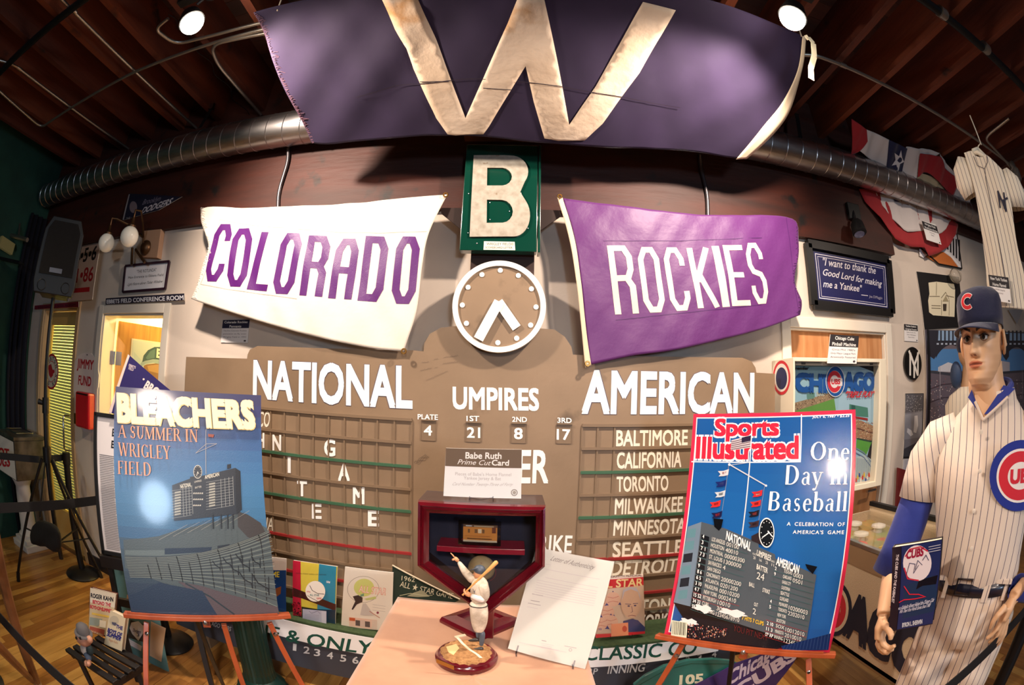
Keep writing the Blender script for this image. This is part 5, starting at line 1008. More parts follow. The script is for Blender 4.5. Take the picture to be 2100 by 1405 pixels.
G_ = (206, 200, 200); pc.text("Pieces of Babe's Home Flannel", (382, 1118), (764, 1124), (382, 1096), G_); pc.text('Yankee Jersey & Bat', (440, 1146), (694, 1152), (440, 1124), G_); pc.text('Card Number Twenty-Three of Forty', (358, 1186), (770, 1190), (360, 1166), G_, shear=.3); pc.disc((785, 1236), 23, (166, 156, 150), inner=.72); pc.disc((785, 1236), 12, (180, 170, 160)); pc.done('card_print', PRINT, r)
m = MB(); q = lambda x, y, n=.0: CP2.p(*cu(CP2, C2, x, y), n); zt = ztop + .002
for xx in (480, 640): a = q(xx, 1300, .006); m.tube([q(xx, 1262, .007), V((a.x, a.y - .012, zt)), V((a.x, a.y + .03, zt)), q(xx, 1180, -.004)], .0015, 6)
m.tube([q(480, 1270, .007), q(555, 1284, .007), q(640, 1270, .007)], .0013, 6); mk('wire_stand', m, glassmat('acrylic'), r)
# statuette
FXC = (880, 1120, 5.406); fz = lambda x, y: (FXC[0] + x / FXC[2], FXC[1] + y / FXC[2])
bc = at(956.5, 1341, Z=TZ + .02); rb = (at(*fz(762, 1200), Z=TZ + .02) - at(*fz(62, 1190), Z=TZ + .02)).length / 2
st_ = root('statuette', (bc.x, bc.y, TZ), 'painted baseball batter statuette pointing left on a round mahogany base', 'statuette')
mk('base', MB().lathe((bc.x, bc.y, TZ + .001), [(rb * .98, 0), (rb, .004), (rb, .012), (rb * .93, .017), (rb * .91, .022), (rb * .86, .024), (.001, .024)], 56), MAHO, st_, smooth=True)
m = MB(); n = 40; zt = TZ + .025; rim = [V((bc.x + rb * .82 * math.cos(2 * PI * k / n) * (1 + .05 * math.sin(k * 2.7) + .03 * math.sin(k * 5.1)), bc.y + rb * .80 * math.sin(2 * PI * k / n) * (1 + .05 * math.sin(k * 3.1)), zt)) for k in range(n)]
m.add(rim + [p + V(((bc.x - p.x) * .07, (bc.y - p.y) * .07, .006)) for p in rim] + [V((bc.x, bc.y, zt + .008))], [(k, (k + 1) % n, n + (k + 1) % n, n + k) for k in range(n)] + [(n + k, n + (k + 1) % n, 2 * n) for k in range(n)])
mk('dirt', m, mat('sandy_dirt', (188, 142, 92), .9, col2=(150, 104, 62), scale=120, bump=.8, bscale=200), st_, smooth=True)
zd = zt + .0085; hp = [at(*fz(*c), Z=zd) for c in ((190, 1115), (300, 1085), (335, 1130), (270, 1205), (215, 1175))]
mk('home_plate', MB().add([p + V((0, 0, -.004)) for p in hp] + hp, [(5, 6, 7, 8, 9)[::-1], (4, 3, 2, 1, 0)] + [(k, (k + 1) % 5, 5 + (k + 1) % 5, 5 + k) for k in range(5)]), mat('cream_plate', (232, 208, 150), .5), st_)
m = MB(); L_ = [at(*fz(*c), Z=zd) for c in ((300, 1000), (370, 1080), (450, 1150), (530, 1200), (575, 1240))]; vs = []
for p in L_: vs += [p + V((-.004, 0, 0)), p + V((.004, 0, .0))]
m.add(vs, [(2 * k, 2 * k + 1, 2 * k + 3, 2 * k + 2) for k in range(4)]); L2_ = [at(*fz(*c), Z=zd) for c in ((290, 1010), (400, 985))]; m.bar(L2_[0], L2_[1], .008, .002); mk('chalk_line', m, mat('chalk', (236, 220, 190), .8), st_, solid=.002)
m = MB(); plq = [at(*fz(*c), Y=bc.y - rb * .97) for c in ((80, 1248), (275, 1330), (275, 1372), (80, 1290))]; m.add(plq, [(3, 2, 1, 0)]); mk('name_plaque', m, BRASS, st_, solid=.002)
YF = at(*fz(510, 1160), Z=zd).y + .012; SPn = front(YF)
def fp(x, y, n=0.0): Q = SPn.shifted(n); return Q.p(*Q.uv(*fz(x, y)))
u_ = (fp(600, 500) - fp(500, 500)).length / 100          # metres per crop pixel
FL = mat('ivory_flannel', (226, 214, 196), .7, col2=(168, 152, 134), scale=34, bump=.4, bscale=90); SKN = mat('painted_skin', (226, 162, 118), .5); SLT = mat('slate_blue_paint', (74, 84, 98), .5); SHO = mat('dark_shoe_paint', (52, 46, 44), .4); BATM = mat('pale_bat_wood', (224, 168, 100), .4)  # flannel carries a darker mottled wash, shadow put into its colour
def blob(pts, rs, name, m_, flat=1.0, n=14, up=None): return mk(name, MB().tube(pts, [r_ * u_ for r_ in rs], n, flat=flat, up=up), m_, st_, smooth='all', subd=1)
blob([fp(560, 625), fp(556, 560), fp(560, 480), fp(565, 410), fp(560, 360), fp(550, 345)], [98, 104, 105, 98, 62, 30], 'jersey', FL, .78, 18)
blob([fp(550, 960, .002), fp(552, 920), fp(555, 860), fp(556, 780), fp(552, 700), fp(545, 650), fp(548, 620)], [48, 70, 92, 105, 108, 100, 98], 'trousers', FL, .8, 18)
m = MB(); k = 22; m.tube([fp(548, 652) + V((math.cos(2 * PI * j / k) * 101 * u_, math.sin(2 * PI * j / k) * 82 * u_, 0)) for j in range(k + 1)], 7 * u_, 6, cap=False); mk('belt', m, SHO, st_, smooth=True)
blob([fp(585, 940), fp(588, 1000), fp(583, 1060), fp(578, 1110)], [40, 38, 28, 26], 'sock', SLT); blob([fp(548, 930, -.018), fp(545, 985, -.018), fp(542, 1020, -.018)], [34, 30, 24], 'sock', SLT)
blob([fp(605, 1135), fp(580, 1138), fp(530, 1150), fp(480, 1160), fp(440, 1165)], [22, 32, 27, 22, 10], 'shoe', SHO, .8); blob([fp(556, 1035, -.02), fp(530, 1040, -.02), fp(480, 1045, -.02), (fp(430, 1050, -.02))], [22, 28, 24, 10], 'shoe', SHO, .8)
blob([fp(560, 360, .0), fp(555, 320, .0)], [38, 36], 'neck', SKN)
m = MB(); m.ball(fp(545, 300), 52 * u_, 18, sc=(.98, .9, 1.12)); m.ball(fp(492, 312), 9 * u_, 8); m.ball(fp(520, 335), 22 * u_, 10); mk('head', m, SKN, st_, smooth=True)
m = MB(); m.ball(fp(560, 262), 62 * u_, 18, sc=(1, .95, .85)); m.add([fp(540, 245, .012), fp(500, 252, .014), fp(460, 262, .010), fp(455, 268, .0), fp(470, 268, -.012), fp(520, 262, -.012)], [(0, 1, 2, 3, 4, 5)]); mk('cap', m, SLT, st_, smooth=True, solid=.0015)
mk('hair', MB().ball(fp(582, 285), 40 * u_, 12, sc=(.8, .8, .9)), SHO, st_, smooth=True)
blob([fp(500, 400, -.006), fp(455, 345, -.010), fp(400, 290, -.014), fp(360, 225, -.016), fp(320, 165, -.018)], [52, 50, 46, 32, 22], 'sleeve', FL); 
m = MB(); m.tube([fp(322, 165, -.018), fp(300, 145, -.018), fp(280, 130, -.018)], [20 * u_, 24 * u_, 20 * u_], 10); m.tube([fp(285, 130, -.018), fp(262, 100, -.018), fp(238, 76, -.018)], [9 * u_, 7 * u_, 5 * u_], 8)
for dx in (0, 10, 20): m.tube([fp(280 - dx * .3, 140 + dx * .6, -.016 + dx * .0002), fp(258, 146 + dx * .5, -.016), fp(270, 160, -.016)], [8 * u_, 7 * u_, 5 * u_], 6)
mk('hand', m, SKN, st_, smooth='all')
blob([fp(590, 410, .014), fp(615, 480, .018), fp(625, 545, .020), fp(615, 595, .022)], [60, 58, 52, 44], 'sleeve', FL); blob([fp(622, 595, .022), fp(560, 585, .026), fp(500, 565, .03), fp(455, 548, .03)], [44, 38, 30, 24], 'undersleeve', mat('white_undersleeve', (238, 230, 226), .6))
m = MB(); m.tube([fp(458, 548, .03), fp(425, 530, .03), fp(395, 510, .03)], [24 * u_, 30 * u_, 24 * u_], 10)
for j in range(4): m.tube([fp(425 - 8 * j, 545 - 3 * j - 10 * (j % 2), .034), fp(395 - 3 * j, 522 - 12 * j, .040), fp(384 + 4 * j, 500 - 8 * j, .030)], [9 * u_, 9 * u_, 7 * u_], 7)
mk('hand', m, SKN, st_, smooth='all')
mk('bat', MB().tube([fp(372, 545, .032), fp(380, 535, .032), fp(420, 492, .032), fp(500, 415, .032), fp(600, 320, .032), fp(680, 245, .03), fp(745, 180, .03), fp(756, 172, .03)], [13 * u_, 9 * u_, 9 * u_, 11 * u_, 15 * u_, 21 * u_, 25 * u_, 16 * u_], 14), BATM, st_, smooth='all')
pc = Pic(SPn.shifted(.026), FXC, n=.004); pc.line([(488, 470), (500, 505), (512, 480), (505, 520)], .0014, (80, 84, 96)); pc.done('chest_lettering', PRINT, st_)
# letter in an acrylic stand
LTc = [(1100, 1122), (1260, 1152), (1200, 1372), (1042, 1330)]; LP = quad(LTc, .22); uv = [LP.uv(*c) for c in LTc]
r = root('letter_sheet', LP.p(.11, 0), 'white letter of authenticity in a clear sleeve on an acrylic stand', 'paper')
mk('sheet', MB().prism(LP, [uv[3], uv[2], uv[1], uv[0]], 0, .002), WHITEP, r); pc = Pic(LP, CZ, n=.0026)
pc.text('Letter of Authenticity', (826, 720), (1060, 772), (834, 694), (150, 140, 140), shear=.6); random.seed(8); GL = (222, 214, 216)
def tl(x, y, L, c=GL): pc.line([(x, y), (x + L, y + L * .19)], .0016, c, lift=0)
tl(770, 735, 60); tl(768, 762, 330); tl(800, 815, 290); tl(755, 828, 330); 
for k in range(6): tl(752 - 3 * k, 842 + 13 * k, 330)
tl(728, 905, 60, (170, 160, 166)); tl(720, 940, 50, (160, 150, 156)); tl(705, 955, 70, (180, 170, 176)); tl(700, 975, 60); tl(780, 1160, 26, (160, 150, 160)); tl(776, 1175, 70); tl(778, 1185, 60); tl(905, 1190, 66, (190, 180, 186)); pc.n += .0002; pc.disc((938, 1212), 9, (190, 180, 186), inner=.7)
for k in range(3): tl(655 + 60 * k, 1170 + 14 * k, 180 - 20 * k)
pc.done('letter_print', PRINT, r); e = .004; mk('sleeve', MB().prism(LP, [(uv[3][0] - e, uv[3][1] - e), (uv[2][0] + e, uv[2][1] - e), (uv[1][0] + e, uv[1][1] + e), (uv[0][0] - e, uv[0][1] + e)], .0042, .0050), CLEAR, r)
m = MB()
for u in (.03, .19): a = LP.p(u, 0, .012); m.tube([LP.p(u, .02, .012), LP.p(u, -.006, .012), V((a.x, a.y - .01, TZ + .004)), LP.p(u, -.02, -.0) + V((.0, .10, 0)) * 1.0 - V((0, 0, LP.p(u, -.02).z - TZ - .004)), LP.p(u, .16, -.003)], .002, 6)
mk('wire_stand', m, glassmat('acrylic'), r)
# ================================================================ left side
Z4 = (0, 380, 3.345); Z0 = (0, 680, 3.345); Z2 = (0, 1000, 3.468)
def zp(c, *pts): return [(c[0] + x / c[2], c[1] + y / c[2]) for x, y in pts]
def wallsign(name, crop, cn, label, face, draw, Y=2.318, thick=.006, m=PRINT, edgem=None, cat='sign', group=None, frame=None):
    P = front(Y - thick); px = zp(crop, *cn); uv = [P.uv(*c) for c in px]; c = P.p(sum(u for u, v in uv) / len(uv), min(v for u, v in uv))
    r = root(name, c, label, cat, group); mb = MB(); mb.prism(P, uv, -thick, 0); mk('board', mb, edgem or WHITEP, r)
    pc = Pic(P, crop, n=.0006)
    if face: pc.polyuv(uv, face)
    if draw: draw(pc)
    if pc.mb.f: pc.done('print', m, r)
    if frame:
        w_, n_, fm = frame; k = len(uv)
        for i in range(k):
            a, b = uv[i], uv[(i + 1) % k]; vs, fs = stroke([a, b], w_); mk('frame_strip', MB().prism(P, [vs[0], vs[1], vs[3], vs[2]], -.002, n_), fm, r)
    return r
BK = (30, 26, 30)
def f456(p):
    p.text('4', (507, 540), (548, 532), (512, 470), BK, bold=.03, shear=1.2); p.text('•5•6', (545, 530), (655, 508), (552, 440), BK, bold=.03, shear=1.0); p.text('91•86', (480, 672), (635, 655), (484, 580), (170, 30, 44), bold=.02, shear=.6); p.poly([(470, 712), (616, 698), (614, 730), (468, 742)], (190, 30, 44))
wallsign('scoreboard_sign', Z4, [(486, 432), (690, 395), (633, 783), (462, 800)], 'white metal number sign half behind the black loudspeaker', (214, 196, 192), f456)
def frot(p):
    p.text('"THE ROTUNDA"', (938, 603), (1072, 590), (940, 582), BK); p.text('Main Entrance to Ebbets Field', (880, 642), (1120, 622), (882, 626), BK, bold=.01); p.text('Light Fixture above Ticket Window', (874, 690), (1112, 668), (876, 672), BK, shear=.4)
wallsign('framed_label', Z4, [(864, 556), (1164, 524), (1136, 711), (846, 734)], 'framed white label THE ROTUNDA under the globe light', (236, 234, 238), frot, frame=(.016, .012, mat('plum_frame', (48, 24, 40), .4)))
def fconf(p): p.text('EBBETS FIELD CONFERENCE ROOM', (732, 812), (1260, 785), (732, 786), (222, 222, 228), bold=.03)
wallsign('door_nameplate', Z4, [(726, 776), (1265, 742), (1265, 790), (724, 820)], 'long dark nameplate over the open conference room doorway', (30, 26, 46), fconf, Y=2.30, thick=.004)
def fdod(p): p.text('Brooklyn', (975, 135), (1095, 108), (980, 100), (120, 112, 130), shear=1.2); p.text('DODGERS', (965, 197), (1165, 132), (972, 158), (190, 186, 194), bold=.03, shear=1.0); p.disc((915, 150), 26, (120, 104, 110), r2=40); p.poly([(884, 62), (892, 62), (850, 238), (842, 236)], (150, 146, 150)); p.text('THE', (866, 238), (892, 232), (868, 222), (150, 146, 150))
wallsign('pennant', Z4, [(885, 58), (1250, 78), (1090, 170), (846, 240)], 'dark navy baseball pennant high on the beam above the globe light', (22, 22, 44), fdod, Y=2.268, thick=.004, cat='pennant')
wallsign('door_sign', Z4, [(238, 826), (540, 798), (540, 836), (236, 852)], 'narrow dark red strip sign over the glass door', (120, 28, 50), lambda p: p.text('BOSTON RED SOX ROOM', (262, 846), (520, 828), (262, 832), (60, 16, 30), bold=.02), Y=2.30, thick=.004)
# paddle sign with red box
pdl = [(595, 145), (560, 150), (530, 172), (508, 215), (498, 290), (500, 360), (540, 640), (575, 685), (622, 692), (628, 560), (672, 380), (678, 300), (668, 220), (645, 168), (620, 150)]
r = wallsign('paddle_sign', Z0, pdl, 'white paddle-shaped JIMMY FUND sign holding a red collection box', (224, 208, 200), lambda p: (p.text('JIMMY', (528, 247), (640, 262), (533, 186), (178, 34, 44), bold=.04), p.text('FUND', (536, 362), (624, 376), (540, 300), (178, 34, 44), bold=.04), p.disc((598, 160), 4, (40, 30, 30))), thick=.012)
PB = front(2.22); bx = [PB.uv(*c) for c in zp(Z0, (514, 405), (606, 412), (608, 680), (512, 650))]
m = MB(); m.slab(PB, bx[0][0], bx[1][0], bx[3][1], bx[0][1], -.085, 0); cbx = mk('collection_box', m, mat('red_enamel', (186, 24, 36), .3, coat=.5), r, bevel=.018); m = MB(); m.slab(PB, bx[0][0] + .03, bx[1][0] - .015, bx[0][1] - .02, bx[0][1] - .01, 0, .002); mk('coin_slot', m, BLACKM, cbx)
m = MB(); m.slab(PB, bx[0][0] - .004, bx[0][0] + .022, bx[3][1] + .02, bx[3][1] + .10, .0, .006); mk('lock_plate', m, BRASS, cbx)
# round club sticker on the glass
GP = front(YW + .058); gc = GP.uv(*zp(Z0, (352, 275))[0]); gr = abs(GP.uv(*zp(Z0, (352, 152))[0])[1] - gc[1])
r = root('round_decal', GP.p(gc[0], gc[1] - gr), 'round white and red BOSTON RED SOX decal on the glass door', 'sticker')
cir = lambda c, r_, n=36: [(c[0] + r_ * math.cos(2 * PI * k / n), c[1] + r_ * math.sin(2 * PI * k / n)) for k in range(n)]
mk('disc', MB().prism(GP, cir(gc, gr), 0, .001), WHITEP, r); pc = Pic(GP, Z0, n=.0014)
pc.polyuv(cir(gc, gr), (186, 30, 44)); pc.polyuv(cir(gc, gr * .88), (226, 220, 200)); pc.polyuv(cir(gc, gr * .60), (186, 30, 44)); pc.polyuv(cir(gc, gr * .56), (226, 220, 200))
for body, mid in (('BOSTON', 90), ('RED SOX', 270)):
    for k, ch in enumerate(body):
        if ch == ' ': continue
        a = math.radians(mid + (1 if mid == 90 else -1) * ((len(body) - 1) / 2 - k) * 25); e1 = V((math.cos(a), math.sin(a))); tdir = V((e1.y, -e1.x)) * (1 if mid == 90 else -1); up = e1 * (1 if mid == 90 else -1); vs, fs = font_mesh(ch, .04); xm = max(v[0] for v in vs)
        o_ = V(gc) + e1 * gr * (.64 if mid == 90 else .84); pc.raw([tuple(o_ + tdir * ((x / max(xm, .1) - .5) * gr * .2) + up * (y / .7 * gr * .2)) for x, y in vs], fs, BK, lift=0)
pc.n += .0002; pc.poly([(330, 235), (352, 222), (362, 262), (366, 300), (350, 320), (338, 300)], (186, 30, 44)); pc.poly([(345, 262), (374, 262), (376, 280), (356, 300)], (186, 30, 44)); pc.done('print', PRINT, r)
# globe wall light
gl = root('globe_wall_light', at(302, 506, Y=2.30), 'brass wall light with two white glass globes on a wooden block', 'wall light')
BRN = mat('aged_bronze', (92, 66, 44), .4, .8); MILK = mat('milk_glass', (236, 230, 214), .12, coat=.8, emit=.10)
WB = front(2.27); wb = [WB.uv(*c) for c in zp(Z4, (982, 312), (1105, 300), (1078, 498), (965, 492))]; mk('backing_block', MB().prism(WB, wb, -.05, 0), mat('pine_block', (178, 140, 112), .6), gl, bevel=.003)
mc = at(*zp(Z4, (1000, 430))[0], Y=2.26); mk('rosette', MB().lathe(mc, [(.055, 0), (.054, .012), (.035, .03), (.012, .045)], 28, axis=(0, -1, 0)), BRN, gl, smooth=True)
for gx, gy, yy, fx, fy in ((730, 395, 2.02, 765, 260), (888, 352, 1.98, 925, 215)):
    c = at(*zp(Z4, (gx, gy))[0], Y=yy); g_ = .066 * (1 if yy > 2 else 1.04)
    gb = mk('globe', MB().ball(c, g_, 28), MILK, gl, smooth=True); tp = c + V((.0, 0, g_)); mk('holder', MB().lathe(tp + V((0, 0, -.012)), [(.032, 0), (.034, .015), (.018, .03), (.012, .07)], 18), BRN, gb, smooth=True)
    a1 = tp + V((0, 0, .06)); a2 = a1 + V((0.03, .03, .05)); a3 = V((mc.x - .02, mc.y - .03, a2.z - .02)); mk('arm', MB().tube([a1, a1 + V((0, 0, .05)), a2, (a2 + a3) / 2 + V((0, 0, -.02)), a3 + V((0, 0, -.08)), mc + V((0, -.03, 0))], .008, 8), BRN, gl, smooth=True)
a = at(*zp(Z4, (930, 440))[0], Y=2.2); b = at(*zp(Z4, (992, 530))[0], Y=2.2); mk('stem', MB().tube([a, b], .010, 10), BRN, gl, smooth=True); a = at(*zp(Z4, (908, 430))[0], Y=2.24); b = at(*zp(Z4, (903, 548))[0], Y=2.24); mk('stem', MB().tube([a, b], .011, 10), BRN, gl, smooth=True)
# portrait poster on the open door
pp = DP.shifted(.012); px = zp(Z4, (905, 1050), (1290, 1120)); u0, v1 = pp.uv(*px[0]); u1 = u0 + .56; v0 = v1 - .80
r = root('portrait_poster', pp.p((u0 + u1) / 2, v0), 'painted portrait poster of a man in a blue B cap on the open door', 'poster')
mk('panel', MB().slab(pp, u0, u1, v0, v1, -.012, -.002), WHITEP, r); pc = Pic(pp, Z0, n=0)
pc.polyuv([(u0 + .012, v0 + .01), (u1 - .01, v0 + .01), (u1 - .01, v1 - .012), (u0 + .012, v1 - .012)], (206, 222, 232)); pc.polyuv([(u0 + .03, v0 + .01), (u0 + .2, v0 + .1), (u0 + .16, v1 - .2), (u0 + .03, v1 - .1)], (190, 212, 226))
pc.poly([(985, 235), (1005, 225), (1100, 215), (1180, 240), (1190, 300), (1185, 400), (1150, 460), (1060, 430), (1000, 330)], (138, 102, 74)); pc.poly([(1010, 235), (1090, 225), (1140, 250), (1100, 290), (1020, 270)], (176, 140, 104)); pc.poly([(1150, 250), (1188, 270), (1190, 420), (1160, 450), (1150, 340)], (98, 70, 54))
pc.poly([(962, 222), (975, 205), (1020, 190), (1090, 186), (1150, 205), (1186, 245), (1196, 320), (1180, 300), (1165, 262), (1120, 228), (1050, 215), (1000, 222), (970, 240)], (150, 176, 196)); pc.poly([(975, 210), (985, 165), (1015, 128), (1060, 106), (1110, 106), (1150, 125), (1180, 165), (1192, 230), (1170, 222), (1120, 195), (1050, 190), (1000, 200)], (46, 84, 106))
pc.poly([(1000, 180), (1030, 135), (1065, 118), (1060, 180), (1010, 192)], (78, 118, 134)); pc.text('B', (1072, 176), (1110, 184), (1076, 116), (232, 236, 234), bold=.05); pc.line([(1085, 330), (1110, 318), (1140, 322)], .008, (60, 40, 34)); pc.disc((1122, 346), 14, (50, 36, 34), r2=8); pc.line([(1040, 322), (1065, 318)], .007, (70, 48, 38)); pc.text('topps', (1190, 160), (1262, 172), (1190, 132), (30, 34, 40), bold=.03); pc.done('print', SATIN, r)
# loudspeaker on tripod
SPX, SPY = -2.97, 1.75; fd = V((.80, -.60, 0)); rt = V((-fd.y, fd.x, 0)) * 1.0
SPK = Plane(V((SPX, SPY, 0)) + fd * .13, rt, (0, 0, 1)); SPK = Plane(V((SPX, SPY, 0)) + fd * .13, V((.60, .80, 0)), (0, 0, 1))
sp = root('loudspeaker', (SPX, SPY, 2.03), 'black loudspeaker on a pole stand left of the number sign', 'speaker')
m = MB(); o_ = [(-.16, 2.05), (.16, 2.05), (.175, 2.12), (.165, 2.46), (.12, 2.55), (-.12, 2.55), (-.165, 2.46), (-.175, 2.12)]; m.prism(SPK, o_, -.06, 0); m.prism(SPK, [(u * .72, v) for u, v in o_], -.26, -.06); mk('cabinet', m, BLACKP, sp, bevel=.006)
mk('grille', MB().prism(SPK, [(-.14, 2.17), (.14, 2.17), (.135, 2.46), (.10, 2.52), (-.10, 2.52), (-.135, 2.46)], 0, .008), mat('speaker_grille', (14, 14, 16), .8, bump=.8, bscale=400), sp)
mk('badge', MB().slab(SPK, -.055, .05, 2.185, 2.215, .008, .012), mat('silver_badge', (120, 116, 118), .3, .6), sp)
for s_ in (-.10, .10): mk('port', MB().lathe(SPK.p(s_, 2.10, .001), [(.038, .002), (.034, .004), (.026, -.02)], 20, axis=tuple(SPK.N), cap=False), BLACKP, sp, smooth=True)
ts = root('speaker_stand', (SPX, SPY, 0), 'black tripod pole stand carrying the loudspeaker by the glass door', 'stand')
mk('pole', MB().tube([(SPX, SPY, .30), (SPX, SPY, 1.35)], .020, 14), BLACKM, ts, smooth=True); mk('upper_pole', MB().tube([(SPX, SPY, 1.35), (SPX, SPY, 2.045)], .016, 14), BLACKM, ts, smooth=True)
mk('collar', MB().tube([(SPX, SPY, 1.30), (SPX, SPY, 1.40)], .028, 14), BLACKM, ts, smooth=True); mk('knob', MB().tube([(SPX, SPY, 1.36), (SPX - .05, SPY - .04, 1.37)], [.012, .02], 10), BLACKM, ts, smooth=True); mk('hub', MB().tube([(SPX, SPY, .98), (SPX, SPY, 1.08)], .036, 14), BLACKM, ts, smooth=True)
for (fx, fy) in ((-3.46, 1.48), (-2.66, 2.12), (-3.08, 2.22)):
    top = V((SPX + (fx - SPX) * .09, SPY + (fy - SPY) * .09, 1.0)); l = mk('leg', MB().tube([top, (fx, fy, .03)], .013, 10), BLACKM, ts, smooth=True); LOC[l.name] = LOC[l.name]
    mk('rubber_foot', MB().tube([top.lerp(V((fx, fy, .03)), .95), (fx, fy, .0)], .018, 10), BLACKP, l, smooth=True); mid = top.lerp(V((fx, fy, .03)), .55); mk('brace', MB().bar(mid, (SPX, SPY, .42), .018, .005), BLACKM, ts)
bg = [at(*q, Y=1.62) for q in zp(Z2, (285, 212), (232, 255), (212, 330), (222, 412), (262, 405), (300, 430), (340, 415), (380, 450), (432, 490), (445, 380), (415, 262), (350, 240))]
m = MB(); c = sum(bg, V()) / len(bg); n = len(bg); m.add(bg + [c + (p - c) * .8 + V((.0, -.05, 0)) for p in bg] + [c + (p - c) * .8 + V((0, .05, 0)) for p in bg], [(k, (k + 1) % n, n + (k + 1) % n, n + k) for k in range(n)] + [((k + 1) % n, k, 2 * n + k, 2 * n + (k + 1) % n) for k in range(n)] + [tuple(range(n, 2 * n)), tuple(range(2 * n, 3 * n))[::-1]])
bgr = root('bag', V((c.x, c.y, min(p.z for p in bg))), 'black cloth bag hanging from the loudspeaker stand', 'bag'); mk('pouch', m, mat('black_cloth', (22, 22, 24), .9, bump=.4, bscale=20), bgr, smooth='all', subd=1); mk('strap', MB().tube([bg[0], (SPX, SPY - .02, .99)], .006, 6), BLACKP, bgr)
# stanchions and belts
BELT = mat('black_belt', (16, 16, 19), .7)
def stanchion(x, y, lab, h=.98):
    r = root('stanchion', (x, y, 0), lab, 'stanchion'); mk('base', MB().lathe((x, y, .001), [(.165, 0), (.168, .01), (.155, .022), (.06, .05), (.035, .056)], 36), BLACKM, r, smooth=True); mk('post', MB().tube([(x, y, .05), (x, y, h - .08)], .030, 18), BLACKM, r, smooth=True); mk('belt_head', MB().tube([(x, y, h - .09), (x, y, h)], .037, 18), BLACKP, r, smooth=True); return r
def belt(pts, lab, w=.05):
    pts = [V(p) for p in pts]; m = MB(); vs = []
    for p in pts: vs += [p + V((0, 0, -w / 2)), p + V((0, 0, w / 2))]
    m.add(vs, [(2 * k, 2 * k + 2, 2 * k + 3, 2 * k + 1) for k in range(len(pts) - 1)]); r = mk('belt', m, BELT, label=lab, cat='belt', solid=.003); return r
a = at(176, 1176, Z=0); S1_ = (a.x, min(a.y, 2.12)); stanchion(*S1_, 'black belt stanchion in front of the glass door'); b = at(348, 1318, Z=0); stanchion(b.x, b.y, 'black belt stanchion hidden mostly behind the BLEACHERS poster')
belt([(S1_[0] - .04, S1_[1], .935), (-3.3, 1.85, .93), at(0, 935, Z=.92), (-3.95, 1.2, .92)], 'upper black belt from the glass door stanchion to the left edge')
belt([(b.x - .035, b.y - .02, .935), (-2.13, 1.80, .93), (-2.22, 1.4, .92), at(0, 1042, Z=.92), (-2.36, .6, .93)], 'middle black belt running from behind the left poster towards the camera')
stanchion(-2.45, .47, 'near black stanchion out past the left edge', .98); stanchion(1.64, .51, 'near black stanchion at the lower right corner', .98)
belt([(-2.41, .47, .935)] + [(-2.41 + 4.01 * k / 16, .465 + .045 * (k / 16) ** 3 - .01 * math.sin(PI * k / 16), .935 - .05 * math.sin(PI * k / 16)) for k in range(1, 16)] + [(1.60, .51, .935)], 'near black belt crossing both lower corners of the view')
# worn wooden tripod leg in the lower left corner
wt = root('wooden_stand', at(74, 1400, Z=.02), 'worn brown wooden tripod stand in the lower left corner', 'stand'); OLDT = mat('worn_tripod_wood', (140, 92, 58), .5, col2=(96, 60, 36), scale=6, bump=.2)
f0 = at(74, 1396, Z=.06); t0 = at(4, 1178, Y=f0.y - .12); mk('leg', MB().tube([t0 + (t0 - f0) * .7, t0, f0], .030, 8), OLDT, wt); t1 = at(0, 1328, Y=f0.y - .35); mk('leg', MB().tube([t1 + (t1 - f0) * .7, t1, f0 + V((-.02, -.02, 0))], .022, 8), OLDT, wt); mk('ferrule', MB().tube([f0, V((f0.x, f0.y, .001)) + (f0 - t0).normalized() * .02 * 0], .028, 10), STEEL, wt)
# steel hot dog box on a white pedestal
XB, YB, zT, zL = -3.90, 1.90, 1.00, .64
hb = root('hot_dog_box', (-4.05, 2.03, zL), 'steel vendor box with a white HOT DOGS panel on a white pedestal', 'box')
SCR = mat('scratched_steel', (150, 146, 140), .35, .85, col2=(96, 92, 90), scale=7, bump=.15)
mk('body', MB().box((-4.30, 1.87, zL), (-3.86, 2.24, zT - .03)), SCR, hb, bevel=.006); mk('lid', MB().box((-4.31, 1.86, zT - .03), (-3.85, 2.25, zT)), SCR, hb, bevel=.004); mk('lid_rim', MB().tube([(-4.25, 1.95, zT + .015), (-3.95, 1.95, zT + .015), (-3.95, 2.16, zT + .015), (-4.25, 2.16, zT + .015), (-4.25, 1.95, zT + .015)], .006, 6), CHROME, hb)
hpn = Plane((0, 1.868, 0), (1, 0, 0), (0, 0, 1)); pc = Pic(hpn, Z0, n=.003); mk('sign_panel', MB().slab(hpn, -4.295, -3.875, zL + .01, zT - .04, 0, .003), WHITEP, hb); pc.n = .004; pc.text('HOT', (-40, 850), (64, 872), (-40, 790), (190, 30, 40), bold=.05); pc.text('DOGS', (-50, 920), (70, 925), (-46, 862), (190, 30, 40), bold=.05); pc.done('lettering', PRINT, hb)
m = MB(); m.tube([(-3.855, 1.98, .84), (-3.835, 1.98, .82), (-3.835, 2.13, .82), (-3.855, 2.13, .84)], .006, 8); mk('handle', m, CHROME, hb, smooth=True)
ped = root('pedestal', (-4.06, 2.03, 0), 'white turned wooden pedestal under the steel hot dog box', 'pedestal'); WPT = mat('white_gloss_paint', (224, 218, 212), .35)
mk('plinth', MB().box((-4.22, 1.87, 0), (-3.90, 2.19, .06)).box((-4.19, 1.90, .06), (-3.93, 2.16, .10)), WPT, ped, bevel=.006); mk('shaft', MB().lathe((-4.06, 2.03, .10), [(.12, 0), (.125, .03), (.10, .05), (.09, .10), (.082, .45), (.10, .49), (.12, .52), (.12, .538)], 32), WPT, ped, smooth=True)
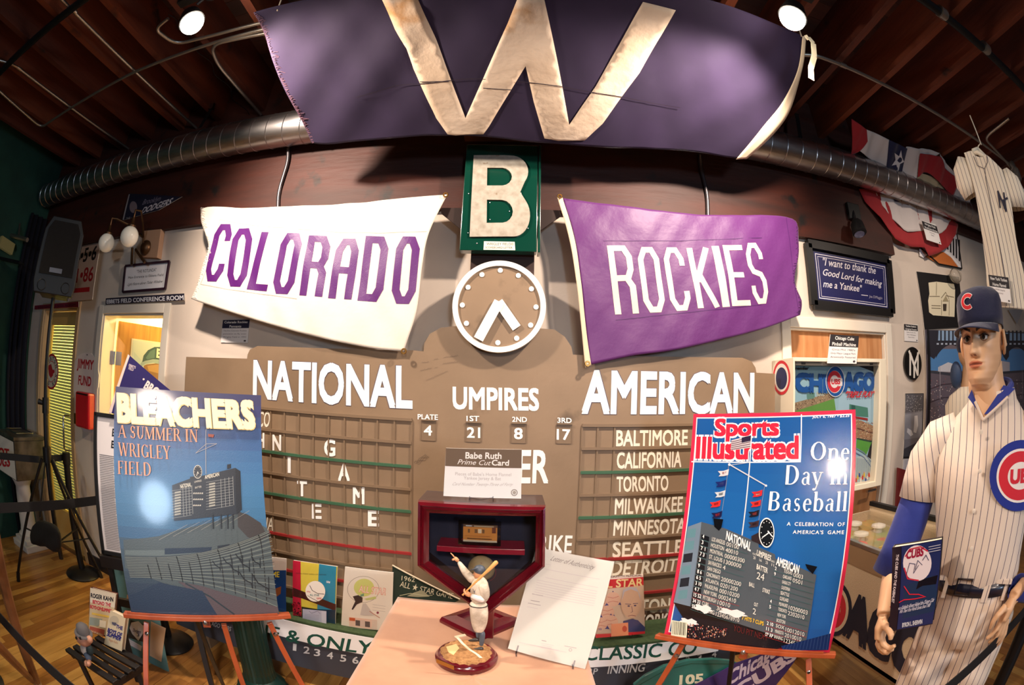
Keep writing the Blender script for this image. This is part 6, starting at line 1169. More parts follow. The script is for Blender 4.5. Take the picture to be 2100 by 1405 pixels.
# framed newspaper page on a black easel frame
NO = at(209, 1135, Y=1.42); NP = Plane(NO, (.80, .42, 0), (-.03, .10, 1)); nv = NP.uv(219, 848)[1]
nf = root('newspaper_frame', V((NO.x, NO.y, NO.z)), 'black framed newspaper page standing behind the BLEACHERS poster', 'frame')
m = MB()
for q in ((0, .02, 0, nv), (.50, .52, 0, nv), (0, .52, nv - .02, nv), (0, .52, -.0, .02)): m.slab(NP, q[0], q[1], q[2], q[3], -.02, .006)
mk('frame', m, BLACKP, nf, bevel=.002); mk('page', MB().slab(NP, .02, .50, .02, nv - .02, -.008, -.004), mat('newsprint', (228, 224, 226), .8), nf)
pc = Pic(NP, Z0, n=-.003); pc.text('EBBETS', (766, 716), (900, 728), (770, 666), BK, bold=.05); pc.text('EVENTS', (760, 796), (900, 812), (764, 748), BK, bold=.05)
random.seed(6); v = nv - .20
while v > .03:
    for c0 in (.035, .15, .265, .38): pc.polyuv([(c0, v), (c0 + .10 * random.uniform(.8, 1), v), (c0 + .10 * random.uniform(.8, 1), v + .003), (c0, v + .003)], (90, 88, 94), lift=0)
    v -= .0085
pc.done('newsprint_text', PRINT, nf)
ea = root('black_easel', V((NO.x + .2, NO.y + .1, 0)), 'black wooden display easel under the framed newspaper page', 'easel'); BLW = mat('black_painted_wood', (24, 22, 24), .45)
for u in (.03, .49): p = NP.p(u, 0, -.035); q = NP.p(u, -NO.z, -.02); mk('leg', MB().bar(NP.p(u, .3, -.035), V((q.x, q.y, 0)), .028, .028), BLW, ea)
mk('crossbar', MB().bar(NP.p(-.01, -.035, -.01), NP.p(.54, -.035, -.01), .06, .06), BLW, ea); mk('crossbar', MB().bar(NP.p(.02, -.26, -.03), NP.p(.50, -.26, -.03), .02, .045), BLW, ea)
# tilted pennant pinned on it
TP = NP.shifted(.02); pcn = zp(Z0, (885, 160), (1215, 440), (1150, 620), (750, 560)); pu = [TP.uv(*c) for c in pcn]
r = root('pennant', TP.p(*pu[3]), 'navy BROOKLYN pennant tilted above the left poster', 'pennant'); mk('felt', MB().prism(TP, pu, 0, .003), mat('navy_felt', (38, 30, 92), .95), r)
pc = Pic(TP, Z0, n=.0036); pc.poly([(880, 156), (892, 168), (766, 562), (748, 556)], (224, 204, 196)); pc.text('EBBETS', (884, 238), (930, 256), (888, 222), (206, 190, 200), bold=.03); pc.text('FIELD', (882, 260), (916, 272), (886, 242), (206, 190, 200), bold=.03)
pc.disc((987, 328), 7, (220, 200, 196)); pc.text('BROOKLYN', (985, 385), (1230, 560), (1014, 336), (226, 210, 206), bold=.05); pc.done('lettering', PRINT, r)
# black slatted seat with books and a doll
q4 = [at(137, 1327, Z=.45), at(197, 1303, Z=.45), at(297, 1357, Z=.45), at(236, 1395, Z=.45)]; A_, B_, C__, D__ = q4
seat = root('slatted_seat', V(((A_.x + C__.x) / 2, (A_.y + C__.y) / 2, 0)), 'low black slatted folding seat holding two books and a doll', 'seat')
for k in range(5):
    t = k / 4; p, q = A_.lerp(B_, t), D__.lerp(C__, t); mk('slat', MB().bar(p + V((0, 0, -.012)), q + V((0, 0, -.012)), .036, .016), BLW, seat, bevel=.003)
for t in (.06, .94): p, q = A_.lerp(D__, t), B_.lerp(C__, t); mk('rail', MB().bar(p + V((0, 0, -.034)), q + V((0, 0, -.034)), .02, .028), BLW, seat)
for p, q in ((A_, C__), (D__, B_), (B_, D__), (C__, A_)): mk('leg', MB().bar(p.lerp(q, .12) + V((0, 0, -.03)), V((p.x + (q.x - p.x) * .2, p.y + (q.y - p.y) * .2, 0)), .022, .022), BLW, seat)
def book(name, cn, w_, th, lab, covers, draw, pages=(226, 214, 190), zst=.451):
    cn = zp(Z2, *cn); A = at(*cn[3], Z=zst); B = at(*cn[2], Z=zst); hN = (B - A).cross(V((0, 0, 1))); P = Plane(A, B - A, V((0, 0, 1)) - hN.normalized() * .22); uv = [P.uv(*c) for c in cn]; u0, u1, v0, v1 = min(uv[0][0], uv[3][0]), max(uv[1][0], uv[2][0]), min(uv[2][1], uv[3][1]), max(uv[0][1], uv[1][1])
    r = root(name, P.p((u0 + u1) / 2, v0), lab, 'book'); cm = mat(name + '_cover_' + str(len(LOC)), covers, .45); I3 = [(a + (u0 + u1 - 2 * a) * .03, b + (v0 + v1 - 2 * b) * .02) for a, b in (uv[3], uv[2], uv[1], uv[0])]; mk('pages', MB().prism(P, I3, -th + .002, -.002), mat('book_pages', pages, .8), r)
    Qv = [uv[3], uv[2], uv[1], uv[0]]; mk('cover', MB().prism(P, Qv, -.002, 0).prism(P, Qv, -th, -th + .002).prism(P, [uv[3], (uv[3][0] + .002, uv[3][1]), (uv[0][0] + .002, uv[0][1]), uv[0]], -th, 0), cm, r); pc = Pic(P, Z2, n=.0005); draw(pc); pc.done('cover_print', SATIN, r); return r
def bk1(p):
    p.poly([(642, 712), (826, 757), (812, 900), (640, 850)], (226, 216, 196)); p.poly([(640, 815), (815, 855), (800, 1066), (632, 1018)], (206, 186, 150)); p.text('ROGER KAHN', (645, 780), (806, 812), (646, 750), (34, 34, 44), bold=.05); p.text('BEYOND THE', (658, 822), (788, 848), (660, 798), (196, 40, 64), bold=.05)
    p.text('BOYS•OF•SUMMER', (640, 856), (796, 892), (642, 832), (196, 40, 64), bold=.05); p.poly([(655, 888), (780, 912), (778, 926), (653, 902)], (226, 190, 90)); p.poly([(640, 920), (730, 935), (700, 985), (636, 975)], (150, 160, 150)); p.poly([(710, 940), (756, 950), (752, 1000), (708, 990)], (232, 222, 200)); p.poly([(640, 985), (745, 1010), (738, 1060), (634, 1020)], (176, 90, 70)); p.text('LOVE OF BASEBALL', (640, 1022), (735, 1056), (642, 1010), (226, 206, 160), bold=.02)
book('hardback_book', [(642, 710), (827, 757), (810, 1078), (630, 1026)], .155, .026, 'tall cream ROGER KAHN hardback leaning on the black seat', (90, 40, 36), bk1)
def bk2(p):
    p.poly([(785, 877), (893, 928), (865, 1160), (742, 1108)], (220, 204, 172)); p.disc((812, 948), 34, (196, 184, 160), r2=36); p.poly([(795, 955), (830, 962), (822, 985), (798, 972)], (90, 90, 110))
    for k, s_ in enumerate(('THE', 'BOYS OF', 'SUMMER')): x0_ = 824 if k == 0 else 768; y0_ = 995 + 28 * k + (0 if k else 2); p.text(s_, (x0_ - 5 * k, y0_), (872 - 8 * k, y0_ + (872 - x0_) * .38), (x0_ + 3, y0_ - 25), (38, 40, 120), bold=.06)
    p.text('Roger Kahn', (775, 1088), (836, 1112), (778, 1070), (196, 130, 90), shear=.5)
book('paperback_book', [(786, 874), (895, 926), (866, 1166), (740, 1112)], .125, .030, 'small cream BOYS OF SUMMER paperback in front of the tall book', (214, 196, 164), bk2)
dl = at(*zp(Z2, (640, 1230))[0], Z=.455); dp = front(dl.y); ddf = lambda x, y, n=0: dp.p(*dp.uv(*zp(Z2, (x, y))[0]), n); su = (ddf(700, 1100) - ddf(600, 1100)).length / 100 * .6
dr = root('hobo_doll', (dl.x, dl.y, .452), 'small doll with a big head, grey hat and bare feet on the black seat', 'figurine'); PNK = mat('doll_skin', (196, 142, 116), .5)
m = MB(); m.ball(ddf(592, 1070), 50 * su, 16, sc=(1, .9, .85)); m.ball(ddf(612, 1080, .04 * 0 + 20 * su), 14 * su, 10); m.ball(ddf(636, 1080), 20 * su, 10); mk('head', m, PNK, dr, smooth=True)
mk('hat', MB().lathe(ddf(594, 1036), [(52 * su, 0), (50 * su, 4 * su), (38 * su, 8 * su), (34 * su, 40 * su), (16 * su, 56 * su), (.0005, 58 * su)], 20, axis=(.15, 0, 1)), mat('grey_felt_hat', (92, 90, 92), .9), dr, smooth=True)
for dx in (-6, 22): mk('eye', MB().ball(ddf(590 + dx, 1052, 44 * su), 8 * su, 8), BLACKP, dr, smooth=True)
mk('torso', MB().tube([ddf(608, 1108), ddf(606, 1140), ddf(622, 1185)], [24 * su, 34 * su, 36 * su], 12), mat('doll_white_shirt', (206, 196, 186), .6), dr, smooth='all', subd=1); mk('coat', MB().tube([ddf(628, 1118), ddf(640, 1150), ddf(640, 1182)], [14 * su, 22 * su, 24 * su], 12), mat('doll_teal_coat', (44, 62, 66), .7), dr, smooth='all', subd=1)
mk('trousers', MB().tube([ddf(625, 1180, 10 * su), ddf(655, 1195, 30 * su), ddf(662, 1218, 34 * su)], [26 * su, 20 * su, 16 * su], 12), mat('doll_blue_trousers', (70, 86, 110), .7), dr, smooth='all', subd=1)
for k in (0, 1): mk('foot', MB().tube([ddf(652 + 14 * k, 1218, 32 * su), ddf(658 + 16 * k, 1226, 50 * su), ddf(660 + 16 * k, 1240, 58 * su)], [12 * su, 14 * su, 8 * su], 8), PNK, dr, smooth='all')
# teal matted frame on the floor
F0, F1 = at(254, 1331, Z=.001), at(345, 1378, Z=.001); FPn = Plane(F0, F1 - F0, V((0, .16, 1))); fw2 = (F1 - F0).length; fh2 = FPn.uv(358, 1196)[1]
fr_ = root('matted_frame', (F0 + F1) / 2, 'teal matted display of a player photo and beige clipping on the floor', 'frame'); mk('mat_board', MB().slab(FPn, 0, fw2, 0, fh2, -.012, 0), mat('teal_mat', (92, 134, 136), .7), fr_)
pc = Pic(FPn, Z2, n=.0008); pc.poly([(928, 940), (1035, 975), (1025, 1100), (905, 1065)], (34, 38, 44)); pc.poly([(935, 960), (985, 950), (1022, 985), (1020, 1035), (985, 1090), (940, 1040), (922, 1000)], (214, 212, 214)); pc.text('Dodgers', (945, 1022), (1000, 1038), (946, 1000), (50, 60, 110), bold=.03, shear=.8); pc.text('3', (975, 1056), (992, 1060), (976, 1034), (50, 60, 110), bold=.03)
pc.poly([(906, 1068), (1012, 1128), (1004, 1164), (902, 1108)], (216, 214, 222)); 
for k in range(3): pc.line([(922, 1092 + 12 * k), (990, 1128 + 12 * k)], .0016, (150, 146, 160))
pc.poly([(1075, 950), (1182, 1000), (1150, 1240), (1066, 1195)], (206, 172, 140))
for k in range(22): pc.line([(1080 - k * .4, 968 + 10 * k), (1170 - k * 1.0, 1008 + 10 * k)], .0012, (166, 132, 104), lift=0)
pc.poly([(905, 760), (935, 770), (930, 845), (900, 838)], (206, 172, 140)); pc.done('prints', PRINT, fr_)
# green cast-iron pedestal post
gp = root('green_post', (-.0, 0, 0), 'dark green fluted iron post base in front of the ledge', 'post'); gc_ = at(537, 1402, Z=.06); gp.location = (gc_.x, gc_.y, 0); LOC[gp.name] = V(gp.location); GI = mat('dark_green_iron', (18, 52, 46), .4, .3, coat=.2)
mk('base', MB().lathe((gc_.x, gc_.y, 0), [(.15, 0), (.15, .03), (.13, .05), (.135, .07), (.11, .10), (.092, .12)], 32), GI, gp, smooth=True)
m = MB(); nn = 48; pr = [(.09, .12), (.084, .16), (.08, .62)]; vs = [V((gc_.x + r_ * (1 + (.035 if k % 2 else -.0)) * math.cos(2 * PI * k / nn), gc_.y + r_ * (1 + (.035 if k % 2 else -.0)) * math.sin(2 * PI * k / nn), z)) for r_, z in pr for k in range(nn)]
m.add(vs, [(r_ * nn + k, r_ * nn + (k + 1) % nn, (r_ + 1) * nn + (k + 1) % nn, (r_ + 1) * nn + k) for r_ in (0, 1) for k in range(nn)] + [tuple(range(2 * nn, 3 * nn))]); mk('shaft', m, GI, gp); mk('cap', MB().lathe((gc_.x, gc_.y, .62), [(.085, 0), (.10, .02), (.10, .04), (.02, .05)], 32), GI, gp, smooth=True)
# corner fittings at the far left end of the duct
ec = root('wall_bracket', at(20, 520, Y=1.8), 'grey metal bracket with a pale lamp at the far left under the duct', 'bracket')
mk('strut', MB().bar(at(27, 440, Y=2.0), at(20, 492, Y=1.9), .05, .02), STEEL, ec); mk('strut', MB().bar(at(48, 400, Y=2.0), at(38, 485, Y=1.9), .02, .02), STEEL, ec); mk('crossbar', MB().tube([at(3, 477, Y=1.85), at(28, 484, Y=1.85), at(56, 492, Y=1.9)], .02, 10), STEEL, ec, smooth=True)
mk('lamp_tray', MB().bar(at(0, 495, Y=1.7), at(26, 512, Y=1.9), .05, .10), mat('pale_lamp_tray', (120, 110, 70), .5, emit=.2), ec); mk('plate', MB().bar(at(0, 530, Y=1.75), at(44, 540, Y=1.9), .10, .02), BLACKM, ec)
# arched green seat board and purple pennant at the foot of the right easel
KX = (1280, 1280, 3.043); AB = front(1.74); ab = [AB.uv(*c) for c in zp(KX, (60, 380), (130, 325), (250, 262), (400, 226), (560, 218), (660, 228), (760, 262), (830, 330), (850, 420))]
ab = [(ab[0][0], 0)] + ab + [(ab[-1][0], 0)]; r = root('arched_sign', AB.p((ab[0][0] + ab[-1][0]) / 2, 0), 'arched teal green board stencilled 105 on the floor by the right easel', 'sign')
mk('board', MB().prism(AB, ab, -.02, 0), mat('teal_enamel', (44, 112, 104), .25, coat=.5, col2=(34, 90, 84), scale=6), r, bevel=.004)
pc = Pic(AB, KX, n=.0012); pc.text('105', (342, 376), (490, 364), (346, 320), (226, 222, 190), bold=.05); pc.line([(95, 380), (260, 285), (420, 246), (640, 248), (740, 280)], .004, (30, 70, 50)); pc.done('lettering', PAINT, r)
CPn = Plane((0, 1.69, 0), (1, 0, 0), (0, .12, 1)); cv = [CPn.uv(*c) for c in zp(KX, (395, 400), (700, 240), (880, 178), (1100, 150), (1060, 235), (930, 400))]; vb_ = min(v for u, v in cv)
r = root('pennant', CPn.p(cv[0][0] + .1, 0), 'purple Chicago pennant in a clear cover leaning on the arched green board', 'pennant'); cv = [(cv[0][0] - .12, .001)] + cv + [(cv[-1][0] - .12, .001)]
mk('felt', MB().prism(CPn, cv, 0, .003), mat('purple_felt', (58, 38, 104), .9), r); mk('cover', MB().prism(CPn, cv, .006, .007), CLEAR, r)
pc = Pic(CPn, KX, n=.0036); WP2 = (222, 206, 222); pc.text('Chicago', (640, 385), (955, 190), (612, 318), WP2, bold=.04, shear=1.2); pc.text('CUBS', (700, 455), (1080, 205), (672, 395), WP2, bold=.06); pc.done('lettering', PRINT, r)
# ================================================================ right side
Z5 = (1630, 480, 2.928); Z6 = (1690, 880, 2.676); ZB = (1700, 240, 4.39); ZP = (1560, 720, 4.133)
def fdi(p):
    p.poly([(112, 105), (548, 188), (560, 448), (140, 392)], (20, 24, 82)); W_ = (226, 222, 232)
    p.line([(122, 118), (540, 198), (553, 438), (148, 384)], .005, W_, closed=True); p.line([(136, 134), (530, 208), (541, 424), (160, 374)], .003, W_, closed=True)
    p.text('"I want to thank the', (162, 186), (484, 240), (158, 140), W_, bold=.015, shear=.3); p.text('Good Lord for making', (164, 246), (518, 316), (162, 206), W_, bold=.015, shear=.3); p.text('me a Yankee"', (170, 318), (398, 348), (168, 276), W_, bold=.015, shear=.3); p.line([(398, 366), (438, 371)], .004, W_); p.text('Joe DiMaggio', (445, 382), (524, 392), (446, 366), (170, 166, 186))
r = wallsign('framed_quote', Z5, [(70, 60), (555, 160), (578, 478), (108, 428)], 'black framed navy quotation I want to thank the Good Lord on the wall', (20, 22, 40), fdi, Y=2.31, thick=.01, frame=(.055, .024, mat('black_frame', (20, 19, 20), .35)), m=SATIN, cat='picture')
def cap_card(crop, tl, tr, br, bl, hd, t1, lines, label, Y=2.318, hdc=(40, 36, 40), P=None):
    P = P or front(Y - .004); px = zp(crop, tl, tr, br, bl); uv = [P.uv(*c) for c in px]; r = root('caption_card', P.p((uv[2][0] + uv[3][0]) / 2, min(uv[2][1], uv[3][1])), label, 'sign', )
    mk('card', MB().prism(P, uv, -.003, 0), WHITEP, r); pc = Pic(P, None, n=.0006); I = lambda s, t: (uv[3][0] + (uv[2][0] - uv[3][0]) * s + (uv[0][0] - uv[3][0]) * t, uv[3][1] + (uv[2][1] - uv[3][1]) * s + (uv[0][1] - uv[3][1]) * t)
    pc._u = lambda q: I(*q)
    pc.poly([(0, 0), (1, 0), (1, 1), (0, 1)], (236, 232, 230)); pc.poly([(0, 1 - hd), (1, 1 - hd), (1, 1), (0, 1)], hdc); k = len(t1)
    for i, s in enumerate(t1): h = hd / k * .55; y = 1 - hd * (i + .82) / k; wd = min(.86, .055 * len(s)); pc.text(s, (.5 - wd / 2, y), (.5 + wd / 2, y), (.5 - wd / 2, y + h), (238, 236, 232), bold=.02)
    for i, s in enumerate(lines): y = (1 - hd) * (.78 - .22 * i); wd = min(.86, .05 * len(s)); pc.text(s, (.5 - wd / 2, y), (.5 + wd / 2, y), (.5 - wd / 2, y + (1 - hd) * .10), (130, 120, 126))
    pc.poly([(.9 + .045 * math.cos(a), .08 + .035 * math.sin(a)) for a in [2 * PI * k / 12 for k in range(12)]], (60, 54, 60)); pc.done('card_print', PRINT, r); return r
cap_card(CC, (262, 1075), (474, 1077), (458, 1256), (244, 1254), .37, ['Colorado Rockies', 'Pennants'], ['The first Colorado Rockies', 'pennants to fly over', 'Wrigley Field in 1993'], 'small caption card Colorado Rockies Pennants on the wall under the white banner', hdc=(30, 30, 56))
cap_card(Z5, (655, 540), (740, 545), (740, 648), (658, 642), .36, ['Yankee Stadium', 'Original Facade'], ['Babe Ruth Hit', 'Over 700 Home', 'Runs Here'], 'tiny caption card above the round black monogram')
# round NY plaque
NP_ = front(2.30); c = NP_.uv(*zp(Z5, (712, 777))[0]); nr = abs(NP_.uv(*zp(Z5, (712, 678))[0])[1] - c[1]); r = root('round_plaque', NP_.p(c[0], c[1] - nr), 'round black plaque with a white interlocking NY', 'sign')
mk('disc', MB().prism(NP_, cir(c, nr, 44), -.018, 0), mat('black_gloss', (16, 15, 16), .25, coat=.4), r, bevel=.003); pc = Pic(NP_, Z5, n=.001)
W_ = (232, 226, 218)
for pts in ([(692, 850), (692, 715)], [(692, 715), (738, 850)], [(738, 850), (738, 712)], [(716, 865), (716, 790)], [(716, 790), (684, 700)], [(716, 790), (748, 695)]): pc.line(pts, .022, W_)
pc.done('monogram', PRINT, r)
def fph(p):
    p.poly([(664, 962), (770, 960), (752, 1328), (652, 1338)], (128, 126, 134)); p.poly([(664, 962), (770, 960), (766, 1060), (661, 1075)], (96, 94, 100)); random.seed(2)
    for k in range(90): x, y = random.uniform(666, 764), random.uniform(966, 1068); p.poly([(x - 3, y), (x, y - 3), (x + 3, y), (x, y + 3)], random.choice(((160, 158, 160), (70, 68, 74), (190, 186, 188))), lift=0)
    p.poly([(660, 1085), (766, 1066), (758, 1220), (655, 1235)], (150, 150, 158), lift=.0002); p.poly([(718, 1092), (736, 1090), (740, 1150), (728, 1195), (712, 1190), (716, 1140)], (222, 220, 222)); p.poly([(676, 1165), (700, 1180), (710, 1205), (695, 1215), (672, 1190)], (226, 224, 226)); p.poly([(655, 1290), (752, 1240), (752, 1328), (652, 1338)], (66, 66, 74))
wallsign('framed_photo', Z5, [(663, 958), (774, 956), (756, 1345), (650, 1348)], 'tall black and white baseball photo below the round plaque', (30, 28, 32), fph, cat='picture')
wallsign('photo_caption', Z5, [(652, 1352), (754, 1346), (742, 1440), (648, 1440)], 'small typed caption sheet under the black and white photo', (214, 212, 216), lambda p: [p.line([(660, 1362 + 8 * k), (742, 1358 + 8 * k)], .0022, (130, 132, 150), lift=0) for k in range(9)], cat='paper')
# black display board with a stone fragment, and the stadium mural
def fbd(p):
    p.poly([(802, 292), (850, 286), (955, 300), (962, 330), (958, 498), (880, 492), (830, 488), (806, 470), (800, 400), (808, 360)], (236, 226, 196)); G2 = (120, 108, 84)
    for pts in ([(808, 375), (870, 375)], [(820, 430), (875, 432)], [(820, 445), (875, 447)], [(905, 370), (955, 380)], [(878, 385), (905, 350), (925, 390)], [(880, 395), (880, 488)], [(925, 395), (925, 490)], [(850, 290), (848, 370)]): p.line(pts, .006, G2)
    p.poly([(888, 420), (910, 420), (908, 462), (890, 462)], (70, 60, 50)); p.poly([(885, 405), (905, 370), (922, 405)], (170, 158, 126))
wallsign('display_board', Z5, [(730, 225), (985, 258), (1012, 560), (779, 575)], 'black display board with a carved cream stone fragment', (18, 16, 20), fbd, Y=2.316)
def fmu(p):
    SKY = (84, 138, 196); DK = (44, 44, 56)
    p.poly([(792, 578), (1400, 600), (1400, 1250), (800, 1150)], (120, 108, 116)); p.poly([(805, 690), (1400, 690), (1400, 830), (805, 820)], SKY); p.poly([(860, 800), (920, 770), (985, 790), (985, 830), (860, 826)], (214, 214, 222)); p.poly([(1230, 760), (1290, 770), (1290, 850), (1230, 850)], (190, 186, 196))
    for cx_ in (780, 905, 1230, 1480):
        pass
    p.poly([(792, 578), (1400, 598), (1400, 650), (792, 640)], (150, 180, 214))
    for k in range(26): x = 800 + 24 * k; p.poly([(x, 580), (x + 9, 580), (x + 9, 650), (x, 648)], DK, lift=0)
    p.n += .0002
    for (a, b) in ((792, 862), (1000, 1040)): p.poly([(a, 578), (b, 580), (b - 8, 720), ((a + b) / 2 + 8, 752), (a, 720)], DK)
    arch_ = lambda x0, x1, y, h: [(x0, 640), (x1, 640), (x1, y)] + [(x1 + (x0 - x1) * t, y - h * math.sin(PI * t) ** .8) for t in [i / 14 for i in range(15)]]
    p.poly(arch_(846, 1030, 745, 80), DK); p.poly(arch_(1040, 1260, 745, 80), DK); p.poly(arch_(1262, 1400, 740, 60), DK); p.poly([(1245, 600), (1285, 600), (1285, 735), (1268, 760), (1250, 735)], DK)
    for k in range(22): t = k / 21; x = 850 + 540 * t; p.poly([(x, 655), (x + 13, 655), (x + 13, 665), (x, 665)], (186, 196, 214), lift=0)
    p.n += .0002
    p.poly([(800, 818), (850, 832), (985, 842), (1400, 815), (1400, 1250), (800, 1150)], (104, 94, 106)); p.poly([(800, 818), (985, 842), (1400, 815), (1400, 828), (985, 858), (800, 834)], (60, 62, 74)); random.seed(12)
    for k in range(520): x = random.uniform(802, 1392); y = random.uniform(865, 1140); p.poly([(x - 3, y), (x, y - 4), (x + 3, y), (x, y + 4)], random.choice(((206, 188, 186), (160, 120, 120), (80, 70, 90), (220, 206, 200), (150, 90, 96), (70, 64, 76))), lift=0)
    p.n += .0002
    for y in (905, 985): p.line([(800, y + 30), (880, y), (985, y - 10), (1400, y - 20)], .008, (66, 54, 66))
    for x in (868, 1362): p.line([(x, 790), (x + 2, 990)], .006, (196, 190, 196))
    p.poly([(790, 575), (803, 575), (806, 1160), (790, 1160)], (16, 14, 24))
wallsign('stadium_mural', Z5, [(779, 575), (1400, 590), (1400, 1260), (782, 1178)], 'wide colour photo mural of a stadium seen through dark arches', (90, 84, 96), fmu, Y=2.312, cat='picture')
def fbr(p):
    O2_ = (196, 110, 52); p.poly([(905, 1232), (960, 1205), (1030, 1215), (1100, 1265), (1160, 1345), (1170, 1362), (1000, 1330), (880, 1262)], O2_); p.line([(1010, 1190), (1080, 1230), (1150, 1310), (1182, 1350)], .022, (236, 232, 232)); p.poly([(812, 1190), (885, 1170), (890, 1235), (850, 1268), (815, 1250)], (232, 228, 230))
    for k in range(5): x = 1060 + 26 * k; p.poly([(x, 1080 + 6 * k), (x + 14, 1082 + 6 * k), (x + 16, 1200 + 26 * k), (x + 2, 1190 + 26 * k)], (26, 22, 26), lift=0)
wallsign('bridge_poster', ZB, [(812, 1170), (1010, 1075), (1148, 1050), (1194, 1366), (985, 1325)], 'poster of an orange and white arch half hidden behind the bunting', (214, 210, 212), fbr, Y=2.312, cat='poster', frame=(.012, .008, BLACKM))
# ---- pinball machine
CABM = mat('speckled_beige_cabinet', (206, 186, 156), .5, col2=(190, 168, 138), scale=260, lo=.45, hi=.55); IVO = mat('ivory_backbox', (232, 222, 200), .45)
xc0, xc1 = 1.60, 2.17; BX = front(2.085); uvb_ = [BX.uv(*c) for c in zp(ZP, (270, 52), (1062, 66), (975, 1155), (262, 1165))]
bx0, bx1 = 1.46, uvb_[1][0]; bz1 = uvb_[0][1]; bz0 = BX.uv(*zp(ZP, (900, 1165))[0])[1]
pin = root('pinball_machine', (1.9, 1.6, 0), 'ivory pinball machine with CHICAGO TRIPLE PLAY backglass by the right door', 'pinball machine')
m = MB(); fw0, fw1, ft, fb = BX.uv(*zp(ZP, (292, 90))[0])[0], BX.uv(*zp(ZP, (1008, 600))[0])[0], BX.uv(*zp(ZP, (640, 92))[0])[1], BX.uv(*zp(ZP, (860, 1128))[0])[1]
m.box((bx0, 2.085, bz0), (fw0, 2.316, bz1)); m.box((fw1, 2.085, bz0), (bx1, 2.316, bz1)); m.box((fw0, 2.085, ft), (fw1, 2.316, bz1)); m.box((fw0, 2.085, bz0), (fw1, 2.316, fb)); m.box((fw0, 2.25, fb), (fw1, 2.316, ft)); mk('backbox', m, IVO, pin, bevel=.003)
GPn = front(2.15); g = [(fw0 - .004, fb - .002), (fw1 + .004, fb - .002), (fw1 + .004, ft + .002), (fw0 - .004, ft + .002)]; bgl = mk('backglass', MB().prism(GPn, g, -.004, 0), mat('glass_back', (30, 34, 44), .3), pin)
pc = Pic(GPn, ZP, n=.0008); pc.polyuv(g, (26, 24, 34)); pc.poly([(288, 98), (680, 108), (668, 560), (600, 700), (276, 640)], (150, 190, 206)); pc.poly([(680, 108), (800, 118), (978, 185), (965, 640), (900, 900), (700, 900), (640, 640)], (160, 196, 216))
pc.poly([(280, 512), (300, 500), (620, 390), (636, 505), (640, 640), (276, 640)], (96, 150, 70)); pc.poly([(280, 440), (620, 345), (625, 402), (280, 512)], (150, 130, 104)); pc.poly([(388, 365), (455, 352), (458, 400), (392, 412)], (96, 140, 130)); pc.poly([(470, 350), (540, 335), (545, 375), (475, 385)], (170, 180, 170))
random.seed(9)
for k in range(150): x = random.uniform(290, 612); y = 512 - (x - 280) * .33 - random.uniform(4, 62); pc.poly([(x - 4, y), (x, y - 4), (x + 4, y), (x, y + 4)], random.choice(((206, 186, 150), (120, 90, 70), (90, 80, 76), (190, 150, 120))), lift=0)
pc.n += .0002; pc.poly([(750, 450), (905, 480), (910, 560), (748, 545)], (70, 130, 116)); pc.poly([(765, 455), (800, 462), (800, 540), (768, 535)], (40, 90, 84)); pc.poly([(748, 548), (966, 640), (935, 770), (800, 740), (700, 640)], (158, 124, 96)); pc.line([(815, 655), (960, 700)], .008, (96, 60, 50)); pc.poly([(748, 545), (905, 570), (905, 590), (748, 560)], (150, 40, 40))
for k in range(160): x = random.uniform(745, 950); y = random.uniform(575, 735) + (x - 745) * .12; pc.poly([(x - 4, y), (x, y - 4), (x + 4, y), (x, y + 4)], random.choice(((216, 196, 150), (120, 90, 70), (180, 100, 80), (226, 206, 180))), lift=0)
pc.n += .0002; pc.poly([(810, 745), (940, 770), (890, 880), (805, 830)], (88, 160, 66)); pc.poly([(812, 735), (938, 760), (935, 775), (812, 748)], (40, 70, 60)); pc.poly([(800, 900), (880, 880), (950, 930), (938, 1125), (790, 1140)], (186, 204, 206))
for k in range(12): pc.line([(806 + 12 * k, 1120), (812 + 11 * k, 905 + 2 * k)], .003, (70, 90, 120), lift=0)
pc.line([(800, 820), (870, 860), (948, 960)], .006, (120, 140, 170)); pc.line([(800, 860), (870, 900), (945, 1000)], .005, (90, 110, 150)); pc.n += .0002
for k in range(10): x = 805 + 13.5 * k; y = 1110 - (k % 3) * 22; c_ = ((200, 60, 50), (214, 186, 60), (60, 80, 150), (230, 220, 210))[k % 4]; pc.poly([(x - 7, y), (x - 6, y - 32), (x + 6, y - 32), (x + 7, y)], c_, lift=0); pc.disc((x, y - 38), 6, (214, 170, 140), 8)
pc.n += .0002; BLU = (22, 84, 158)
pc.text('CHI', (286, 335), (556, 345), (286, 190), BLU, bold=.09); pc.text('AGO', (692, 332), (956, 330), (698, 185), BLU, bold=.09)
pc.disc((626, 258), 82, (226, 230, 236), r2=132); pc.disc((626, 258), 76, BLU, r2=126); pc.disc((620, 262), 62, (232, 226, 226), r2=95); pc.disc((618, 260), 60, (206, 44, 60), r2=92, inner=.58); pc.disc((618, 260), 36, (232, 226, 226), r2=54); pc.poly([(650, 225), (685, 235), (685, 295), (650, 300)], (232, 226, 226)); pc.text('UBS', (590, 280), (666, 280), (592, 238), (206, 44, 60), bold=.06)
pc.text('"TRIPLE PLAY"', (700, 395), (948, 388), (694, 345), (200, 44, 60), bold=.05, shear=1.0); pc.text('Premier', (262, 158), (400, 158), (265, 132), (30, 34, 44), bold=.05); pc.done('backglass_print', PRINT, bgl)
mk('glass_cover', MB().box((fw0, 2.10, fb), (fw1, 2.103, ft)), CLEAR, pin); m = MB(); m.box((fw0 + .01, 2.095, ft - .02), (fw1 - .005, 2.115, ft)); mk('lock_bar', m, STEEL, pin); 
for x in (fw0 + .05, fw1 - .09): mk('slot', MB().box((x, 2.092, ft - .013), (x + .03, 2.096, ft - .005)), BLACKM, pin)
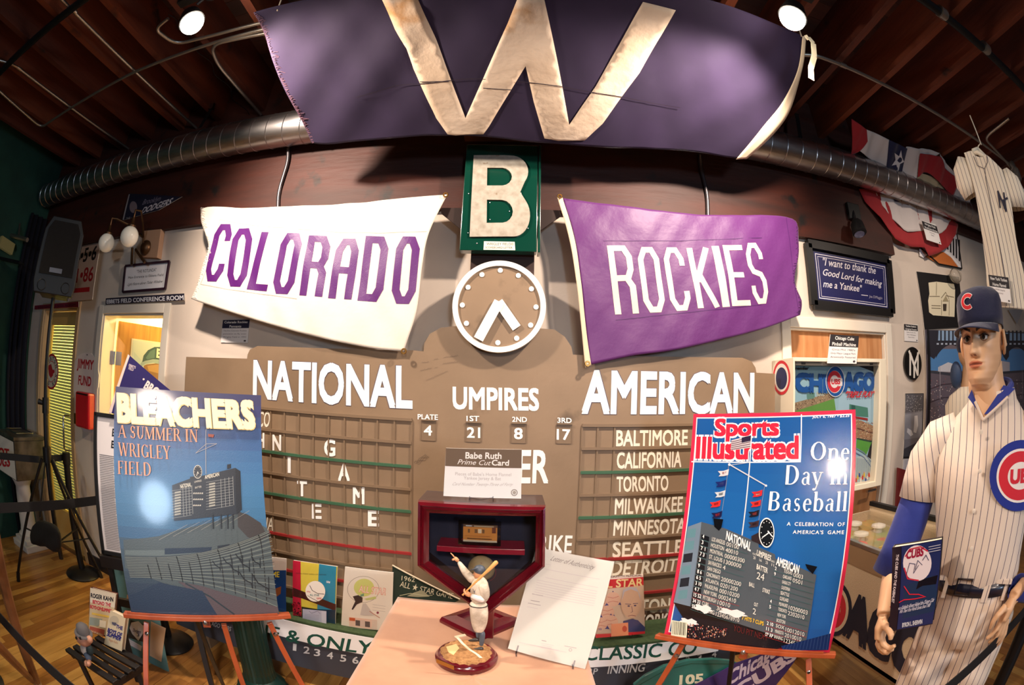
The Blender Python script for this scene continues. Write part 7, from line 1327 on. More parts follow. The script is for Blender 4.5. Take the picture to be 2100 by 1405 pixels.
SDP = Plane((bx0, 0, 0), (0, -1, 0), (0, 0, 1)); pc = Pic(SDP, ZP, n=.0012); pc.disc((178, 226), 74, (206, 44, 56), r2=146); pc.disc((178, 226), 60, (236, 230, 220), r2=120); pc.disc((178, 232), 48, (34, 40, 84), r2=94); pc.done('side_decal', PRINT, pin)
zb_, zt2 = .405, .936; yb2, yf2 = 2.08, .86
m = MB(); m.box((xc0, yf2, zb_), (xc0 + .02, yb2, zt2)); m.box((xc1 - .02, yf2, zb_), (xc1, yb2, zt2 + .05)); m.box((xc0, yf2, zb_), (xc1, yf2 + .02, zt2 - .02)); m.box((xc0, yb2 - .02, zb_), (xc1, yb2, zt2)); m.box((xc0, yf2, zb_), (xc1, yb2, zb_ + .02)); mk('cabinet', m, CABM, pin)
mk('side_rail', MB().box((xc0 - .003, yf2, zt2 - .008), (xc0 + .024, yb2, zt2 + .012)), CHROME, pin, bevel=.002); mk('side_rail', MB().box((xc1 - .03, yf2, zt2 + .03), (xc1 + .003, yb2, zt2 + .055)), BLACKM, pin); mk('side_band', MB().box((xc0 - .002, yf2, zt2 - .10), (xc0, yb2, zt2 - .008)), mat('brown_band', (150, 122, 92), .5), pin)
mk('playfield', MB().add([(xc0 + .02, yf2 + .02, .80), (xc1 - .02, yf2 + .02, .80), (xc1 - .02, yb2 - .02, .88), (xc0 + .02, yb2 - .02, .88)], [(0, 1, 2, 3)]), mat('playfield_art', (126, 150, 84), .3, col2=(206, 160, 96), scale=7, coat=.5, dirt=((196, 70, 50), 9, .6)), pin)
mk('playfield_glass', MB().box((xc0 + .02, yf2 + .01, zt2 - .004), (xc1 - .028, yb2 - .01, zt2)), CLEAR, pin)
for k, (x, y, c_) in enumerate(((1.75, 1.95, (236, 230, 214)), (1.93, 1.98, (236, 230, 214)), (1.84, 1.82, (230, 220, 200)), (2.03, 1.86, (236, 226, 210)), (1.72, 1.70, (226, 60, 50)))):
    z = .80 + (y - yf2) * .063; mk('pop_bumper', MB().lathe((x, y, z), [(.03, 0), (.026, .03), (.048, .034), (.046, .044), (.02, .052), (.001, .054)], 20), mat('bumper_cap_%d' % (k % 5), c_, .3, coat=.4), pin, smooth=True)
m = MB()
for k in range(8): m.box((1.68 + .055 * k, 1.60, .85), (1.715 + .055 * k, 1.61, .885))
mk('target_bank', m, mat('yellow_targets', (230, 190, 70), .4), pin, kind='stuff')
for (x, y) in ((xc0 + .03, yf2 + .03), (xc1 - .03, yf2 + .03), (xc0 + .03, yb2 - .03), (xc1 - .03, yb2 - .03)): l = mk('leg', MB().bar((x, y, zb_ + .1), (x, y, .03), .045, .045), CHROME, pin); mk('leveller', MB().lathe((x, y, .001), [(.022, 0), (.022, .01), (.008, .012), (.008, .035)], 14), BLACKM, l, smooth=True)
CSP = Plane((xc0 - .001, 0, 0), (0, -1, 0), (0, 0, 1)); pc = Pic(CSP, Z6, n=.0015); NAVB = (26, 26, 44)
pc.disc((62, 985), 92, NAVB, r2=152); pc.disc((58, 985), 78, (206, 186, 156), r2=128); pc.disc((56, 985), 66, (190, 40, 50), r2=108, inner=.55); pc.text('UBS', (28, 1012), (104, 1040), (40, 952), (190, 40, 50), bold=.06)
pc.text('AGO', (104, 1110), (520, 1372), (140, 895), NAVB, bold=.09); pc.done('side_lettering', PRINT, pin)
cap_card(Z5, (213, 602), (385, 616), (370, 779), (195, 776), .42, ['Chicago Cubs', 'Pinball Machine'], ["Circa Mid 1980's", 'Only Major League Park', "Artistically Featured"], 'caption card Pinball Machine propped on top of the pinball backbox', P=front(2.07))
wallsign('sticker', ZP, [(1010, 902), (1048, 896), (1044, 985), (1003, 980)], 'small red, white and blue sticker on the right door beside the pinball machine', (226, 222, 224), lambda p: (p.poly([(1008, 930), (1046, 926), (1044, 972), (1005, 970)], (190, 50, 56)), p.poly([(1012, 904), (1046, 900), (1046, 918), (1010, 920)], (60, 66, 120))), Y=2.345, cat='sticker')
rp_ = root('wall_rack', at(*zp(ZP, (1180, 1300))[0], Y=2.22), 'red backed rack with caps hanging right of the pinball machine', 'rack'); RPn = front(2.27); rc = [RPn.uv(*c) for c in zp(ZP, (1168, 990), (1330, 1040), (1330, 1330), (1150, 1330))]; mk('panel', MB().prism(RPn, rc, -.02, 0), mat('dark_red_panel', (120, 36, 36), .5), rp_)
for k in range(3): a = RPn.p(rc[3][0] + .08 + .04 * k, rc[3][1] + .06 + .09 * k, .05); mk('cap', MB().ball(a, .05, 14, sc=(1.1, .8, .6)), mat('cream_cap_%d' % k, ((206, 190, 170), (90, 130, 130), (190, 60, 60))[k], .7), rp_, smooth=True)
# ---- bunting over and under the duct
REDC = mat('red_bunting_cloth', (156, 20, 30), .8, bump=.2, bscale=14, sheen=.2); WHC = mat('white_bunting_cloth', (214, 204, 200), .8, bump=.2, bscale=14, sheen=.2); BLC = mat('blue_bunting_cloth', (26, 28, 66), .8, bump=.2, bscale=14, sheen=.2)
UPP = Plane((0, 2.02, DZ + DR), (1, 0, 0), (0, -1.0, 1)); bu = root('bunting', at(*zp(ZB, (700, 500))[0], Y=2.03), 'red, white and blue bunting with a white star draped over the top of the duct', 'bunting')
fb_ = lambda u, v: .012 * math.sin(20 * u + 4 * v) + .008 * math.sin(47 * u - 8 * v)
def strip(P, crop, cn, m_, name, par, fo, nn=0):
    T0, T1, B1, B0 = cn; mk(name, coons(P, crop, T0 if isinstance(T0, list) else [T0, T1], B0 if isinstance(B0, list) else [B0, B1], [T0[0] if isinstance(T0, list) else T0, B0[0] if isinstance(B0, list) else B0], [T0[-1] if isinstance(T0, list) else T1, B0[-1] if isinstance(B0, list) else B1], lambda u, v: fo(u, v) + nn, 16, 12), m_, par, smooth='all', solid=.0015)
strip(UPP, ZB, ([(208, 18), (330, 110)], 0, 0, [(195, 352), (268, 300), (330, 210)]), REDC, 'red_panel', bu, fb_, .01)
strip(UPP, ZB, ([(330, 108), (430, 150), (540, 205)], 0, 0, [(268, 300), (380, 385), (505, 440)]), WHC, 'white_panel', bu, fb_)
strip(UPP, ZB, ([(540, 203), (640, 250), (712, 290)], 0, 0, [(505, 440), (600, 510), (660, 535)]), BLC, 'blue_panel', bu, fb_, .003)
strip(UPP, ZB, ([(700, 268), (880, 290), (985, 318)], 0, 0, [(665, 530), (750, 580), (790, 500)]), WHC, 'white_panel', bu, fb_)
strip(UPP, ZB, ([(812, 322), (920, 340), (1000, 355), (1045, 460), (1160, 555)], 0, 0, [(780, 530), (880, 500), (960, 560), (1040, 640), (1100, 708)]), REDC, 'red_panel', bu, fb_, .012)
strip(UPP, ZB, ([(985, 318), (1080, 440), (1165, 545), (1215, 590)], 0, 0, [(1030, 430), (1095, 520), (1160, 640), (1200, 640)]), WHC, 'white_panel', bu, fb_)
strip(UPP, ZB, ([(1165, 548), (1220, 590), (1280, 680)], 0, 0, [(1105, 708), (1180, 770), (1255, 802)]), WHC, 'white_panel', bu, fb_, .004)
strip(UPP, ZB, ([(780, 535), (860, 520), (960, 560), (1090, 700)], 0, 0, [(790, 575), (870, 590), (970, 660), (1090, 725)]), mat('tan_lining', (176, 160, 130), .8), 'lining', bu, fb_, -.004)
pc = Pic(UPP, ZB, n=.008, fold=fb_); pc.poly([(650, 298), (655, 362), (685, 408), (635, 420), (620, 488), (600, 425), (555, 432), (595, 385), (575, 315), (628, 352)], (226, 220, 220)); pc.done('star', PRINT, bu)
LWP = front(2.25); bl2 = root('bunting', at(*zp(ZB, (850, 1100))[0], Y=2.24), 'red and white fan bunting hanging below the duct on the beam', 'bunting'); fl_ = lambda u, v: .010 * math.sin(26 * u + 6 * v) + .006 * math.sin(60 * u)
strip(LWP, ZB, ([(280, 640), (620, 700), (900, 800), (1165, 960)], 0, 0, [(330, 760), (640, 1120), (860, 1180), (900, 1250), (1060, 1180), (1145, 1050)]), REDC, 'red_panel', bl2, fl_)
strip(LWP, ZB, ([(415, 690), (700, 730), (900, 830), (1095, 930)], 0, 0, [(470, 780), (640, 1000), (740, 1034), (880, 1025), (1000, 1052), (1080, 960)]), WHC, 'white_panel', bl2, fl_, .006)
pc = Pic(LWP, ZB, n=.012, fold=fl_); pc.poly([(560, 745), (600, 748), (640, 768), (575, 770)], (26, 28, 66)); pc.poly([(680, 785), (740, 790), (700, 802)], (26, 28, 66)); pc.done('blue_patch', PRINT, bl2)
cap_card(ZB, (835, 935), (960, 965), (1012, 1150), (880, 1105), .4, ['Wrigley Field', 'World Series Bunting'], ['Opening', 'Game'], 'tilted caption card pinned on the lower red and white bunting', P=front(2.205))
# ---- small spotlight on the beam
sl = root('spotlight', at(*zp(ZB, (255, 1000))[0], Y=2.22), 'small black spotlight fixed to the right part of the beam', 'spotlight'); a, b = at(*zp(ZB, (215, 850))[0], Y=2.25), at(*zp(ZB, (250, 985))[0], Y=2.20)
mk('bracket', MB().box((a.x - .05, 2.24, a.z - .06), (a.x + .07, 2.272, a.z + .06)), BLACKP, sl, bevel=.004); mk('arm', MB().tube([a, b], .012, 10), BLACKM, sl, smooth=True); hs = mk('housing', MB().lathe(b + V((0, 0, .04)), [(.03, .0), (.05, -.03), (.055, -.10)], 22, axis=(.1, .3, 1)), BLACKP, sl, smooth=True); mk('lens', MB().lathe(b + V((-.006, -.02, -.062)), [(.001, -.004), (.04, -.002), (.04, .002)], 20, axis=(.1, .3, 1)), CHROME, hs, smooth=True)
# ---- pinstriped shirt on a hanger
def stripes(name, base, col, axis, spacing, frac, rough=.75):
    m = mat(name, base, rough, bump=.12, bscale=30, sheen=.2); nt = m.node_tree; g = nt.nodes.new('ShaderNodeNewGeometry'); d = nt.nodes.new('ShaderNodeVectorMath'); d.operation = 'DOT_PRODUCT'; d.inputs[1].default_value = tuple(V(axis) / spacing); nt.links.new(g.outputs['Position'], d.inputs[0])
    f = nt.nodes.new('ShaderNodeMath'); f.operation = 'FRACT'; nt.links.new(d.outputs['Value'], f.inputs[0]); c = nt.nodes.new('ShaderNodeMath'); c.operation = 'LESS_THAN'; c.inputs[1].default_value = frac; nt.links.new(f.outputs[0], c.inputs[0])
    mx = nt.nodes.new('ShaderNodeMix'); mx.data_type = 'RGBA'; mx.inputs[6].default_value = lin(base); mx.inputs[7].default_value = lin(col); nt.links.new(c.outputs[0], mx.inputs[0]); nt.links.new(mx.outputs[2], nt.nodes['Principled BSDF'].inputs['Base Color']); return m
azj = math.radians(63); nj = V((-math.sin(azj), -math.cos(azj), 0)); HJ = Plane(V((math.sin(azj), math.cos(azj), 0)) * 2.1, V((math.cos(azj), -math.sin(azj), 0)), (0, 0, 1))
hj = root('hanging_jersey', HJ.p(*HJ.uv(*zp(ZB, (1500, 900))[0])), 'white pinstriped NY jersey on a pale hanger above the mannequin', 'jersey'); PSJ = stripes('cream_pinstripe', (222, 210, 190), (70, 66, 96), tuple(HJ.U), .0205, .11)
fj = lambda u, v: .014 * math.sin(16 * u) + .006 * math.sin(38 * u + 6 * v)
mk('front', coons(HJ, ZB, [(1225, 350), (1290, 335), (1330, 380), (1390, 400), (1430, 385), (1560, 500)], [(1420, 1430), (1440, 1680), (1560, 1725), (1830, 1750)], [(1225, 350), (1300, 600), (1370, 1000), (1420, 1430)], [(1560, 500), (1640, 800), (1700, 1200), (1830, 1750)], lambda u, v: fj(u, v) + .03, 40, 50), PSJ, hj, smooth='all', solid=.002)
mk('back', coons(HJ, ZB, [(1225, 350), (1290, 330), (1420, 380), (1560, 500)], [(1430, 1430), (1450, 1670), (1560, 1700), (1830, 1730)], [(1225, 350), (1300, 600), (1380, 1000), (1430, 1430)], [(1560, 500), (1640, 800), (1690, 1200), (1830, 1730)], lambda u, v: fj(u, v) - .05, 20, 24), PSJ, hj, smooth='all', solid=.002)
def sleeve3(pts, rs, name): mk(name, MB().tube(pts, rs, 16, flat=.45, up=tuple(HJ.U), cap=False), PSJ, hj, smooth='all', solid=.002)
jp = lambda x, y, n=0: HJ.p(*HJ.shifted(n).uv(*zp(ZB, (x, y))[0]), n)
sleeve3([jp(1240, 390), jp(1228, 480), jp(1260, 600), jp(1310, 700)], [.05, .065, .07, .06], 'sleeve'); sleeve3([jp(1545, 510), jp(1600, 600), jp(1650, 720), jp(1668, 830)], [.05, .075, .08, .065], 'sleeve')
m = MB(); m.tube([jp(1340, 290, .0), jp(1300, 305, .01), jp(1300, 335, .02), jp(1340, 320, .03), jp(1385, 350, .03), jp(1425, 385, .02)], .012, 8); m.tube([jp(1340, 290, .0), jp(1400, 350, -.02), jp(1430, 390, -.01), jp(1620, 640, 0)], .010, 8); m.tube([jp(1340, 290, .0), jp(1240, 360, .0)], .010, 8); m.tube([jp(1340, 292, .0), jp(1345, 262, 0), jp(1362, 240, 0), jp(1372, 252, 0), jp(1372, 252, 0) + V((0, 0, .15))], .003, 6); mk('hanger', m, mat('pale_hanger', (226, 216, 196), .4), hj, smooth='all')
pc = Pic(HJ, ZB, n=.034, fold=fj); NVY = (24, 24, 50); pc.line([(1430, 390), (1435, 450), (1410, 500), (1420, 600), (1460, 800), (1500, 1000), (1540, 1200), (1580, 1450), (1600, 1720)], .003, (70, 60, 70)); pc.line([(1310, 385), (1345, 470), (1405, 500)], .003, (70, 60, 70))
for pts in ([(1545, 850), (1525, 700)], [(1525, 700), (1598, 885)], [(1598, 885), (1578, 715)], [(1585, 860), (1570, 790)], [(1570, 790), (1550, 770)], [(1570, 790), (1612, 762)]): pc.line(pts, .008, NVY)
pc.done('monogram', PRINT, hj)
cap_card((1880, 560, 5.855), (858, 20), (1080, 60), (1135, 365), (892, 325), .45, ['New York Yankee', 'Home Flannel'], ['1970 Style', 'Jersey'], 'tilted caption card New York Yankee Home Flannel pinned on the hanging jersey', P=HJ.shifted(.075))
gd = root('plastic_dome', at(1958, 573, Y=2.16), 'clear plastic display dome on the wall behind the mannequin cap', 'display case'); dc = at(1960, 566, Y=2.24); mk('dome', MB().ball(dc, .075, 24, sc=(1.2, .7, .8)), mat('smoky_plastic', (190, 180, 164), .15, alpha=.35), gd, smooth=True); mk('rim', MB().tube([dc + V((.09 * math.cos(a * PI / 12), 0, .06 * math.sin(a * PI / 12))) for a in range(25)], .004, 6, cap=False), STEEL, gd, smooth=True)
wp = front(2.29); pu = [wp.uv(*c) for c in zp((1880, 560, 5.855), (1100, 440), (1275, 440), (1202, 612))]; m = MB(); m.prism(wp, pu, -.003, 0); r = root('pennant', wp.p(*pu[2]), 'grey triangular pennant tip hanging beneath the jersey hem', 'pennant'); mk('felt', m, mat('grey_felt', (170, 166, 168), .9), r)
# ================================================================ mannequin in a striped baseball uniform
az = math.radians(60); MU = V((math.cos(az), -math.sin(az), 0)); MN = V((-math.sin(az), -math.cos(az), 0)); M0 = V((math.sin(az), math.cos(az), 0)) * 1.5
MP = Plane(M0, MU, (0, 0, 1))
def mw(s, z, d=0.0): return M0 + MU * s + MN * d + V((0, 0, z))
def mp(px, py, d=0.0): Q = MP.shifted(d); u, v = Q.uv(px, py); return Q.p(u, v)
def remesh(mb, vox, smooth=2):
    me = bpy.data.meshes.new('tmp'); me.from_pydata(mb.v, [], mb.f); o = bpy.data.objects.new('tmp', me); COL.objects.link(o)
    r = o.modifiers.new('r', 'REMESH'); r.mode = 'VOXEL'; r.voxel_size = vox
    if smooth: q = o.modifiers.new('s', 'SMOOTH'); q.iterations = smooth; q.factor = .5
    dg = bpy.context.evaluated_depsgraph_get(); ev = o.evaluated_get(dg); m2 = ev.to_mesh(); vs = [v.co.copy() for v in m2.vertices]; fs = [tuple(p.vertices) for p in m2.polygons]; ev.to_mesh_clear()
    bpy.data.objects.remove(o); bpy.data.meshes.remove(me); return vs, fs
def g_(x, s): return math.exp(-(x / s) ** 2)
PROF = [(-.150, .050, .030, -.050), (-.128, .044, .058, -.045), (-.121, .040, .078, -.040), (-.105, .050, .087, -.045), (-.088, .057, .086, -.055), (-.066, .063, .086, -.068), (-.045, .067, .085, -.080), (-.015, .068, .084, -.093), (.012, .071, .086, -.098), (.035, .073, .088, -.100), (.06, .073, .085, -.098), (.085, .068, .074, -.088), (.105, .055, .056, -.068), (.118, .034, .032, -.042), (.123, .004, .002, -.008)]
def prof(z):
    for a, b in zip(PROF, PROF[1:]):
        if z <= b[0]:
            t = (z - a[0]) / (b[0] - a[0]); t = t * t * (3 - 2 * t) * .4 + t * .6; return [a[k] + (b[k] - a[k]) * t for k in (1, 2, 3)]
    return PROF[-1][1:]
def head_point(t, phi):
    z = -.150 + .273 * t; w, f, b = prof(z); s, c = math.sin(phi), math.cos(phi)
    x = w * (abs(s) ** .92) * (1 if s > 0 else -1); y = (f if c > 0 else -b) * (abs(c) ** .95) * (1 if c > 0 else -1)
    if c > 0:
        ax = abs(x); fr = c ** .5
        y += .030 * g_(x, .0085 + .004 * max(0, min(1, (.02 - z) / .05))) * max(0, min(1, (.022 - z) / .055)) * (1 if z > -.040 else max(0, 1 - (-.040 - z) / .011)) * fr      # nose ridge
        y += .009 * g_(ax - .0115, .006) * g_(z + .037, .008)                                                                          # nostril wings
        y -= .017 * g_(ax - .031, .017) * g_(z - .003, .013)                                                                           # eye sockets
        y += .005 * g_(ax - .032, .022) * g_(z - .024, .008) + .004 * g_(ax - .043, .018) * g_(z + .022, .016)                          # brow, cheek
        y += (.008 * g_(x, .020) * g_(z + .0615, .0045) + .0095 * g_(x, .017) * g_(z + .0735, .0052) - .0045 * g_(x, .019) * g_(z + .0672, .002)) * fr
        y += -.005 * g_(x, .02) * g_(z + .085, .005) + .006 * g_(x, .016) * g_(z + .107, .011) - .002 * g_(x, .004) * g_(z + .052, .005)
        y -= .006 * g_(ax - .05, .016) * g_(z + .06, .03)
    return x, y, z
YAWH = .36
HF = (MN * math.cos(YAWH) - MU * math.sin(YAWH)); HR = (MU * math.cos(YAWH) + MN * math.sin(YAWH)); HC = mw(.012, 1.768, .0)
def hw(x, y, z): return HC + HR * x + HF * y + V((0, 0, z))
SK = (222, 176, 136); 
def facecol(x, y, z):
    if y < .03: return SK
    ax = abs(x)
    if g_(x, .024) > .3:
        mz = -.0672 - .0022 * g_(x, .012) * 0
        if abs(z + .0675) < .0014 and ax < .023: return (120, 62, 48)
        up = -.0675 < z < -.0595 - .006 * (ax / .025) ** 2 + .0015 * (1 if ax > .004 else 0); lo = -.0795 + .009 * (ax / .024) ** 2 < z <= -.0675
        if (up or lo) and ax < .0245: return (204, 122, 92)
    bz = .0225 + .012 * (ax - .012) / .03 if ax < .044 else .0345 - (ax - .044) * .7
    if .011 < ax < .056 and abs(z - bz) < .0038 * (1 - max(0, (ax - .030)) / .034): return (52, 34, 30)
    if abs(ax - .031) < .0165 and abs(z - .0105 + 22 * (ax - .031) ** 2) < .0016: return (44, 30, 28)
    if g_(ax - .031, .016) * g_(z - .006, .013) > .42: return (168, 122, 92)
    if ax < .009 and -.0475 < z < -.043 and ax > .003: return (150, 96, 74)
    return SK
NU, NV = 200, 180; body = MB(); vs = []; info = []
for j in range(NV + 1):
    for i in range(NU):
        p = head_point(j / NV, 2 * PI * i / NU); info.append(p); vs.append(hw(*p))
for j in range(NV):
    for i in range(NU):
        k = [j * NU + i, j * NU + (i + 1) % NU, (j + 1) * NU + (i + 1) % NU, (j + 1) * NU + i]; cx_ = [sum(info[q][a] for q in k) / 4 for a in (0, 1, 2)]
        body.f.append(k[::-1]); body.m.append(0)
        if body.c is None: body.c = []
        body.c.append(lin(facecol(*cx_)))
body.v = vs
# ears
for sx in (-1, 1):
    e = MB(); n = 18; R1 = []
    for k in range(n): a = 2 * PI * k / n; R1.append((sx * (.071 + .014 * (.5 - .5 * math.cos(a))), -.012 - .010 * math.cos(a) * 1.5 - .004, -.012 + .030 * math.sin(a) - .004 * math.cos(a)))
    e.tube([hw(*q) for q in R1] + [hw(*R1[0])], .0052, 8, cap=False); e.tube([hw(sx * .070, -.006, -.03), hw(sx * .080, -.020, -.02), hw(sx * .078, -.022, .008)], [.006, .009, .006], 8)
    body.add(e.v, e.f, 0, SK)
# neck, shoulders, arms and hands grown together
fl2 = MB(); nk = mw(.035, 1.62, -.03)
fl2.tube([hw(0, -.02, -.06), hw(0, -.022, -.12), mw(.035, 1.60, -.025), mw(.045, 1.545, -.03), mw(.04, 1.50, -.03)], [.062, .067, .070, .078, .08], 24)
fl2.tube([mw(-.12, 1.46, -.03), mw(.04, 1.49, -.03), mw(.19, 1.46, -.03)], [.04, .06, .04], 20); fl2.tube([mw(.04, 1.52, -.03), mw(.03, 1.35, -.03), mw(.07, 1.10, -.02)], [.07, .11, .11], 20)
wr1 = mp(1812, 1262, .16); el1 = mw(-.235, 1.10, .05)
fl2.tube([mw(-.165, 1.42, -.02), mw(-.215, 1.28, .0), el1, el1.lerp(wr1, .35), wr1], [.050, .045, .040, .036, .025], 20)
hA = MB(); pm = mp(1808, 1290, .165); kn = [mp(1803, 1312, .20), mp(1800, 1316, .185), mp(1800, 1318, .17), mp(1802, 1318, .155)]
fl2.tube([wr1, mp(1807, 1285, .165), mp(1805, 1310, .175)], [.024, .034, .030], 14, flat=.62, up=tuple(MN))
for k, (a, b, c) in enumerate((((1812, 1322), (1824, 1330), (1836, 1324)), ((1806, 1328), (1818, 1338), (1832, 1331)), ((1803, 1325), (1812, 1338), (1824, 1339)), ((1800, 1320), (1806, 1334), (1814, 1339)))):
    d = .195 - .016 * k; fl2.tube([mp(1806, 1300, d - .01), mp(a[0], a[1], d), mp(b[0], b[1], d), mp(c[0], c[1], d + .012)], [.0115, .0108, .0098, .0080], 10)
fl2.tube([mp(1812, 1280, .18), mp(1822, 1290, .215), mp(1828, 1303, .225), mp(1826, 1313, .225)], [.014, .012, .0105, .008], 10)
el2 = mw(.345, 1.12, -.02); wr2 = mp(2078, 1225, .09)
fl2.tube([mw(.255, 1.42, -.02), mw(.31, 1.28, -.03), el2, el2.lerp(wr2, .5), wr2], [.050, .045, .040, .034, .025], 20)
fl2.tube([wr2, mp(2068, 1246, .10), mp(2056, 1272, .11)], [.024, .036, .030], 14, flat=.6, up=tuple(MN))
for k, (a, b, c) in enumerate((((2042, 1292), (2032, 1304), (2022, 1310)), ((2048, 1298), (2038, 1312), (2026, 1318)), ((2054, 1300), (2044, 1316), (2033, 1323)), ((2060, 1300), (2052, 1316), (2042, 1325)))):
    d = .13 - .014 * k; fl2.tube([mp(2056 + 3 * k, 1270, d - .01), mp(a[0], a[1], d), mp(b[0], b[1], d), mp(c[0], c[1], d)], [.0110, .0100, .0088, .0070], 10)
fl2.tube([mp(2062, 1244, .13), mp(2046, 1262, .15), mp(2036, 1276, .15), mp(2031, 1290, .145)], [.014, .0115, .0100, .0078], 10)
rv, rf = remesh(fl2, .0045, 3); body.add(rv, rf, 0, SK)
man = root('mannequin', V((M0.x, M0.y, 0)) + MU * .08, 'mannequin in navy cap and striped white baseball uniform holding a book', 'mannequin')
PLAST = printmat('mannequin_skin', .42); PLAST.node_tree.nodes['Principled BSDF'].inputs['Subsurface Weight'].default_value = .0
mk('body', body, PLAST, man, smooth='all')
for sx in (-1, 1):
    c = hw(sx * .031, .0630, .002); b = MB(); b.ball(c, .0115, 18); ey = mk('eye', b, mat('eye_white', (216, 206, 196), .2), man, smooth=True)
    d = (HF * .95 + MU * .0).normalized(); o = mk('iris', MB().lathe(c + d * .0098, [(.0066, 0), (.0060, .0012), (.0001, .0018)], 18, axis=tuple(d), cap=False), mat('brown_iris', (40, 30, 26), .1), ey, smooth=True)
    L = []; 
    for k in range(11): a = -1.15 + 2.3 * k / 10; L.append(hw(sx * .031 + .0150 * math.sin(a), .0745 - .004 * abs(math.sin(a)), .0035 + .0058 * math.cos(a)))
    mk('eyelid', MB().tube(L, .0016, 6), mat('dark_lash', (42, 28, 26), .6), man, smooth=True)
    L = [hw(sx * .031 + .0140 * math.sin(-1.2 + 2.4 * k / 10), .0735 - .003, -.0025 - .0050 * math.cos(-1.2 + 2.4 * k / 10)) for k in range(11)]; mk('eyelid', MB().tube(L, .0012, 6), mat('pale_lid', (186, 138, 104), .6), man, smooth=True)
# cap
NAVC = mat('navy_cap_cloth', (12, 17, 56), .85, bump=.15, bscale=60, sheen=.3)
cp = MB(); n = 40; lv = []
for z, w_, f, b in ((.036, .0785, .096, -.106), (.06, .080, .100, -.107), (.085, .080, .100, -.104), (.105, .080, .096, -.100), (.124, .075, .086, -.091), (.138, .060, .066, -.070), (.146, .032, .034, -.038), (.146, .004, .004, -.004)):
    lv.append([hw(w_ * math.sin(2 * PI * k / n), (f if math.cos(2 * PI * k / n) > 0 else -b) * math.cos(2 * PI * k / n) , z - (.014 * max(0, -math.cos(2 * PI * k / n)) if z < .05 else 0)) for k in range(n)])
vs = [p for l in lv for p in l]; cp.add(vs, [(r * n + k, (r + 1) * n + k, (r + 1) * n + (k + 1) % n, r * n + (k + 1) % n) for r in range(len(lv) - 1) for k in range(n)] + [tuple(range((len(lv) - 1) * n, len(lv) * n))]); capo = mk('cap', cp, NAVC, man, smooth='all', solid=.003)
mk('cap_button', MB().ball(hw(0, 0, .147), .007, 10, sc=(1, 1, .5)), NAVC, capo, smooth=True)
def brim(s, t):
    a = -1.25 + 2.5 * s; r0x, r0y = .079 * math.sin(a), .096 * math.cos(a); ext = .075 * math.cos(a * 1.22) ** .8 if abs(a) < 1.28 else 0
    x = r0x * (1 + .06 * t); y = r0y + ext * t; return hw(x, y, .040 - .016 * t - 1.9 * x * x * (.5 + .5 * t))
mk('cap_brim', MB().grid(brim, 30, 8), NAVC, capo, smooth='all', solid=.003)
QC = Plane(hw(0, .10, .08), HR, (0, 0, 1)); ZH = (1880, 560, 5.855); foldq = lambda u, v: -(u * u) * 5.2 - max(0, v - .01) ** 2 * 7
pc = Pic(QC, ZH, n=.004, fold=foldq)
def ring_arc(cx_, cy_, rx, ry, th, a0, a1): return [(cx_ + rx * math.cos(math.radians(a)), cy_ - ry * math.sin(math.radians(a))) for a in [a0 + (a1 - a0) * k / 26 for k in range(27)]]
pc.line(ring_arc(612, 342, 62, 76, 0, 48, 318), .0135, (236, 226, 226)); pc.line(ring_arc(612, 342, 62, 76, 0, 52, 314), .0100, (206, 36, 44)); pc.done('cap_letter', printmat('felt_print', .8), capo)
# shirt
UST = mat('royal_blue_sleeve', (26, 44, 132), .75, bump=.15, bscale=30, sheen=.2)
PS1 = stripes('uniform_pinstripe', (224, 206, 190), (62, 52, 84), tuple(MU + V((0, 0, .03))), .0245, .085)
def loft(rings, n=56, wr=None):
    m = MB(); vs = []
    for r_, (s0, z, hw_, hd, dd, tilt) in enumerate(rings):
        for k in range(n):
            a = 2 * PI * k / n; q = 1.0 + (wr(a, z) if wr else 0); cs, sn = math.cos(a), math.sin(a)
            s = hw_ * q * (abs(cs) ** .85) * (1 if cs > 0 else -1); d = hd * q * (abs(sn) ** .85) * (1 if sn > 0 else -1); vs.append(mw(s0 + s, z + tilt * s, dd + d))
    L = len(rings); return m.add(vs, [(i * n + k, i * n + (k + 1) % n, (i + 1) * n + (k + 1) % n, (i + 1) * n + k) for i in range(L - 1) for k in range(n)])
wrk = lambda a, z: .030 * math.sin(a * 9 + z * 30) * max(0, min(1, (1.28 - z) / .16)) + .010 * math.sin(a * 5 + z * 17)
RG = [(.078, 1.065, .148, .098, -.01, 0), (.076, 1.085, .152, .104, -.01, 0), (.072, 1.11, .160, .112, -.01, 0), (.066, 1.15, .160, .118, -.01, 0), (.052, 1.22, .166, .122, -.012, 0), (.040, 1.30, .175, .126, -.014, 0), (.032, 1.38, .186, .128, -.018, 0), (.028, 1.44, .192, .118, -.024, 0), (.028, 1.48, .192, .098, -.028, 0), (.032, 1.510, .176, .088, -.03, 0), (.036, 1.540, .148, .082, -.032, 0), (.040, 1.570, .116, .076, -.032, 0), (.044, 1.597, .092, .072, -.032, 0), (.046, 1.622, .080, .070, -.032, .1)]
mk('jersey', loft(RG, 72, wrk), PS1, man, smooth='all', solid=.003)
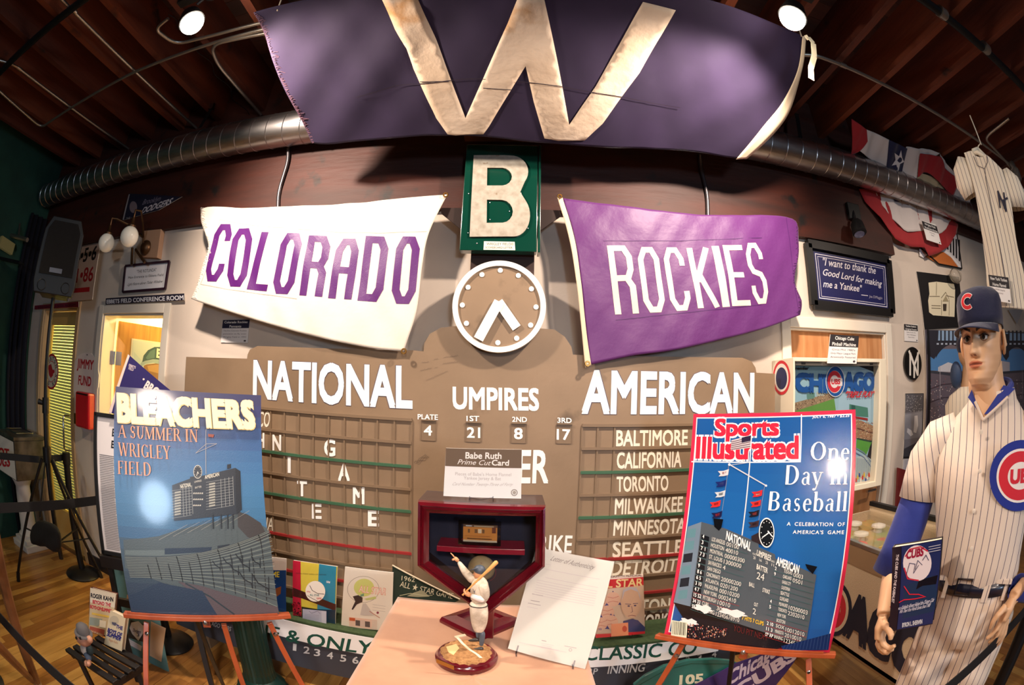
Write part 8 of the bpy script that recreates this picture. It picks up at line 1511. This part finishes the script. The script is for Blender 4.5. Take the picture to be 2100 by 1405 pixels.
# collar opening: blue undershirt and open V
def vneck(s, t): a = (s - .5) * 2; return mw(.040 + .062 * a, 1.585 - .062 * (1 - abs(a)) * t - .01 * t, .026 + .024 * (1 - abs(a)) + .012 * t * (1 - abs(a)))
cl = MB()
cl.tube([mw(.044 + .070 * math.sin(a), 1.626 - .022 * math.cos(a) + .012 * math.sin(a), -.032 + .063 * math.cos(a)) for a in [.9 + (2 * PI - 1.8) * k / 30 for k in range(31)]], .013, 8)
for A in (((1985, 815, .030), (1993, 799, .030), (2004, 832, .046), (2012, 853, .058)), ((2058, 790, .030), (2082, 797, .034), (2030, 848, .060), (2018, 850, .060))): cl.add([mp(*q) for q in A], [(0, 1, 2, 3)]); cl.add([mp(q[0], q[1], q[2] - .004) for q in A], [(3, 2, 1, 0)])
mk('undershirt_collar', cl, UST, man, smooth=True)
skin2 = MB(); VV = [mw(-.022, 1.618, .030), mw(.100, 1.622, .030), mw(.098, 1.606, .037), mw(.010, 1.550, .052), mw(-.020, 1.600, .034)]
pv = MB(); pv.add([v + MN * .004 for v in VV], [(0, 1, 2, 3, 4)[::-1]]); mk('open_neck', pv, mat('mannequin_chest', SK, .42), man)
for a, b, c in ((VV[4], VV[3], 0), (VV[2], VV[3], 0)): m = MB(); m.tube([a + MN * .010, (a + b) / 2 + MN * .012, b + MN * .009], .005, 8); mk('neckline', m, UST if b is None else mat('jersey_piping', (224, 206, 190), .75), man, smooth=True)
def slv(pts, rs, m_, name, flat=1.0): mk(name, MB().tube(pts, rs, 28, cap=False, flat=flat, up=tuple(MU)), m_, man, smooth='all', solid=.003)
PS2 = stripes('sleeve_pinstripe', (224, 206, 190), (62, 52, 84), tuple((MU * .97 + V((0, 0, .26)))), .0245, .085)
slv([mw(-.080, 1.525, -.028), mw(-.140, 1.497, -.024), mw(-.186, 1.43, -.02), mw(-.196, 1.38, -.015), mw(-.203, 1.318, -.008)], [.050, .066, .068, .067, .069], PS2, 'jersey_sleeve'); slv([mw(.150, 1.525, -.028), mw(.205, 1.497, -.024), mw(.262, 1.43, -.02), mw(.285, 1.38, -.02), mw(.300, 1.318, -.02)], [.050, .066, .068, .067, .069], PS2, 'jersey_sleeve')
slv([mw(-.195, 1.37, -.01), mw(-.212, 1.28, .0), mw(-.232, 1.18, .015), mw(-.250, 1.088, .03)], [.056, .060, .062, .066], UST, 'undersleeve'); slv([mw(.290, 1.37, -.02), mw(.315, 1.28, -.02), mw(.335, 1.18, -.01), mw(.300, 1.05, .03), mp(2086, 1205, .08)], [.056, .060, .060, .052, .040], UST, 'undersleeve')
# placket, buttons
JF = MP.shifted(.118); pk = MB()
pl_ = [mp(x, y, d) for x, y, d in ((2014, 862, .062), (2010, 905, .102), (2008, 960, .113), (2002, 1020, .113), (1997, 1080, .110), (1992, 1130, .106), (1990, 1165, .100))]
for x, y, d in ((2012, 886, .092), (2009.5, 966, .119), (1997, 1048, .117), (1992, 1125, .111)): mk('button', MB().lathe(mp(x, y, d), [(.0065, 0), (.0065, .002), (.002, .003)], 14, axis=tuple(MN)), mat('pearl_button', (226, 214, 200), .3), man, smooth=True)
# round chest logo
LGo = MP.shifted(.112); ctr = LGo.uv(2093.6, 977); fl3 = lambda u, v: -1.9 * (u - .045) ** 2 - .0 + .004
pc = Pic(LGo, Z6, n=.004, fold=fl3, step=.0006)
def disc3(r, r2, col, inner=0): 
    P = [(1080 + r * math.cos(2 * PI * k / 44), 262 - r2 * math.sin(2 * PI * k / 44)) for k in range(44)]; Q = []
    uvc = pc._u((1080, 262)); uo = [pc._u(p) for p in P]; rings = 6; vs = []
    i0 = inner
    for j in range(rings + 1): t = i0 + (1 - i0) * j / rings; vs += [(uvc[0] + (u - uvc[0]) * t, uvc[1] + (v - uvc[1]) * t) for u, v in uo]
    pc.raw(vs, [(j * 44 + k, j * 44 + (k + 1) % 44, (j + 1) * 44 + (k + 1) % 44, (j + 1) * 44 + k) for j in range(rings) for k in range(44)], col)
disc3(172, 200, (24, 44, 140)); disc3(134, 152, (238, 230, 226)); disc3(122, 138, (206, 34, 52)); disc3(72, 78, (238, 230, 226)); pc.poly([(1150, 215), (1230, 215), (1230, 300), (1150, 300)], (238, 230, 226)); pc.text('UBS', (1020, 298), (1160, 298), (1024, 225), (206, 34, 52), bold=.07, sub=.02)
pc.done('chest_badge', printmat('felt_print'), man)
# trousers, belt
PS3 = stripes('trouser_pinstripe', (222, 204, 188), (62, 52, 84), tuple(MU + V((0, 0, .02))), .0245, .09)
tr_ = MB(); tr_.tube([mw(.078, 1.100, -.01), mw(.080, 1.06, -.01), mw(.084, 1.00, -.01), mw(.086, .93, -.01), mw(.088, .875, -.01)], [.145, .152, .163, .168, .140], 40, flat=.70, up=tuple(MU))
for s0, s1, s2 in ((.006, -.004, .000), (.172, .180, .190)): tr_.tube([mw(s0 + .014, .99, -.01), mw(s0, .87, -.008), mw(s1, .72, 0), mw(s1, .55, .0), mw(s2, .40, -.01), mw(s2, .22, -.02), mw(s2, .12, -.02)], [.088, .099, .092, .080, .074, .066, .060], 32, up=tuple(MU))
rv, rf = remesh(tr_, .009, 6); tr_ = MB().add([v + MN * (.004 * math.sin(60 * v.z + 25 * (v - M0).dot(MU)) * max(0, min(1, (1.0 - v.z) * 5))) for v in rv], rf); mk('trousers', tr_, PS3, man, smooth='all')
for s2 in (.0, .19): mk('shoe', MB().tube([mw(s2, .10, -.05), mw(s2, .055, -.04), mw(s2, .045, .05), mw(s2, .035, .13), mw(s2, .03, .16)], [.045, .05, .046, .042, .02], 18, flat=.8), mat('black_leather_shoe', (24, 22, 24), .35, coat=.3), man, smooth='all')
bt = MB(); n = 60; vs = []
for z in (1.058, 1.098):
    for k in range(n): a = 2 * PI * k / n; vs.append(mw(.078 + .152 * (abs(math.cos(a)) ** .85) * (1 if math.cos(a) > 0 else -1), z, -.01 + .108 * (abs(math.sin(a)) ** .85) * (1 if math.sin(a) > 0 else -1)))
bt.add(vs, [(k, (k + 1) % n, n + (k + 1) % n, n + k) for k in range(n)]); blt = mk('belt', bt, mat('navy_belt_leather', (22, 24, 44), .35, coat=.3), man, smooth='all', solid=.004)
bkl = mp(1976, 1203, .10); m = MB(); c = bkl; q = lambda s, z: c + MU * s + V((0, 0, z)) + MN * .006
m.tube([q(-.026, -.024), q(.026, -.024), q(.026, .024), q(-.026, .024), q(-.026, -.024)], .004, 8); mk('buckle', m, mat('dark_buckle', (60, 50, 50), .35, .7), blt, smooth=True)
for s in (-.03, .118, .128, .195): mk('belt_loop', MB().bar(mw(s, 1.045, .100 - 1.1 * (s - .078) ** 2 * 1.6), mw(s, 1.108, .100 - 1.1 * (s - .078) ** 2 * 1.6), .014, .005, MN), PS3, man)
mk('pocket_flap', MB().bar(mw(-.06, 1.105, .075), mw(.21, 1.105, .085), .012, .012, MN), PS3, man)
# book held by the mannequin
bq = [(1830, 1123), (1932, 1106), (1912, 1280), (1823, 1295)]; BKP = MP.shifted(.215); o = BKP.uv(*bq[3]); P1 = BKP.p(*o); P2 = BKP.p(*BKP.uv(*bq[2])); P4 = BKP.p(*BKP.uv(*bq[0]))
BQ = Plane(P1, P2 - P1, P4 - P1); uv = [BQ.uv(*c) for c in bq]; r = root('held_book', BQ.p(.08, 0), 'dark glossy THE CUBS AND THE KABBALIST book held in the mannequin right hand', 'book'); Zb = Z6
mk('pages', MB().prism(BQ, [(uv[3][0] + .004, uv[3][1] + .003), (uv[2][0] - .004, uv[2][1] + .003), (uv[1][0] - .004, uv[1][1] - .003), (uv[0][0] + .004, uv[0][1] - .003)], -.026, -.002), MATS['book_pages'], r)
mk('cover', MB().prism(BQ, [uv[3], uv[2], uv[1], uv[0]], -.002, 0).prism(BQ, [uv[3], uv[2], uv[1], uv[0]], -.030, -.027).prism(BQ, [uv[3], (uv[3][0] + .003, uv[3][1]), (uv[0][0] + .003, uv[0][1]), uv[0]], -.028, 0), mat('black_book_cover', (26, 22, 34), .25, coat=.6), r)
pc = Pic(BQ, Z6, n=.0006); pc.poly([(375, 650), (648, 605), (595, 1070), (355, 1112)], (26, 22, 40)); pc.poly([(425, 645), (646, 607), (594, 1066), (400, 1100)], (34, 44, 92)); pc.poly([(440, 860), (600, 800), (620, 900), (600, 1000), (430, 1040)], (30, 50, 84)); pc.poly([(520, 830), (625, 800), (615, 850), (540, 860), (505, 880)], (16, 16, 28))
pc.disc((512, 735), 78, (226, 214, 218), r2=98); pc.line([(445, 700), (470, 660), (530, 645), (570, 670)], .004, (190, 50, 70)); pc.line([(440, 760), (460, 820), (520, 830)], .004, (190, 50, 70)); pc.text('CUBS', (450, 712), (545, 692), (455, 668), (150, 30, 60), bold=.06)
for pts in ([(452, 800), (470, 735), (500, 740), (492, 790), (520, 745)], [(500, 770), (515, 720), (540, 745)], [(540, 720), (560, 690), (575, 720)]): pc.line(pts, .0018, (40, 40, 90))
pc.line([(440, 860), (470, 905), (520, 905), (555, 918), (500, 930), (440, 935), (362, 975)], .003, (206, 40, 60)); pc.text('How a Kabbalist Almost Helped the Chicago Cubs', (392, 995), (600, 945), (393, 975), (206, 206, 222), bold=.02, shear=.5); pc.text('Win Their First World Series Since 1908', (412, 1010), (580, 972), (413, 992), (206, 206, 222), bold=.02, shear=.5); pc.text('BYRON L. SHERWIN', (430, 1085), (540, 1064), (431, 1062), (214, 216, 226), bold=.04)
pc.poly([(375, 650), (424, 643), (398, 1102), (355, 1110)], (30, 22, 36)); 
u0, u1 = pc._u((372, 948)), pc._u((395, 682)); dx = V(u1) - V(u0); pc.crop = Z6
pc.text('THE CUBS AND THE KABBALIST', (398, 684), (372, 950), (384, 682)[::1] if False else (412, 686), (222, 206, 206), bold=.03)
for k in range(3): pc.line([(575, 645 + 14 * k), (640, 632 + 14 * k)], .0018, (190, 190, 206), lift=0)
pc.done('cover_print', GLOSS, r)
# ---- partly hidden second figure by the mural
F2 = at(1950, 900, Y=1.85); az2 = math.atan2(F2.x, F2.y); U2 = V((math.cos(az2), -math.sin(az2), 0)); N2 = V((-math.sin(az2), -math.cos(az2), 0)); f2 = lambda s, z, d=0: V((F2.x, F2.y, 0)) + U2 * s + N2 * d + V((0, 0, z))
Q2 = Plane(V((F2.x, F2.y, 0)), U2, (0, 0, 1)); g2 = lambda x, y: Q2.uv(*zp((1880, 560, 5.855), (x, y))[0])
nk2 = g2(590, 1250); hd2 = g2(600, 1080)
m2 = root('dummy', V((F2.x, F2.y, 0)), 'second dummy in a cream jersey and navy cap half hidden behind the mannequin', 'mannequin')
fz2 = MB(); fz2.tube([f2(nk2[0] + .02, nk2[1] - .12), f2(nk2[0] + .02, nk2[1]), f2(hd2[0] + .02, hd2[1])], [.075, .055, .05], 18); fz2.ball(f2(hd2[0] + .02, hd2[1] + .07), .095, 20, sc=(.85, .95, 1.15)); rv, rf = remesh(fz2, .008, 2); mk('body', MB().add(rv, rf), mat('dummy_skin', (206, 160, 120), .5), m2, smooth='all')
zs = nk2[1] - .06; m = MB(); n = 40; vs = []
for s0, z, w_, d_ in ((.04, zs, .09, .07), (.04, zs - .05, .17, .09), (.05, zs - .11, .215, .11), (.05, zs - .3, .20, .12), (.05, zs - .6, .18, .11), (.05, zs - .75, .17, .11)):
    vs += [f2(nk2[0] + s0 + w_ * math.cos(2 * PI * k / n), z, d_ * math.sin(2 * PI * k / n)) for k in range(n)]
m.add(vs, [(r_ * n + k, r_ * n + (k + 1) % n, (r_ + 1) * n + (k + 1) % n, (r_ + 1) * n + k) for r_ in range(5) for k in range(n)]); mk('jersey', m, stripes('dummy_pinstripe', (226, 212, 190), (90, 84, 110), tuple(U2), .03, .07), m2, smooth='all', solid=.003)
m = MB(); m.ball(f2(hd2[0] + .02, hd2[1] + .11), .105, 20, sc=(.9, .95, .85)); mk('cap', m, NAVC, m2, smooth=True); mk('stand_pole', MB().tube([f2(nk2[0] + .05, .03), f2(nk2[0] + .05, zs - .3)], .02, 12), BLACKM, m2, smooth=True); mk('stand_base', MB().lathe(f2(nk2[0] + .05, .001), [(.18, 0), (.18, .012), (.03, .03)], 28), BLACKM, m2, smooth=True)
bo = Q2.uv(*zp((1880, 560, 5.855), (472, 1225))[0]); r = root('punching_disc', f2(bo[0], bo[1] - .08, .0), 'dark blue oval glove shape beside the dummy in front of the mural', 'glove'); mk('pad', MB().ball(f2(bo[0], bo[1], .02), .085, 22, sc=(.55, .55, 1)), mat('dark_blue_pad', (46, 66, 98), .6), r, smooth=True)
